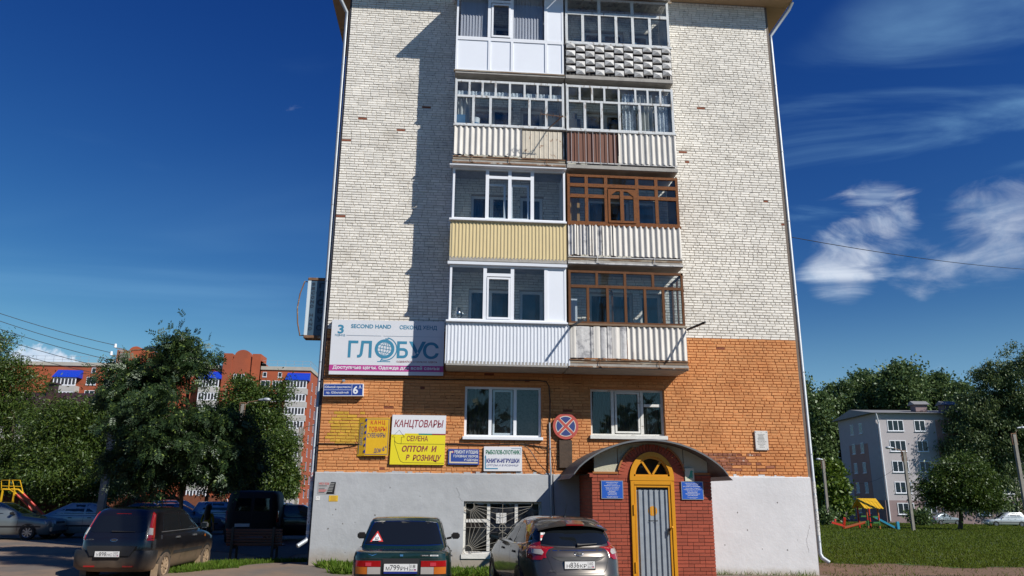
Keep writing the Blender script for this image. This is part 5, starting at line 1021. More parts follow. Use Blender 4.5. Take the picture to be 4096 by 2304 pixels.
for sx in (-1,1):
    for y_ in (-1.27,1.15): c.arch(sx,y_,.29,.2); c.wheel(sx*.72,y_,.29,.175,'alloy',spokes=8)
    c.patch('lamp_housing','rear',[(sx*.30,.575),(sx*.72,.575),(sx*.72,.81),(sx*.30,.81)][::sx],X['black_plastic'],.006,2)
    c.patch('tail_lamp','rear',[(sx*.315,.712),(sx*.70,.712),(sx*.70,.80),(sx*.315,.80)][::sx],X['lamp_red'],.016,2); c.patch('indicator_lamp','rear',[(sx*.52,.605),(sx*.70,.605),(sx*.70,.708),(sx*.52,.708)][::sx],X['lamp_orange'],.016,2); c.patch('reversing_lamp','rear',[(sx*.315,.605),(sx*.516,.605),(sx*.516,.708),(sx*.315,.708)][::sx],X['lamp_clear'],.016,2)
    c.patch('reflector','rear',[(sx*.46,.722),(sx*.55,.722),(sx*.55,.775),(sx*.46,.775)][::sx],C('lamp_red_bright',(.5,.04,.06),.2,coat=1.),.02,1)
    c.mirror(sx*.89,.52,1.05,.165,.115)
c.patch('boot_recess','rear',[(-.29,.60),(.29,.60),(.29,.825),(-.29,.825)],X['black_plastic'],.003,2); c.line('rear',[(-.70,.83),(.70,.83)],.012,X['black_plastic']); [c.line('rear',[(s_*.70,.83),(s_*.70,.93)],.008,X['black_plastic']) for s_ in (-1,1)]
c.plate(0,.70,'М799РН','18'); c.patch('plate_strip','rear',[(-.26,.615),(.26,.615),(.26,.640),(-.26,.640)],X['ink_blue'],.03,1)
c.patch('lock_badge','rear',[(-.02,.865),(.03,.865),(.03,.895),(-.02,.895)],X['chrome'],.01,1); c.patch('winged_badge','rear',[(-.53,.905),(-.45,.885),(-.38,.905),(-.40,.89),(-.45,.872),(-.50,.89)],X['chrome'],.006,1)
c.patch('model_badge','rear',[(.30,.868),(.585,.868),(.585,.892),(.30,.892)],X['black_plastic'],.006,1); pp=c.cast('rear',.44,.88); F=Face((.30,pp.y-.008,.868),(.585,pp.y-.008,.868),(.30,pp.y-.008,.892),.002); F.rect(.54,.05,1,.95,X['plate_white'],c.t,'badge_field'); F.text('LADA',.10,.2,.45,.8,X['plate_white'],c.t,.0,name='badge_lettering'); F.text('2107',.62,.2,.92,.8,X['ink_black'],c.t,.0,name='badge_lettering',d=1.3)
MB().box(-.80,yr-.10,.43,.80,yr+.10,.50).build('bumper',C('bumper_grey',(.30,.31,.33),.35,metal=.5),c.t,40,bevel=.02); MB().box(-.80,yr-.09,.36,.80,yr+.10,.43).build('bumper_skirt',X['black_plastic'],c.t)
MB().box(-.80,2.0,.40,.80,2.12,.50).build('front_bumper',X['black_plastic'],c.t,40,bevel=.02)
a_=c.cast('rear',-.56,1.045); b_=c.cast('rear',-.34,1.05); e_=c.cast('rear',-.45,1.215)
q=[a_,b_,e_]; m=MB(); m.quad(*[Vector(p)-Vector((0,.012,0)) for p in q]); m.build('triangle_sticker',X['ink_red'],c.t); ctr=sum((Vector(p) for p in q),Vector())/3; MB().quad(*[ctr+(Vector(p)-ctr)*.68-Vector((0,.015,0)) for p in q]).build('sticker_field',X['plate_white'],c.t)
F=Face(a_+(ctr-a_)*.32-Vector((0,.016,0)),b_+(ctr-b_)*.32-Vector((0,.016,0)),a_+(ctr-a_)*.32+(e_-(a_+b_)/2)*.7-Vector((0,.016,0))); F.text('Ш',.30,.10,.70,.45,X['ink_black'],c.t,.01,.15,name='sticker_lettering')
# ---- grey hatchback, seen from behind
fc=W(2322,2200,-6.55); ang=R(6.8); gz=ground(5.2,-5)
L_=4.36; cx_=fc.x-math.sin(ang)*2.18; cy_=-6.55+math.cos(ang)*2.18
c=Car('hatchback_car','brown grey hatchback seen from behind in front of the entrance porch',(cx_,cy_,gz-.02),ang)
pf=paint('brown_grey_paint',(.078,.069,.061),.55,.32,1.)
def df(p):
    x,y,z=p; k=smooth01((z-.65)/.3); a=0
    if y>.5: a=-.22*smooth01((y-.5)/1.7)
    b=y
    if y<-1.4: b=y+.16*(abs(x)/.9)**3      # rounded tail in plan
    return (x,b,z+a*k)
rg=[se_ring(z,a,b,w,n) for z,a,b,w,n in ((.17,-1.95,2.0,.74,5),(.24,-2.08,2.10,.83,5.5),(.42,-2.17,2.18,.885,5.5),(.56,-2.18,2.18,.895,5.5),(.60,-2.15,2.16,.90,5.5),(.76,-2.12,2.1,.905,5.5),(.90,-2.08,2.0,.89,5),(.98,-2.02,1.9,.86,5),(1.02,-1.94,1.8,.82,5))]
c.shell(*loft(rg,.05,df),pf)
def dfc(p):
    x,y,z=p; b=y
    if y<-.9: b=y+.12*(abs(x)/.75)**2.5
    return (x,b,z)
rg=[se_ring(z,a,b,w,n) for z,a,b,w,n in ((.92,-2.02,1.20,.835,5),(1.02,-1.97,.95,.80,5),(1.16,-1.88,.62,.745,5),(1.30,-1.76,.28,.68,5),(1.40,-1.62,.0,.61,4.5),(1.445,-1.50,-.15,.54,4),(1.465,-1.36,-.25,.46,3.6))]
c.shell(*loft(rg,.025,dfc),pf,'cabin',60)
rw=[(-.63,1.27),(-.50,1.305),(-.25,1.325),(0,1.33),(.25,1.325),(.50,1.305),(.63,1.27),(.675,1.20),(.66,1.12),(.60,1.065),(.45,1.035),(.2,1.02),(0,1.015),(-.2,1.02),(-.45,1.035),(-.60,1.065),(-.66,1.12),(-.675,1.20)]
c.patch('rear_window','rear',rw,X['car_glass'],.005,3)
sp=MB(); n=20
for i in range(n):       # roof spoiler
    xa=-.62+1.24*i/n; xb=-.62+1.24*(i+1)/n; g_=lambda x:(1.375-.09*(abs(x)/.62)**2.4,-1.86+.14*(abs(x)/.62)**2.4)
    (za,ya),(zb,yb)=g_(xa),g_(xb); sp.quad((xa,ya,za),(xb,yb,zb),(xb,yb+.38,zb+.065),(xa,ya+.38,za+.065)).quad((xa,ya,za-.028),(xa,ya+.2,za-.03),(xb,yb+.2,zb-.03),(xb,yb,zb-.028)).quad((xa,ya,za-.028),(xb,yb,zb-.028),(xb,yb,zb),(xa,ya,za))
sp.build('spoiler',pf,c.t,50); MB().box(-.155,-1.868,1.352,.155,-1.83,1.368).build('brake_lamp',X['lamp_red'],c.t)
for sx in (-1,1):
    for y_ in (-1.32,1.33): c.arch(sx,y_,.32,.18); c.wheel(sx*.79,y_,.32,.2,'alloy',spokes=10)
    P=[(sx*.585,1.085),(sx*.60,1.00),(sx*.56,.93),(sx*.555,.87),(sx*.62,.81),(sx*.74,.80),(sx*.80,.83),(sx*.79,.93),(sx*.74,1.01),(sx*.66,1.06)]
    c.patch('tail_lamp','rear',P[::sx],X['lamp_red'],.012,3); P=[(sx*.575,.915),(sx*.60,.965),(sx*.72,.965),(sx*.735,.90),(sx*.60,.885)]; c.patch('reversing_lamp','rear',P[::sx],X['lamp_clear'],.022,2)
    sd='right' if sx>0 else 'left'
    c.patch('tail_lamp',sd,[(-2.02,.84),(-1.66,.90),(-1.60,.98),(-1.80,1.02),(-1.95,1.0)],X['lamp_red'],.010,2)
    c.patch('side_window',sd,[(-1.30,1.05),(-1.12,1.25),(-.95,1.335),(-.70,1.36),(-.66,1.02)],X['car_glass'],.004,2); c.patch('side_window',sd,[(-.60,1.02),(-.63,1.365),(-.2,1.345),(.15,1.24),(.55,1.03)],X['car_glass'],.004,2); c.patch('side_window',sd,[(-1.62,1.12),(-1.36,1.06),(-1.2,1.24),(-1.35,1.22)],X['car_glass'],.004,2)
    c.line(sd,[(-1.62,1.095),(-1.3,1.03),(-.6,1.005),(.6,1.01)],.018,X['chrome'],'window_strip',.006)
    for y_ in (-.63,.45): c.line(sd,[(y_,.28),(y_-.03,.7),(y_,1.0)],.008,X['black_plastic'])
    for y_ in (-1.05,-.05): c.patch('door_handle',sd,[(y_,.86),(y_+.17,.86),(y_+.17,.895),(y_,.895)],X['black_plastic'],.02,1)
    c.mirror(sx*.97,.62,1.06,.19,.14)
c.patch('handle_recess','rear',[(-.47,.862),(-.40,.82),(-.30,.79),(.30,.79),(.40,.82),(.47,.862)],X['black_plastic'],.004,3); c.line('rear',[(-.58,1.0),(-.52,.83),(-.46,.66),(-.40,.60),(.40,.60),(.46,.66),(.52,.83),(.58,1.0)],.009,X['black_plastic']); c.line('rear',[(-.55,.955),(0,.962),(.55,.955)],.012,X['chrome'],'crease_line',.001)
c.plate(0,.735,'Н836КР','102')
def oval(c,cx,cz,a,b,lab='maker'):
    P=[(cx+a*math.cos(R(t)),cz+b*math.sin(R(t))) for t in range(0,360,20)]; c.patch('badge_rim','rear',P,X['chrome'],.012,1); P=[(cx+a*.88*math.cos(R(t)),cz+b*.8*math.sin(R(t))) for t in range(0,360,20)]; c.patch('badge_field','rear',P,X['black_plastic'],.016,1)
    p=c.cast('rear',cx,cz); F=Face((cx-a,p.y-.018,cz-b),(cx+a,p.y-.018,cz-b),(cx-a,p.y-.018,cz+b)); F.text('Ford',.25,.25,.75,.78,X['chrome'],c.t,.01,.3,name='badge_lettering')
oval(c,0,.905,.08,.034); p=c.cast('rear',-.42,.645); F=Face((-.52,p.y-.006,.63),(-.34,p.y-.006,.63),(-.52,p.y-.006,.66)); F.text('FOCUS',0,0,1,1,X['chrome'],c.t,.0,.2,name='model_lettering')
p0=c.cast('rear',.0,1.045); p1=c.cast('rear',.36,1.06); MB().tube([Vector(p0)-Vector((0,.03,0)),Vector(p0)-Vector((-.06,.035,0)),Vector(p1)-Vector((0,.02,0))],[.03,.018,.008],8).build('wiper',X['black_plastic'],c.t,50)
MB().tube([(-.02,-1.25,1.47),(-.01,-1.40,1.72)],[.008,.003],6).ball((-.02,-1.25,1.48),.025,8,5).build('antenna',X['black_plastic'],c.t,60)
p=c.cast('rear',-.50,1.18); F=Face((-.60,p.y-.006,1.10),(-.44,p.y-.03+.02,1.10),(-.585,p.y+.05,1.235)); F.rect(0,0,1,1,X['ink_black'],c.t,'window_sticker',.8); F.rect(.05,.33,.95,.66,X['ink_red'],c.t,'sticker_field',1.2)
for i in range(3): F.rect(.06+i*.31,.70,.32+i*.31,.95,X['plate_white'],c.t,'sticker_field',1.2); F.rect(.06+i*.31,.05,.32+i*.31,.28,X['plate_white'],c.t,'sticker_field',1.2)
c.patch('bumper_skirt','rear',[(-.72,.20),(.72,.20),(.66,.36),(-.66,.36)],X['black_plastic'],.006,2)
# ---- black muddy estate on the left, three-quarter rear
fr=W(447,2200,-1.95); ang=R(-3.2); gz=-.20
cx_=fr.x+math.sin(-ang)*2.0; cy_=-1.95+math.cos(ang)*2.0
c=Car('estate_car','muddy black tall hatchback with dusty wheels parked beside the grass strip',(cx_,cy_,gz),ang)
pk=paint('black_paint',(.008,.008,.010),.1,.3,.8,dirt=(.22,.15,.095),dz=(.18,.62,-.28)); pm=mat('muddy_bumper',(.02,.02,.021),.6,dirt=(.19,.13,.085),dz=(.05,.5,-.25)); X['muddy_bumper']=pm
def dk(p):
    x,y,z=p; k=smooth01((z-.7)/.3); a=0
    if y>.7: a=-.14*smooth01((y-.7)/1.2)
    b=y+ (.10*(abs(x)/.85)**4 if y<-1.5 else 0); return (x,b,z+a*k)
rg=[se_ring(z,a,b,w,n) for z,a,b,w,n in ((.22,-1.86,1.9,.72,7),(.30,-1.96,1.98,.80,7),(.50,-1.99,2.01,.85,7),(.70,-1.985,2.0,.862,7),(.88,-1.96,1.93,.855,7),(.96,-1.92,1.85,.835,7),(.99,-1.88,1.78,.80,7))]
c.shell(*loft(rg,.06,dk),pk)
rg=[se_ring(z,a,b,w,n) for z,a,b,w,n in ((.90,-1.94,1.35,.825,7),(1.0,-1.91,1.10,.80,7),(1.2,-1.80,.72,.74,7),(1.40,-1.68,.40,.69,6.5),(1.48,-1.60,.24,.65,6),(1.53,-1.50,.12,.59,5))]
c.shell(*loft(rg,.03),pk,'cabin',45)
c.patch('rear_window','rear',[(-.62,1.06),(-.56,1.28),(-.50,1.36),(0,1.375),(.50,1.36),(.56,1.28),(.62,1.06),(.5,1.035),(-.5,1.035)],X['car_glass'],.005,3)
MB().box(-.16,-1.665,1.40,.16,-1.60,1.425).build('brake_lamp',X['lamp_red'],c.t)
for sx in (-1,1):
    for y_ in (-1.22,1.26): c.arch(sx,y_,.305,.2); c.wheel(sx*.76,y_,.305,.19,'mud_rim','dusty_rubber',9)
    P=[(-.86,.87),(-.70,.86),(-.665,1.12),(-.625,1.40),(-.665,1.45),(-.70,1.42),(-.79,1.15)]; vw='rear_right' if sx>0 else 'rear_left'; P=P if sx>0 else [(-u_,z_) for u_,z_ in P][::-1]
    c.patch('tail_lamp',vw,P,X['lamp_red'],.012,4); P=[(-.84,.98),(-.74,.975),(-.72,1.11),(-.80,1.12)]; P=P if sx>0 else [(-u_,z_) for u_,z_ in P][::-1]; c.patch('reversing_lamp',vw,P,X['lamp_clear'],.018,3)
    sd='right' if sx>0 else 'left'
    c.patch('side_window',sd,[(-1.35,1.06),(-1.22,1.40),(-.42,1.43),(-.40,1.04)],X['car_glass'],.004,2); c.patch('side_window',sd,[(-.33,1.04),(-.35,1.43),(.10,1.41),(.40,1.25),(.68,1.05)],X['car_glass'],.004,2); c.line(sd,[(-1.45,1.03),(.75,1.03)],.014,X['alloy'],'window_strip',.005)
    for y_ in (-.37,.62): c.line(sd,[(y_,.35),(y_,1.02)],.008,X['black_plastic'])
    c.line(sd,[(-1.2,1.03),(-1.15,.75),(-.85,.5)],.008,X['black_plastic']); c.line(sd,[(-.85,.56),(.9,.56)],.07,pm,'rub_strip',.006)
    for y_ in (-.75,.25): c.patch('door_handle',sd,[(y_,.87),(y_+.17,.87),(y_+.17,.90),(y_,.90)],X['alloy'],.025,1)
    c.patch('indicator_lamp',sd,[(1.0,.82),(1.05,.82),(1.05,.87),(1.0,.87)],X['lamp_orange'],.006,1); c.mirror(sx*.93,.72,1.10,.17,.14,'alloy')
    for y_ in (-1.56,.90): MB().box(sx*.70,y_-.0,.10,sx*.84,y_+.02,.36).build('mud_flap',X['mud_rim'],c.t)
m=MB(); rgs=[se_ring(z,a,b,w,7) for z,a,b,w in ((.26,-1.95,-1.2,.80),(.34,-2.05,-1.2,.865),(.60,-2.06,-1.2,.88),(.665,-2.03,-1.2,.872))]; v_,f_=loft(rgs,.0,lambda p:(p[0],p[1]+(.10*(abs(p[0])/.85)**4 if p[1]<-1.5 else 0),p[2]))
keep=[f for f in f_ if all(v_[i][1]<-1.56 for i in f)]; me=bpy.data.meshes.new('bumper'); me.from_pydata(v_,[],keep); me.update(); link('bumper',me,pm,c.t,50)
c.V+=v_; 
c.patch('plate_recess','rear',[(-.42,.56),(.42,.56),(.50,.74),(-.50,.74)],X['black_plastic'],.10,2); c.plate(-.04,.60,'У898НС','102',y=-2.10); c.line('rear',[(-.45,.755),(.45,.755)],.02,X['black_plastic'],'handle_strip',.03)
oval(c,0,.875,.075,.032); p=c.cast('rear',-.5,.885); F=Face((-.60,p.y-.008,.875),(-.44,p.y-.008,.875),(-.60,p.y-.008,.898)); F.text('FUSION',0,0,1,1,X['alloy'],c.t,.0,name='model_lettering')
p0=c.cast('rear',-.10,1.055); p1=c.cast('rear',.40,1.05); MB().tube([Vector(p0)-Vector((0,.03,0)),Vector(p1)-Vector((0,.02,0))],[.014,.006],8).build('wiper',X['black_plastic'],c.t,50)
for sx in (-1,1): MB().box(sx*.30,-2.075,.335,sx*.52,-2.04,.365).build('reflector',X['lamp_red'],c.t)
# ---- cars further off share one builder
def far_car(name,label,loc,rz,col,kind='sedan',metal=.4,group='cars parked behind the building corner',L_=4.2,H=1.42):
    c=Car(name,label,loc,rz,group); pn='paint_'+name+str(round(loc[0]))+str(round(loc[1])); pp_=paint(pn,col,metal,.35,.9); h=L_/2
    def dd(p):
        x,y,z=p; k=smooth01((z-.6)/.3); a=-.14*smooth01((y-.5)/1.5) if y>.5 else 0; return (x,y,z+a*k)
    bl=.92 if kind!='van' else 1.05
    rg=[se_ring(z,a,b,w,n,40) for z,a,b,w,n in ((.20,-h+.15,h-.1,.72,6),(.30,-h+.04,h-.02,.80,6),(.55,-h,h,.83,6),(.78,-h+.02,h-.03,.835,6),(bl-.03,-h+.06,h-.1,.81,6),(bl,-h+.1,h-.16,.77,6))]; c.shell(*loft(rg,.04,dd),pp_)
    rear={'sedan':(-1.45,-.95),'hatch':(-h+.18,-.95),'wagon':(-h+.10,-h+.42),'van':(-h+.1,-h+.25)}[kind]; fr_=(.95,-.02)
    rg=[]
    for i,t in enumerate((0,.25,.6,.88,1)):
        z=bl-.03+(H-bl)*t; rg.append(se_ring(z,rear[0]+(rear[1]-rear[0])*t,fr_[0]+(fr_[1]-fr_[0])*t,.76-.17*t*t,7-2*t,40))
    c.shell(*loft(rg,.03),pp_,'cabin',45); z0,z1=bl+.06,H-.09; rA=lambda t:rear[0]+(rear[1]-rear[0])*t; fA=lambda t:fr_[0]+(fr_[1]-fr_[0])*t
    for sd in ('left','right'):
        xm=-.28
        if kind in('wagon','hatch'): c.patch('side_window',sd,[(rA(.1)+.12,z0),(rA(.8)+.14,z1),(xm-.72,z1),(xm-.80,z0)],X['car_glass'],.004,1)
        a0=max(rA(.1)+.15,xm-.75); a1=max(rA(.8)+.12,xm-.68)
        c.patch('side_window',sd,[(a0,z0),(a1,z1),(xm,z1),(xm,z0)],X['car_glass'],.004,1); c.patch('side_window',sd,[(xm+.08,z0),(xm+.08,z1),(fA(.85)-.12,z1),(fA(.1)-.18,z0)],X['car_glass'],.004,1)
        for y_ in (xm+.04,fA(0)-.1): c.line(sd,[(y_,.35),(y_,bl)],.012,X['black_plastic'])
        for y_ in (xm-.55,xm+.2): c.patch('door_handle',sd,[(y_,.80),(y_+.15,.80),(y_+.15,.83),(y_,.83)],X['black_plastic'],.012,0)
        c.line(sd,[(-h+.3,.50),(h-.4,.50)],.06,X['black_plastic'],'rub_strip',.006)
    for sx in (-1,1):
        for y_ in (-h+.82,h-.85): c.arch(sx,y_,.29,.2); c.wheel(sx*.74,y_,.29,.17,'alloy',spokes=8)
        c.patch('headlamp','front',[(sx*.42,.60),(sx*.74,.60),(sx*.74,.72),(sx*.42,.70)],X['headlamp'],.01,1); c.patch('tail_lamp','rear',[(sx*.55,.66),(sx*.78,.66),(sx*.78,.84),(sx*.55,.84)],X['lamp_red'],.01,1); c.mirror(sx*.88,.62,bl+.08,.16,.11)
    c.patch('windscreen','front',[(-.62,z0+.0),(.62,z0),(.54,z1),(-.54,z1)],X['car_glass'],.004,2); c.patch('rear_window','rear',[(-.60,z0),(.60,z0),(.53,z1),(-.53,z1)],X['car_glass'],.004,2)
    MB().box(-.80,h-.05,.33,.80,h+.05,.48).build('bumper',pp_,c.t,40,bevel=.02); MB().box(-.80,-h-.05,.33,.80,-h+.05,.48).build('bumper',pp_,c.t,40,bevel=.02); c.patch('grille','front',[(-.36,.60),(.36,.60),(.36,.68),(-.36,.68)],X['black_plastic'],.008,1)
    return c
def gnd(px,py,D): p=WD(px,py,D); return (p.x,p.y,ground(p.x,p.y))
silver=(.34,.36,.40)
far_car('parked_car','silver green saloon at the left edge below the slide',gnd(20,2100,29.8),R(-88),(.17,.20,.21),'sedan')
far_car('parked_car','silver hatchback parked behind the black car and the silver saloon',gnd(385,2090,31.5),R(-86),(.30,.32,.34),'hatch')
far_car('parked_car','dark saloon beside the concrete lamp post foot',gnd(620,2075,36),R(-80),(.03,.04,.055),'hatch')
far_car('parked_car','blue grey saloon roof seen just above the black car',gnd(720,2075,35),R(-75),(.09,.12,.18),'sedan')
far_car('parked_car','white roofed estate behind the young tree trunk',gnd(740,2068,39),R(-70),(.30,.33,.38),'wagon',H=1.55)
far_car('parked_car','silver estate to the left of the dark van',gnd(940,2070,36),R(-84),(.22,.27,.36),'wagon',H=1.5)
far_car('parked_car','dark saloon half hidden behind the left downpipe',gnd(1215,2095,31),R(-80),(.012,.015,.022),'sedan')
far_car('parked_car','small blue car far off between the van and the downpipe',gnd(1165,2040,60),R(-80),(.08,.10,.20),'hatch')
far_car('parked_car','silver hatchback parked below the round tree on the right',gnd(3775,2085,92),R(-78),(.25,.29,.31),'hatch',group='cars parked by the pale building')
far_car('parked_car','white estate at the right edge in front of the pale building',gnd(4020,2085,88),R(20+60),(.62,.65,.66),'wagon',group='cars parked by the pale building',L_=4.5,H=1.6)
# ---- dark panel van in the shade
c=Car('van','black panel van standing in the deep shade left of the building',(*gnd(1022,2140,29.5)[:2],ground(-3,6)),R(9),cat='van'); pv=paint('van_paint',(.003,.0035,.005),.0,.7,.0)
rg=[se_ring(z,a,b,w,n,48) for z,a,b,w,n in ((.25,-2.45,2.3,.86,9),(.40,-2.5,2.42,.94,9),(.90,-2.5,2.45,.97,9),(1.0,-2.5,2.2,.97,9),(1.3,-2.49,1.75,.95,9),(1.70,-2.46,1.40,.90,8),(1.82,-2.40,1.25,.84,7),(1.86,-2.3,1.1,.76,6))]; c.shell(*loft(rg,.03),pv)
c.patch('rear_window','rear',[(-.75,1.15),(-.06,1.15),(-.06,1.6),(-.70,1.6)],X['car_glass'],.004,2); c.patch('rear_window','rear',[(.06,1.15),(.75,1.15),(.70,1.6),(.06,1.6)],X['car_glass'],.004,2); c.line('rear',[(0,.45),(0,1.8)],.015,X['black_plastic'])
for sd in ('left','right'): c.patch('side_window',sd,[(.75,1.12),(.75,1.58),(1.30,1.58),(1.70,1.12)],X['car_glass'],.004,1); c.line(sd,[(.68,.45),(.68,1.7)],.015,X['black_plastic'])
for sx in (-1,1):
    for y_ in (-1.5,1.55): c.arch(sx,y_,.33,.25); c.wheel(sx*.86,y_,.33,.2,'black_plastic')
    c.patch('tail_lamp','rear',[(sx*.86,.75),(sx*.94,.75),(sx*.93,1.15),(sx*.86,1.15)],X['lamp_red'],.01,1); c.mirror(sx*1.08,1.35,1.2,.18,.26)
c.plate(-.30,.66,'О357ХЕ','102') if False else c.patch('number_plate','rear',[(-.56,.60),(-.04,.60),(-.04,.71),(-.56,.71)],X['plate_white'],.015,1)
MB().box(-.92,-2.6,.38,.92,-2.45,.52).build('bumper',X['black_plastic'],c.t)
# ---------------------------------------------------------------- trees
def quads_mesh(name,P,m_,parent,mats=None):      # P: (n,4,3) array of quads
    n=len(P); me=bpy.data.meshes.new(name); me.vertices.add(n*4); me.loops.add(n*4); me.polygons.add(n)
    me.vertices.foreach_set('co',P.reshape(-1).astype(np.float32)); me.loops.foreach_set('vertex_index',np.arange(n*4,dtype=np.int32)); me.polygons.foreach_set('loop_start',np.arange(0,n*4,4,dtype=np.int32)); me.polygons.foreach_set('loop_total',np.full(n,4,dtype=np.int32))
    me.update(calc_edges=True); return link(name,me,m_,parent)
def norm(a): return a/np.maximum(np.linalg.norm(a,axis=-1,keepdims=True),1e-9)
def leaf_quads(c,d,s,size,asp=.45,jit=.35):      # rhombic leaves at c along d, spread direction s
    n=len(c); L_=size*(1+jit*(rng.random((n,1))*2-1)); w=L_*asp; nr=norm(np.cross(d,s)); mid=c+d*L_*.45+nr*L_*.06
    return np.stack([c,mid+s*w*.5,c+d*L_,mid-s*w*.5],1)
def crown_points(blobs,n,clump,spread,hollow=.55):
    vol=np.array([b[1][0]*b[1][1]*b[1][2] for b in blobs])**.75; vol/=vol.sum(); cs=[];out=[]
    for (ctr,rad),p in zip(blobs,vol):
        k=max(6,int(clump*p)); u=norm(rng.normal(size=(k,3))); r=(hollow+(1-hollow)*rng.random((k,1))**.6)*(.80+.42*rng.random((k,1))**1.5); cc=np.array(ctr)+u*r*np.array(rad); cs.append(cc)
        m_=int(n*p); idx=rng.integers(0,k,m_); sp=spread*(.6+.8*rng.random((k,1)))[idx]; out.append(cc[idx]+rng.normal(size=(m_,3))*sp*np.array([1,1,.75]))
    return np.concatenate(cs),np.concatenate(out)
def tree(name,label,base,blobs,n,leaf,lm,bark,clump=120,spread=.3,r0=.12,droop=.25,asp=.45,compound=0,group=None,limbs=14,lean=None,hollow=.55,parts=True):
    t=thing(name,label,'tree',base,group=group); cs,pts=crown_points(blobs,n,clump,spread,hollow); top=np.array(max(blobs,key=lambda b:b[0][2])[0]); b0=np.array(base)
    cen=np.mean([b[0] for b in blobs],axis=0); m=MB(); path=[]
    for k in range(7):
        f=k/6; p=b0*(1-f)+np.array([cen[0],cen[1],top[2]])*f; p=p+np.array([.12*math.sin(k*1.7),.1*math.cos(k*2.1),0])*(0 if k==0 else 1)*r0*4; path.append(tuple(p))
    path[0]=(path[0][0],path[0][1],path[0][2]-.3); m.tube(path,[r0*(1.25-.95*k/6) for k in range(7)],9); m.build('trunk',bark,t,60)
    for k in range(limbs):
        c=cs[rng.integers(len(cs))]; f=.3+.5*rng.random(); j=min(5,int(f*6)); s=np.array(path[j+1]) if c[2]>path[j+1][2] else np.array(path[max(1,j)]); 
        if s[2]>c[2]+.5: s=np.array(path[1])+(np.array(path[2])-np.array(path[1]))*.5
        md=s*.5+c*.5+np.array([0,0,.15]); MB().tube([tuple(s),tuple(md),tuple(c)],[r0*.38,r0*.24,r0*.06],6,False).build('limb',bark,t,60)
    d=norm(rng.normal(size=(len(pts),3))+np.array([0,0,-droop*2])+ .6*norm(pts-cen)); s=norm(np.cross(d,rng.normal(size=(len(pts),3))))
    if compound:
        Q=[]
        for k in range(compound):
            f=(k//2+1)/(compound//2+1); side=1 if k%2 else -1; cc=pts+d*leaf*f+np.array([0,0,-.06])*leaf*f*f
            if k==compound-1: dd=d; 
            else: dd=norm(d*.55+s*side)
            Q.append(leaf_quads(cc,dd,norm(np.cross(dd,np.cross(d,s))),leaf*.42,.36,.15))
        P=np.concatenate(Q)
    else: P=leaf_quads(pts,d,s,leaf,asp)
    quads_mesh('crown',P,lm,t); return t
def blob(px,py,rx,rz,D,dep=.9):
    c=WD(px,py,D); return ((c.x,c.y,c.z),(rx*D/FPX,rx*D/FPX*dep,rz*D/FPX))
X['bark']=mat('grey_brown_bark',(.10,.075,.055),.95,var=.3,vscale=14,bump=.6,bscale=30); X['birch_bark']=mat('birch_bark',(.5,.49,.46),.9,col2=(.05,.05,.05),c2scale=9,c2lo=.55,c2hi=.6,bump=.3)
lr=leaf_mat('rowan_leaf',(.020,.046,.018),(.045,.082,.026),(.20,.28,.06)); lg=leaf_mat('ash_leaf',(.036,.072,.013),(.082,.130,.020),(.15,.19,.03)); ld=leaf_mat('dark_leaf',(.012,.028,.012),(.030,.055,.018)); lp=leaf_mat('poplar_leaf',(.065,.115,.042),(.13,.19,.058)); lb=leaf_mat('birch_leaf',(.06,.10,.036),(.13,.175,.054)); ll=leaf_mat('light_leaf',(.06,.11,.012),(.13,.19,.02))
def gb(px,py,D): p=WD(px,py,D); return (p.x,p.y,ground(p.x,p.y))
D=21.5
tree('rowan_tree','young rowan with feathery leaves behind the black car',gb(722,2130,D),[blob(680,1740,240,225,D),blob(745,1450,100,120,D),blob(530,1540,120,130,D),blob(880,1740,110,170,D),blob(600,1850,150,95,D),blob(830,1870,120,80,D),blob(930,1830,70,100,D),blob(735,1370,40,45,D),blob(640,1480,70,80,D)],13500,.25,lr,X['bark'],300,.19,.055,.35,compound=9,limbs=26,hollow=.15)
D=41
tree('willow_tree','tall leafy tree at the left edge of the photograph',gb(40,2050,D),[blob(30,1720,140,250,D),blob(-10,1480,110,130,D),blob(120,1850,120,110,D),blob(60,1900,190,110,D),blob(-140,1650,180,300,D)],80000,.17,lg,X['bark'],460,.36,.2,.2,.30,limbs=16)
D=39
tree('maple_tree','bushy green maple between the left edge tree and the rowan',gb(330,2060,D),[blob(310,1750,150,140,D),blob(420,1690,115,120,D),blob(220,1790,110,140,D),blob(330,1880,240,120,D),blob(460,1800,120,200,D)],85000,.16,lg,X['bark'],480,.34,.16,.2,.36,limbs=16)
D=62
tree('maple_tree','light green tree rising right of the rowan in front of the red building',gb(1020,2040,D),[blob(1010,1640,110,95,D),blob(1080,1750,95,110,D),blob(960,1560,40,60,D),blob(1120,1570,35,50,D),blob(940,1740,90,120,D)],34000,.26,lg,X['bark'],300,.42,.13,.2,.36,limbs=14)
D=56
tree('maple_tree','low sunlit green tree beside the grey lamp post right of the rowan',gb(1090,2050,D),[blob(1095,1850,90,100,D),blob(1060,1930,120,70,D),blob(1140,1930,60,70,D),blob(1130,1780,60,50,D)],30000,.23,lg,X['bark'],260,.33,.12,.2,.36,limbs=10)
D=33
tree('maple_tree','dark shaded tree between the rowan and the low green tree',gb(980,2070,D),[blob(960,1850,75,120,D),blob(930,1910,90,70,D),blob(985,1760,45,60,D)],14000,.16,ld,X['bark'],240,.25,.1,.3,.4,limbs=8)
D=122
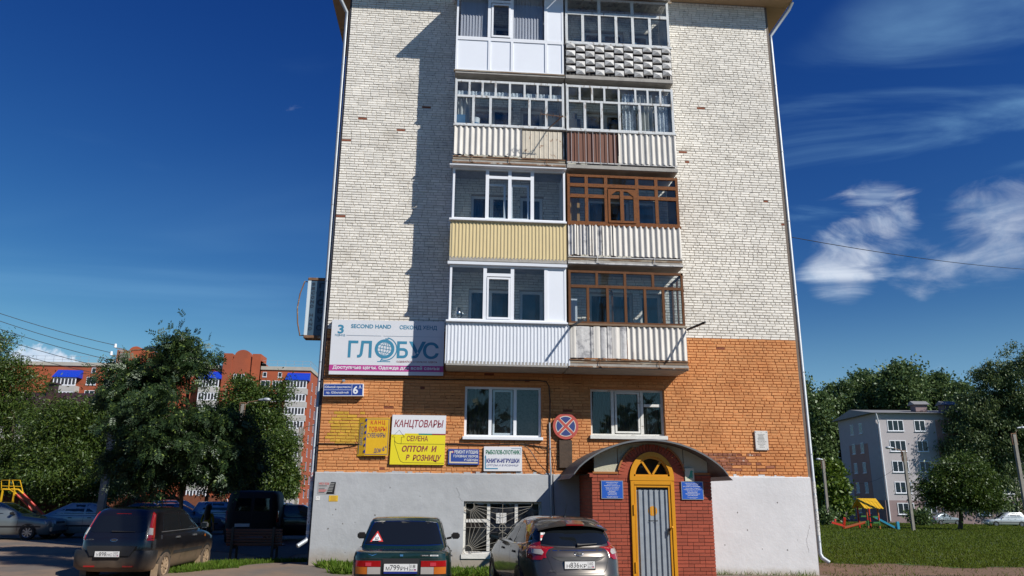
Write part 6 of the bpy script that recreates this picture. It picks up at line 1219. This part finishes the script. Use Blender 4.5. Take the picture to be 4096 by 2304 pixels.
for i,(px,py,rx,rz,lab) in enumerate(((3260,1760,70,190,'dark poplar directly right of the downpipe'),(3370,1680,75,150,'poplar behind the left end of the pale building'),(3490,1610,80,110,'tall poplar behind the roof corner of the pale building'),(3610,1590,80,120,'tall poplar behind the vents on the pale roof'),(3720,1620,80,120,'poplar right of the roof vents on the pale building'),(3200,1700,60,190,'poplar mostly hidden by the building edge'),(3815,1660,80,120,'poplar between the roof vents and the tall birch'))):
    tree('poplar_tree',lab,gb(px,2060,D+i%3*4),[blob(px,py,rx,rz,D+i%3*4),blob(px+20,py+rz*.9,rx*1.1,rz,D+i%3*4),blob(px-25,py-rz*.5,rx*.6,rz*.5,D+i%3*4),blob(px+30,py-rz*.55,rx*.5,rz*.5,D+i%3*4)],18000,.50,lp,X['bark'],170,.75,.3,.1,.62,group='poplars behind the pale building',limbs=8)
D=100
for px,py,rx,rz,lab in ((3985,1690,130,260,'tall dark birch with hanging branches at the right edge'),(4110,1560,150,190,'tallest birch crown at the upper right edge'),(3880,1730,90,170,'birch crown overlapping the right half of the pale building')):
    tree('birch_tree',lab,gb(px,2080,D),[blob(px,py,rx*.85,rz*.85,D),blob(px+30,py-rz*.55,rx*.6,rz*.4,D),blob(px-30,py+rz*.6,rx*.8,rz*.6,D),blob(px+20,py+rz*.9,rx*.7,rz*.5,D)],36000,.32,lb,X['birch_bark'],260,.5,.2,.9,.42,group='birches on the right',limbs=10)
D=66
tree('maple_tree','round bushy tree standing in front of the pale building',gb(3835,2100,D),[blob(3830,1940,115,95,D),blob(3760,1965,80,65,D),blob(3900,1955,90,85,D),blob(3870,1880,70,55,D),blob(3945,2000,45,35,D)],36000,.24,lg,X['bark'],280,.42,.17,.2,.40,limbs=12)
D=98
tree('maple_tree','bright yellow green bushy tree behind the first right lamp post',gb(3325,2075,D),[blob(3315,1930,65,80,D),blob(3340,1990,60,70,D)],6000,.5,ll,X['bark'],120,.5,.14,.1,.55,limbs=6)
for px,py,D_,lab in ((3675,2085,80,'small shrub at the foot of the pale building'),(3305,2080,74,'weedy shrub round the foot of the first right lamp post')):
    tree('shrub',lab,gb(px,py,D_),[blob(px,py-18,32,22,D_)],1600,.3,lp,X['bark'],40,.3,.03,.1,.5,limbs=3)
def on_ground(px,py,z=-.12):
    d=CR*((px-2048)/FPX)-CU*((py-1152)/FPX)+CF; return CAM+d*((z-CAM.z)/d.z)
sb=[(on_ground(px,py)-SUNV*31.5,r) for px,py,r in ((60,2234,.85),(190,2248,.75),(290,2256,.5))]
tree('street_tree','tall roadside tree right of the camera whose shadow falls on the left ground',(9.4,-16.3,ground(10,-12)),[((c.x,c.y,c.z),(r*1.3,r,r*.55)) for c,r in sb],3600,.22,lg,X['bark'],90,.16,.2,.2,.45,limbs=10)
bp=np.stack([rng.uniform(-75,85,26000),rng.uniform(-64,-46,26000),np.zeros(26000)],1); bh=7.5+2.5*np.sin(bp[:,0]*.35)+1.5*np.sin(bp[:,0]*.9+2); bp[:,2]=-.5+bh*rng.random(26000)**.8; bd=norm(rng.normal(size=(26000,3)))
o=quads_mesh('added_tree_belt',leaf_quads(bp,bd,norm(np.cross(bd,rng.normal(size=(26000,3)))),1.1,.6),lp,None); tag(o,'unseen belt of trees added behind the camera to darken reflections','trees',kind='stuff')  # unseen trees, added to darken window reflections and lower ambient light
# ---------------------------------------------------------------- lamp posts and wires
X['post']=mat('concrete_post',(.24,.225,.20),.9,var=.2,vscale=3,bump=.3,bscale=30,col2=(.16,.15,.13),c2scale=1.5,c2lo=.6,c2hi=.7)
def lamp(label,top,arm,D,r=.13,box=True,base_py=2080,insul=0):
    p=WD(*top,D); b=(p.x,p.y,ground(p.x,p.y)-.3); t=thing('lamp_post',label,'lamp post',(p.x,p.y,ground(p.x,p.y)),group='concrete lamp posts'); m=MB(); m.bar(b,(p.x,p.y,p.z),r*1.6,r*1.5,(0,1,0)); m.build('post',X['post'],t)
    a=WD(*arm,D); MB().tube([(p.x,p.y,p.z-.15),(p.x+(a.x-p.x)*.3,p.y,p.z+.12),(a.x,a.y,a.z)],.03,8).build('arm',X['rust'],t,60)
    d=1 if a.x>p.x else -1; h=MB(); h.tube([(a.x-d*.15,a.y,a.z),(a.x+d*.1,a.y,a.z+.02)],[.05,.09],10); h.ball((a.x+d*.32,a.y,a.z+.03),.2,14,8,(1.25,.8,.6)); h.build('lamp_head',X['galv'],t,60)
    m=MB(); m.box(p.x-r*1.6,p.y-.06,p.z-.75,p.x-r*1.35,p.y+.06,p.z+.05).box(p.x-r*1.6,p.y-.06,p.z+.05,p.x+r*1.4,p.y+.06,p.z+.10).box(p.x+r*1.15,p.y-.05,p.z-.75,p.x+r*1.4,p.y+.05,p.z+.05).box(p.x-r*1.6,p.y-.06,p.z-.80,p.x+r*1.4,p.y+.06,p.z-.75); m.build('bracket_frame',X['rust'],t)
    ins=[]
    for i in range(insul):
        q=(p.x-.35-.12*(i%2),p.y-.1,p.z+.2-.32*i); MB().tube([q,(q[0],q[1],q[2]+.16)],[.06,.045],10).build('insulator',X['pvc'],t,50); MB().bar((q[0],q[1]+.05,q[2]),(p.x,p.y,q[2]-.05),.03).build('cross_arm',X['rust'],t); ins.append((q[0],q[1],q[2]+.1))
    return t,ins
D=31
_,ins=lamp('concrete lamp post with wires and a large lamp head left of the rowan',(497,1412),(595,1396),D,.15,insul=4)
lamp('lamp post with arm standing in front of the light green tree',(972,1616),(1045,1600),46,.11)
lamp('thin lamp post just left of the left downpipe',(1208,1712),(1262,1700),58,.12)
lamp('pale post furthest left on the right lawn',(3291,1842),(3286,1838),75,.14)
lamp('post with lamp arm in front of the pale building',(3614,1806),(3568,1792),62,.13)
lamp('lamp post at the right edge of the lawn',(4054,1738),(4076,1712),60,.15)
def wire(label,a,b,sag,r=.012):
    a=Vector(a); b=Vector(b); t=thing('overhead_wire',label,'wire',a); MB().tube([a.lerp(b,i/12)-Vector((0,0,sag*4*(i/12)*(1-i/12))) for i in range(13)],r,5).build('strand',X['black_metal'],t,60)
for i,(q,py) in enumerate(zip(ins+[(ins[-1][0],ins[-1][1],ins[-1][2]-.3)],(1060,1085,1120,1160,1215))): wire(('topmost','second','third','fourth','lowest')[i]+' of the wires running to the left lamp post',q,WD(-500,py,27),.25)
wire('single wire crossing the sky on the right',W(3150,946,1.2),WD(4300,1085,38),.25); wire('wire from the lamp post in front of the pale building towards the right',WD(3618,1838,62),WD(4150,1770,60),.9); wire('wire from the first right post to the post in front of the pale building',WD(3292,1880,75),WD(3616,1840,62),1.6)
# ---------------------------------------------------------------- pale building on the right
aR=R(-5); CR0=(61,79.5); gR=-1.55
def local_thing(name,label,cat,loc,rz): return thing(name,label,cat,loc,rz,local=True)
X['lilac']=mat('pale_lilac_render',(.44,.41,.42),.9,var=.06,vscale=1,bump=.2,bscale=6); X['pink']=mat('pink_render',(.40,.24,.20),.9,var=.06,vscale=1); X['far_glass']=mat('far_window_glass',(.015,.02,.025),.08,spec=.6); X['grey_roof']=mat('grey_roof_sheet',(.22,.22,.22),.6,var=.1,vscale=1); X['mauve']=mat('mauve_plinth',(.26,.19,.19),.9,var=.08,vscale=1)
pb=local_thing('apartment_building','pale lilac and pink five storey block beyond the right lawn','building',(*CR0,gR),aR)
HB=14.4; m=MB(); m.box(0,0,0,48,12.3,HB); m.build('wall',X['lilac'],pb); MB().box(-.05,-.05,-1.,48.05,12.35,2.9).build('plinth',X['mauve'],pb)
MB().prism([(-.7,-.7,HB+.003),(-.7,13,HB+.003),(-.7,6.15,HB+1.1)],(49.4,0,0)).build('roof',X['grey_roof'],pb)
for x_ in (6.3,10.2): v_=empty('roof_vent',pb); MB().box(x_,1.2,HB+.4,x_+1.6,2.6,HB+1.35).build('box',X['mauve'],v_); MB().prism([(x_-.3,.9,HB+1.35),(x_-.3,2.9,HB+1.35),(x_-.3,1.9,HB+1.9)],(2.2,0,0)).build('cap',X['grey_roof'],v_)
def far_window(par,x,z,w,h,n,face='f',y=0.,fm=None,e=.05):
    wn=empty('window',par); f=MB(); fm=fm or X['pvc']
    if face=='f':
        MB().box(x,y-.02,z,x+w,y+.02,z+h).build('pane',X['far_glass'],wn)
        f.box(x-.04,y-.05,z-.04,x+w+.04,y-.021,z+.05).box(x-.04,y-.05,z+h-.05,x+w+.04,y-.021,z+h+.04)
        for i in range(n+1): q=x+w*i/n; f.box(q-.045,y-.052,z+.05,q+.045,y-.022,z+h-.05)
        MB().box(x-.1,y-.14,z-.10,x+w+.1,y-.001,z-.045).build('sill',fm,wn)
    else:
        MB().box(y-.02,x,z,y+.02,x+w,z+h).build('pane',X['far_glass'],wn); s_=-1 if face=='l' else 1
        a,b=sorted((y+s_*.021,y+s_*.03)); f.box(a,x-.02,z-.02,b,x+w+.02,z+.04).box(a,x-.02,z+h-.04,b,x+w+.02,z+h+.02)
        for i in range(n+1): q=x+w*i/n; f.box(a-.001,q-.03,z+.04,b+.001,q+.03,z+h-.04)
        a,b=sorted((y+s_*.001,y+s_*.13)); MB().box(a,x-.1,z-.10,b,x+w+.1,z-.045).build('sill',fm,wn)
    f.build('frame',fm,wn); return wn
for k in range(5):
    z=1.15+2.72*k
    far_window(pb,1.55,z,2.1,1.4,3,y=-.06 if k==0 else 0); far_window(pb,5.2,z,1.4,1.4,2,y=-.06 if k==0 else 0)
    if k: MB().box(8.05,-.03,z-1.2,10.9,.0,z+1.52).build('stair_panel',X['pink'],pb); far_window(pb,8.9,z-.2 if k<5 else z,1.3,.55,1,y=-.032)
    far_window(pb,12.1,z,1.4,1.4,2,y=-.06 if k==0 else 0); far_window(pb,15.3,z,2.1,1.4,3,y=-.06 if k==0 else 0); far_window(pb,19.5,z,1.4,1.4,2,y=-.06 if k==0 else 0)
    for v_ in (4.4,7.2): far_window(pb,v_,z,.95,1.4,2,'l',-.035 if 0<k<4 else (-.06 if k==0 else 0))
MB().box(-.03,3.2,2.9,.0,9.2,10.55).build('gable_panel',X['pink'],pb); MB().box(-.3,10.2,5.0,-.01,11.0,5.6).build('air_conditioner',X['pvc'],pb)
MB().tube([(-.1,-.55,HB-.1),(.3,-.15,HB-1.4),(.3,-.15,.3)],.09,8).build('downpipe',X['pvc'],pb)
# ---------------------------------------------------------------- red brick block on the left
X['red_brick']=mat('red_facing_brick',(.36,.085,.035),.9,var=.1,vscale=.5,bump=.2,bscale=5,col2=(.30,.075,.035),c2scale=.2); X['blue_roof']=mat('blue_metal_roof',(.006,.045,.45),.4); X['pale_band']=mat('pale_concrete_band',(.40,.38,.33),.9,var=.1,vscale=1); X['panel_grey']=mat('grey_parapet',(.42,.41,.39),.9,var=.08,vscale=.6); X['shade_glass']=mat('loggia_glass',(.045,.04,.045),.15)
rbY=144.; rb=thing('apartment_building','ten storey red brick block with blue loggia roofs left of the main building','building',(-50,rbY,-1.7))
def rx(px): return W(px,1500,rbY).x
def rz(py,px=1000): return W(px,py,rbY).z
xe=rx(1239); xl=rx(236)-18; zt=rz(1480,1100)
m=MB(); m.box(xl,rbY,-3,xe,rbY+17,zt); m.build('wall',X['red_brick'],rb)
MB().box(xl-.2,rbY-.25,zt-.0,xe+.2,rbY+17.2,zt+.75).build('parapet_band',X['pale_band'],rb)
def tower(p0,p1,ptop,parch):
    x0,x1=rx(p0),rx(p1); zs=rz(ptop,(p0+p1)/2); za=rz(parch,(p0+p1)/2); tw=empty('stair_tower',rb); MB().box(x0,rbY-.9,-3,x1,rbY+6,zs-1.4).build('shaft',X['red_brick'],tw)
    P=[(x0+1.6,rbY-.9,zs-1.4)]; n=14; cx=(x0+x1)/2; hw=(x1-x0)/2-2.2
    P=[(x0+1.8+.0,rbY-.88,zs-1.398)]+[(cx-hw*math.cos(math.pi*i/n),rbY-.88,zs-.4+(za-zs+.4)*math.sin(math.pi*i/n)) for i in range(n+1)]+[(x1-1.8,rbY-.88,zs-1.398)]; MB().prism(P,(0,2.,0)).build('arched_gable',X['red_brick'],tw)
    for a,b in ((x0,x0+1.75),(x1-1.75,x1)): MB().box(a,rbY-1.2,zs-8,b,rbY+4,zs).build('pier',X['red_brick'],tw)
    far_window(tw,x0+3.0,zs-6.3,1.6,1.9,1,y=rbY-.92); far_window(tw,x1-5.3,zs-6.3,1.6,1.9,1,y=rbY-.92); far_window(tw,x0+2.4,zs-14.6,1.5,2.6,1,y=rbY-.92)
    for k in range(1,9): far_window(tw,x0+2.4,zs-14.6-2.85*k,1.5,1.6,1,y=rbY-.92)
    return x0,x1
tower(894,1042,1418,1402); tower(465,606,1404,1388)
def loggias(p0,p1,ptop):
    x0,x1=rx(p0),rx(p1); z=rz(ptop,(p0+p1)/2); n=6
    MB().prism([(x0-.3,rbY-2.2,z-1.7),(x0-.3,rbY-.02,z+.1),(x0-.3,rbY-.02,z-1.7)],(x1-x0+.6,0,0)).build('blue_roof',X['blue_roof'],rb)
    for k in range(10):
        zz=z-1.85-2.82*k; lg_=empty('loggia',rb)
        MB().box(x0,rbY-2.0,zz-2.75,x1,rbY-.01,zz-1.55).build('parapet',X['panel_grey'],lg_); MB().box(x0+.1,rbY-1.9,zz-1.55,x1-.1,rbY-1.8,zz+.0).build('pane',X['shade_glass'],lg_)
        f=MB(); f.box(x0,rbY-1.95,zz-1.55,x1,rbY-1.84,zz-1.38).box(x0,rbY-1.95,zz-.12,x1,rbY-1.84,zz+.06)
        for i in range(n+1): q=x0+.09+(x1-x0-.18)*i/n; f.box(q-.09,rbY-1.953,zz-1.38,q+.09,rbY-1.843,zz-.12)
        f.build('frame',X['pvc'],lg_)
loggias(1157,1237,1494); loggias(236,326,1482); loggias(812,890,1488)
for p0,rows in ((1094,range(0,9)),(1046,range(0,9)),(350,range(0,3)),(420,range(0,3))):
    for k in rows: far_window(rb,rx(p0),rz(1553,1100)-2.82*k,1.9,1.6,3 if p0==1094 else 2,y=rbY)
for px,py in ((1052,1498),(1113,1499),(365,1481),(425,1483)): far_window(rb,rx(px),rz(py,px)-.5,.75,1.,1,y=rbY)
for k in range(10):
    for v_ in (3.2,8.2): far_window(rb,rbY+v_,rz(1553,1100)-2.82*k,.9,1.7,1,'r',xe)
m=MB()
for i in range(40):
    x_=xl+(xe-xl)*i/39; m.bar((x_,rbY+.5,zt+.75),(x_,rbY+.5,zt+2.1),.05)
for h_ in (1.4,2.1): m.bar((xl,rbY+.5,zt+h_),(xe,rbY+.5,zt+h_),.05)
for i in range(9): y_=rbY+.5+2*i; m.bar((xe-.1,y_,zt+.75),(xe-.1,y_,zt+2.1),.05)
m.bar((xe-.1,rbY+.5,zt+2.1),(xe-.1,rbY+16.5,zt+2.1),.05); m.build('roof_railing',X['galv'],rb)
# brown roofed house
hb=thing('house','low house with a dark brown metal roof and chimney behind the left trees','house',(*gb(230,2050,72)[:2],-.8)); X['brown_roof']=mat('dark_brown_roof',(.05,.022,.022),.5); a=WD(60,1545,72); b=WD(400,1545,72)
MB().box(a.x-2,a.y,-2,b.x+1,a.y+9,a.z-2.6).build('wall',X['panel_grey'],hb); MB().prism([(a.x-3,a.y-1,a.z-2.6),(a.x-3,a.y+10,a.z-2.6),(a.x-3,a.y+4.5,a.z)],(b.x-a.x+5,0,0)).build('roof',X['brown_roof'],hb)
q=WD(126,1540,72); MB().box(q.x-.35,a.y+3.4,a.z-1,q.x+.35,a.y+4.2,WD(126,1514,72).z).build('chimney',X['brown_roof'],hb); MB().box(q.x-.5,a.y+3.2,WD(126,1514,72).z,q.x+.5,a.y+4.4,WD(126,1508,72).z).build('chimney_cap',X['brown_roof'],hb)
# ---------------------------------------------------------------- fence, slides, playhouse, bench, person
X['fence']=mat('brown_fence_board',(.16,.055,.028),.8,var=.2,vscale=4); fx=thing('picket_fence','brown picket fence behind the slide and parked cars','fence',gb(200,2060,37)); p0=WD(-60,2040,38); p1=WD(900,2040,47); g0=ground(p0.x,p0.y); n=190
for i in range(n):
    q=p0.lerp(p1,i/n); h=1.75+.08*math.sin(i); m=MB(); m.box(q.x,q.y,g0+.1,q.x+.075,q.y+.025,g0+h).build('picket',X['fence'],fx)
for h in (.5,1.4): MB().bar((p0.x,p0.y+.05,g0+h),(p1.x,p1.y+.05,g0+h),.04,.07).build('rail',X['fence'],fx)
X['white_fence']=mat('white_fence_board',(.5,.5,.48),.8); fw_=thing('picket_fence','short white picket fence beyond the lamp post','fence',gb(530,2040,48)); p0=WD(520,2040,47); p1=WD(560,2040,47); [MB().box(p0.lerp(p1,i/9).x,p0.y,ground(p0.x,p0.y),p0.lerp(p1,i/9).x+.06,p0.y+.02,1.25).build('picket',X['white_fence'],fw_) for i in range(10)]
X['yel']=mat('yellow_paint',(.62,.36,.01),.4); X['redp']=mat('red_paint',(.50,.03,.012),.4); X['blup']=mat('light_blue_paint',(.03,.26,.42),.4); X['grnp']=mat('green_paint',(.03,.15,.03),.5); X['orgp']=mat('orange_wood',(.36,.12,.03),.6)
D=34; sl=thing('playground_slide','yellow railed platform with a red edged slide at the left edge','slide',gb(60,2080,D)); P=lambda px,py,dd=0: WD(px,py,D+dd)
for name,pts,mm,r_ in (('rail',((5,1958),(7,1921),(37,1921),(35,1956)),'yel',.022),('rail',((36,1921),(50,1921),(62,1976)),'yel',.022),('rail',((50,1921),(80,1921),(93,1973)),'yel',.022),('mid_rail',((6,1944),(88,1946)),'yel',.018),('platform_edge',((10,1957),(40,1958),(66,1976)),'yel',.04),('platform_edge',((45,1957),(74,1958),(93,1975)),'yel',.04),('slide_edge',((66,1977),(106,2015),(140,2058)),'redp',.05),('slide_edge',((93,1975),(130,2013),(178,2060)),'redp',.05)): MB().tube([P(*q,(.5 if name=='rail' and k==1 else 0)) for k,q in enumerate(pts)],r_,8).build(name,X[mm],sl,60)
a=[P(66,1978),P(93,1976),P(178,2062),P(140,2060)]; MB().prism([tuple(v) for v in a],(0,.02,-.03)).build('chute',X['rust'],sl)
for px in (12,60): q=P(px,1957); MB().bar((q.x,q.y,ground(q.x,q.y)),(q.x,q.y,q.z),.06).build('post',X['yel'],sl)
D=63; c=gb(3478,2108,D); ph=thing('playhouse','small wooden playhouse with yellow plank roof on the right lawn','playhouse',c); cx,cy,cz=c; hw=.60
for sx in (-1,1):
    for sy in (-1,1):
        m=MB(); mats=['orgp','grnp','redp','orgp']; zz=[0,.3,.75,1.15,1.85]
        for k in range(4): MB().tube([(cx+sx*hw*.82,cy+sy*.7,cz+zz[k]),(cx+sx*hw*.82,cy+sy*.7,cz+zz[k+1])],.075,10).build('post',X[mats[k] if sy<0 else 'redp'],ph,60)
for z_,y_ in ((.55,-.72),(1.02,-.72),(.55,.72),(1.02,.72)): MB().box(cx-hw*.75,cy+y_-.04,cz+z_-.06,cx+hw*.75,cy+y_+.04,cz+z_+.06).build('cross_board',X['grnp'],ph)
for i in range(12):
    xa=cx-.84+i*.14
    for s_ in (-1,1): MB().prism([(xa,cy,cz+2.45),(xa,cy+s_*1.05,cz+1.70-.04*(i%2)),(xa,cy+s_*1.05,cz+1.74-.04*(i%2)),(xa,cy,cz+2.50)],(.131,0,0)).build('roof_plank',X['yel'],ph)
sl=thing('playground_slide','light blue wooden slide beside the playhouse','slide',(cx+1.3,cy,cz))
for y_ in (-.25,.25): MB().bar((cx+.4,cy+y_,cz+1.0),(cx+2.0,cy+y_-.3,cz+.12),.06,.16).build('slide_edge',X['blup'],sl)
MB().prism([(cx+.4,cy-.22,cz+.98),(cx+2.0,cy-.52,cz+.1),(cx+2.0,cy-.08,cz+.1),(cx+.4,cy+.22,cz+.98)],(0,0,-.04)).build('chute',X['yel'],sl); MB().box(cx+2.05,cy-.7,cz,cx+2.25,cy-.5,cz+.65).build('step_post',X['blup'],sl)
D=61; a=WD(3325,2089,D); b=WD(3375,2103,D); e=WD(3458,2089,D); sw=thing('seesaw','red seesaw bars beside the playhouse','seesaw',gb(3380,2105,D)); MB().bar(a,b,.2,.16).build('bar',X['redp'],sw); MB().bar(b,WD(3378,2071,D),.18,.18).build('upright',X['redp'],sw); MB().bar(WD(3340,2086,D),WD(3342,2091,D)+Vector((0,0,.3)),.12).build('handle',X['redp'],sw); MB().bar(WD(3372,2112,D),e,.22,.16).build('bar',X['redp'],sw); MB().bar(WD(3378,2110,D-.4),WD(3462,2086,D-.4),.2,.08).build('board',X['orgp'],sw)
# bench in the shade
X['bench_slat']=mat('dark_red_bench_slat',(.09,.022,.016),.4); a=WD(908,2135,20.5); b=WD(1128,2135,20.5); bn=thing('park_bench','dark red slatted bench standing in the building shade before the van','bench',((a.x+b.x)/2,a.y,ground(a.x,a.y))); g0=ground(a.x,a.y)
for i in range(6): z_=.42+i*.075; MB().box(a.x,a.y+.0-.02*i,g0+z_,b.x,a.y+.03-.02*i,g0+z_+.055).build('back_slat',X['bench_slat'],bn)
for i in range(4): MB().box(a.x,a.y+.08+i*.1,g0+.40,b.x,a.y+.16+i*.1,g0+.43).build('seat_slat',X['bench_slat'],bn)
for f in (.12,.85): x_=a.x+(b.x-a.x)*f; MB().box(x_-.03,a.y-.14,g0-.05,x_+.03,a.y-.10,g0+.9).box(x_-.03,a.y+.0,g0+.32,x_+.03,a.y+.48,g0+.395).box(x_-.03,a.y+.44,g0-.05,x_+.03,a.y+.5,g0+.32).build('leg',X['black_metal'],bn)
# ---------------------------------------------------------------- person
D=24.5; q=gb(828,2100,D); H=1.42
pe=thing('person','person with long dark hair and a yellow green top beside the young tree','person',q)
X['top_yellow']=mat('yellow_green_top',(.22,.20,.02),.9); X['dark_hair']=mat('dark_hair',(.008,.006,.005),.6); X['skin']=mat('skin',(.45,.27,.19),.6); X['dark_trousers']=mat('dark_trousers',(.012,.012,.016),.9)
def skin_body():
    V=[];E=[];Rd=[]
    def v(x,y,z,r): V.append((q[0]+x*H,q[1]+y*H,q[2]+z*H)); Rd.append(r*H); return len(V)-1
    pel=v(0,0,.52,.085); wa=v(0,.0,.60,.072); ch=v(0,0,.72,.085); ne=v(0,.0,.83,.035); h1=v(0,.01,.88,.05); h2=v(0,.015,.94,.058); E+= [(pel,wa),(wa,ch),(ch,ne),(ne,h1),(h1,h2)]
    for s in (-1,1):
        sh=v(s*.095,0,.79,.042); el=v(s*.135,-.01,.63,.030); wr=v(s*.125,.05,.50,.020); pm=v(s*.12,.075,.455,.022); E+= [(ch,sh),(sh,el),(el,wr),(wr,pm)]
        for k in range(4): f1=v(s*(.12+.012*(k-1.5)),.09,.425,.007); f2=v(s*(.12+.012*(k-1.5)),.085,.40+.005*abs(k-1.5),.006); E+=[(pm,f1),(f1,f2)]
        th=v(s*.10,.10,.445,.008); E.append((pm,th)); hp=v(s*.055,0,.49,.062); kn=v(s*.06,.01+.03*s,.27,.042); an=v(s*.06,-.02+.05*s,.05,.028); to=v(s*.065,.06+.05*s,.015,.022); E+=[(pel,hp),(hp,kn),(kn,an),(an,to)]
    me=bpy.data.meshes.new('body'); me.from_pydata(V,E,[]); o=bpy.data.objects.new('tmp_body',me); COL.objects.link(o); md=o.modifiers.new('s','SKIN')
    for i,sv in enumerate(me.skin_vertices[0].data): sv.radius=(Rd[i],Rd[i]*.8); sv.use_root=(i==0)
    o.modifiers.new('u','SUBSURF').levels=2; dg=bpy.context.evaluated_depsgraph_get(); me2=bpy.data.meshes.new_from_object(o.evaluated_get(dg)); bpy.data.objects.remove(o); return me2
me=skin_body(); me.materials.clear()
for mm in ('skin','top_yellow','dark_trousers'): me.materials.append(X[mm])
for p in me.polygons:
    z=(p.center.z-q[2])/H; x=abs(p.center.x-q[0])/H
    p.material_index=1 if .50<z<.83 and not (x>.11 and z<.60) else (2 if z<=.50 and x<.105 and z>.02 else (2 if z<=.42 and x<.10 else 0))
body=link('body',me,None,pe,180)
hm=MB(); hm.ball((q[0],q[1]-.0*H,q[2]+.925*H),.075*H,16,10,(1,1,1.1)); hm.tube([(q[0],q[1]-.045*H,q[2]+.95*H),(q[0],q[1]-.075*H,q[2]+.80*H),(q[0],q[1]-.085*H,q[2]+.66*H)],[.06*H,.075*H,.05*H],12); hm.build('hair',X['dark_hair'],pe,60)
f=MB(); f.ball((q[0]-.02*H,q[1]+.072*H,q[2]+.93*H),.007*H,6,4).ball((q[0]+.02*H,q[1]+.072*H,q[2]+.93*H),.007*H,6,4).ball((q[0],q[1]+.08*H,q[2]+.912*H),.009*H,6,4); f.build('face_features',X['skin'],pe)
# ---------------------------------------------------------------- grass and weeds
X['grass']=leaf_mat('grass_blade',(.06,.12,.014),(.13,.21,.026),(.20,.22,.06),.35,.01); X['field_grass']=leaf_mat('field_grass_blade',(.085,.120,.018),(.120,.160,.026),(.16,.17,.05),.35,0.)
def blades(name,label,xy,h,wd,m_,lean=.5):
    n=len(xy); z=np.array([ground(a,b) for a,b in xy])[:,None]; c=np.concatenate([xy,z],1); d=norm(np.stack([rng.normal(size=n)*lean,rng.normal(size=n)*lean,np.ones(n)],1)); s=norm(np.stack([rng.normal(size=n),rng.normal(size=n),np.zeros(n)],1)); H_=(h*(.5+rng.random((n,1)))); w=wd*(.6+.8*rng.random((n,1)))
    tip=c+d*H_; md=c+d*H_*.5; P=np.stack([c-s*w*.4,c+s*w*.4,md+s*w*.5+(tip-md)*.1,tip],1); o=quads_mesh(name,P,m_,None); tag(o,label,'grass',kind='stuff'); return o
def scatter(x0,x1,y0,y1,n,keep):
    out=[]
    while len(out)<n:
        a=rng.uniform([x0,y0],[x1,y1],size=(n,2)); out+= [p for p in a if keep(*p)]
    return np.array(out[:n])
bed=scatter(.25,6.55,-2.1,-.07,15000,lambda x,y: y>-1.75+.3*math.sin(x*2.1)+.2*math.sin(x*5) and (x>.5+.25*math.sin(y*4) or y>-.6) and random.random()<.35+.65*(.5+.5*math.sin(x*3.1+y*2)))
blades('grass','weedy green bed along the foot of the grey plinth',bed,.15,.045,X['grass'],1.1)
strip_=scatter(-3.4,-.3,-1.3,2.3,9000,lambda x,y: -.75+.18*math.sin(x*3)+.12*(x+2)<y<1.9+.2*math.sin(x*2) and math.hypot((x+.2)/1.4,(y+.1)/1.2)>1.0)
blades('grass','sunlit grass strip between the black car and the building corner',strip_,.10,.02,X['grass'],.7)
fld=[]; 
while len(fld)<140000:
    a=rng.random((60000,3)); D_=9+95*a[:,0]**2.0; an=(a[:,1])*.62+.28; xs_=CAM.x+D_*1.15*np.sin(an)*1.15; ys_=CAM.y+11+D_*np.cos(an)
    fld+= [(x,y) for x,y in zip(xs_,ys_) if in_field(x,y) and x<75 and y<76]
fld=np.array(fld[:140000]); dist=np.hypot(fld[:,0]-CAM.x,fld[:,1]-CAM.y)[:,None]
blades('grass','wide green lawn running to the pale building',fld,.06+.0008*dist,.018+.0006*dist,X['field_grass'],.6)
edge=scatter(12.9,26,-1.0,3.4,2600,lambda x,y: random.random()<.25+.5*(y>2.4)+.5*(y<.3))
blades('grass','sparse tufts on the bare soil path beside the right downpipe',edge,.09,.018,X['field_grass'],.8)
sheet('soil_path',[x for x in GX if 12.2<x<60],[y for y in GY if -1<y<4.2],.006,X['soil'],lambda x,y: y>.1+.25*math.sin(x*1.3))
wd=scatter(9.6,12.6,-.35,-.06,260,lambda x,y: random.random()<.6); blades('grass','thin weeds at the foot of the white plinth',wd,.12,.014,X['grass'],.7)
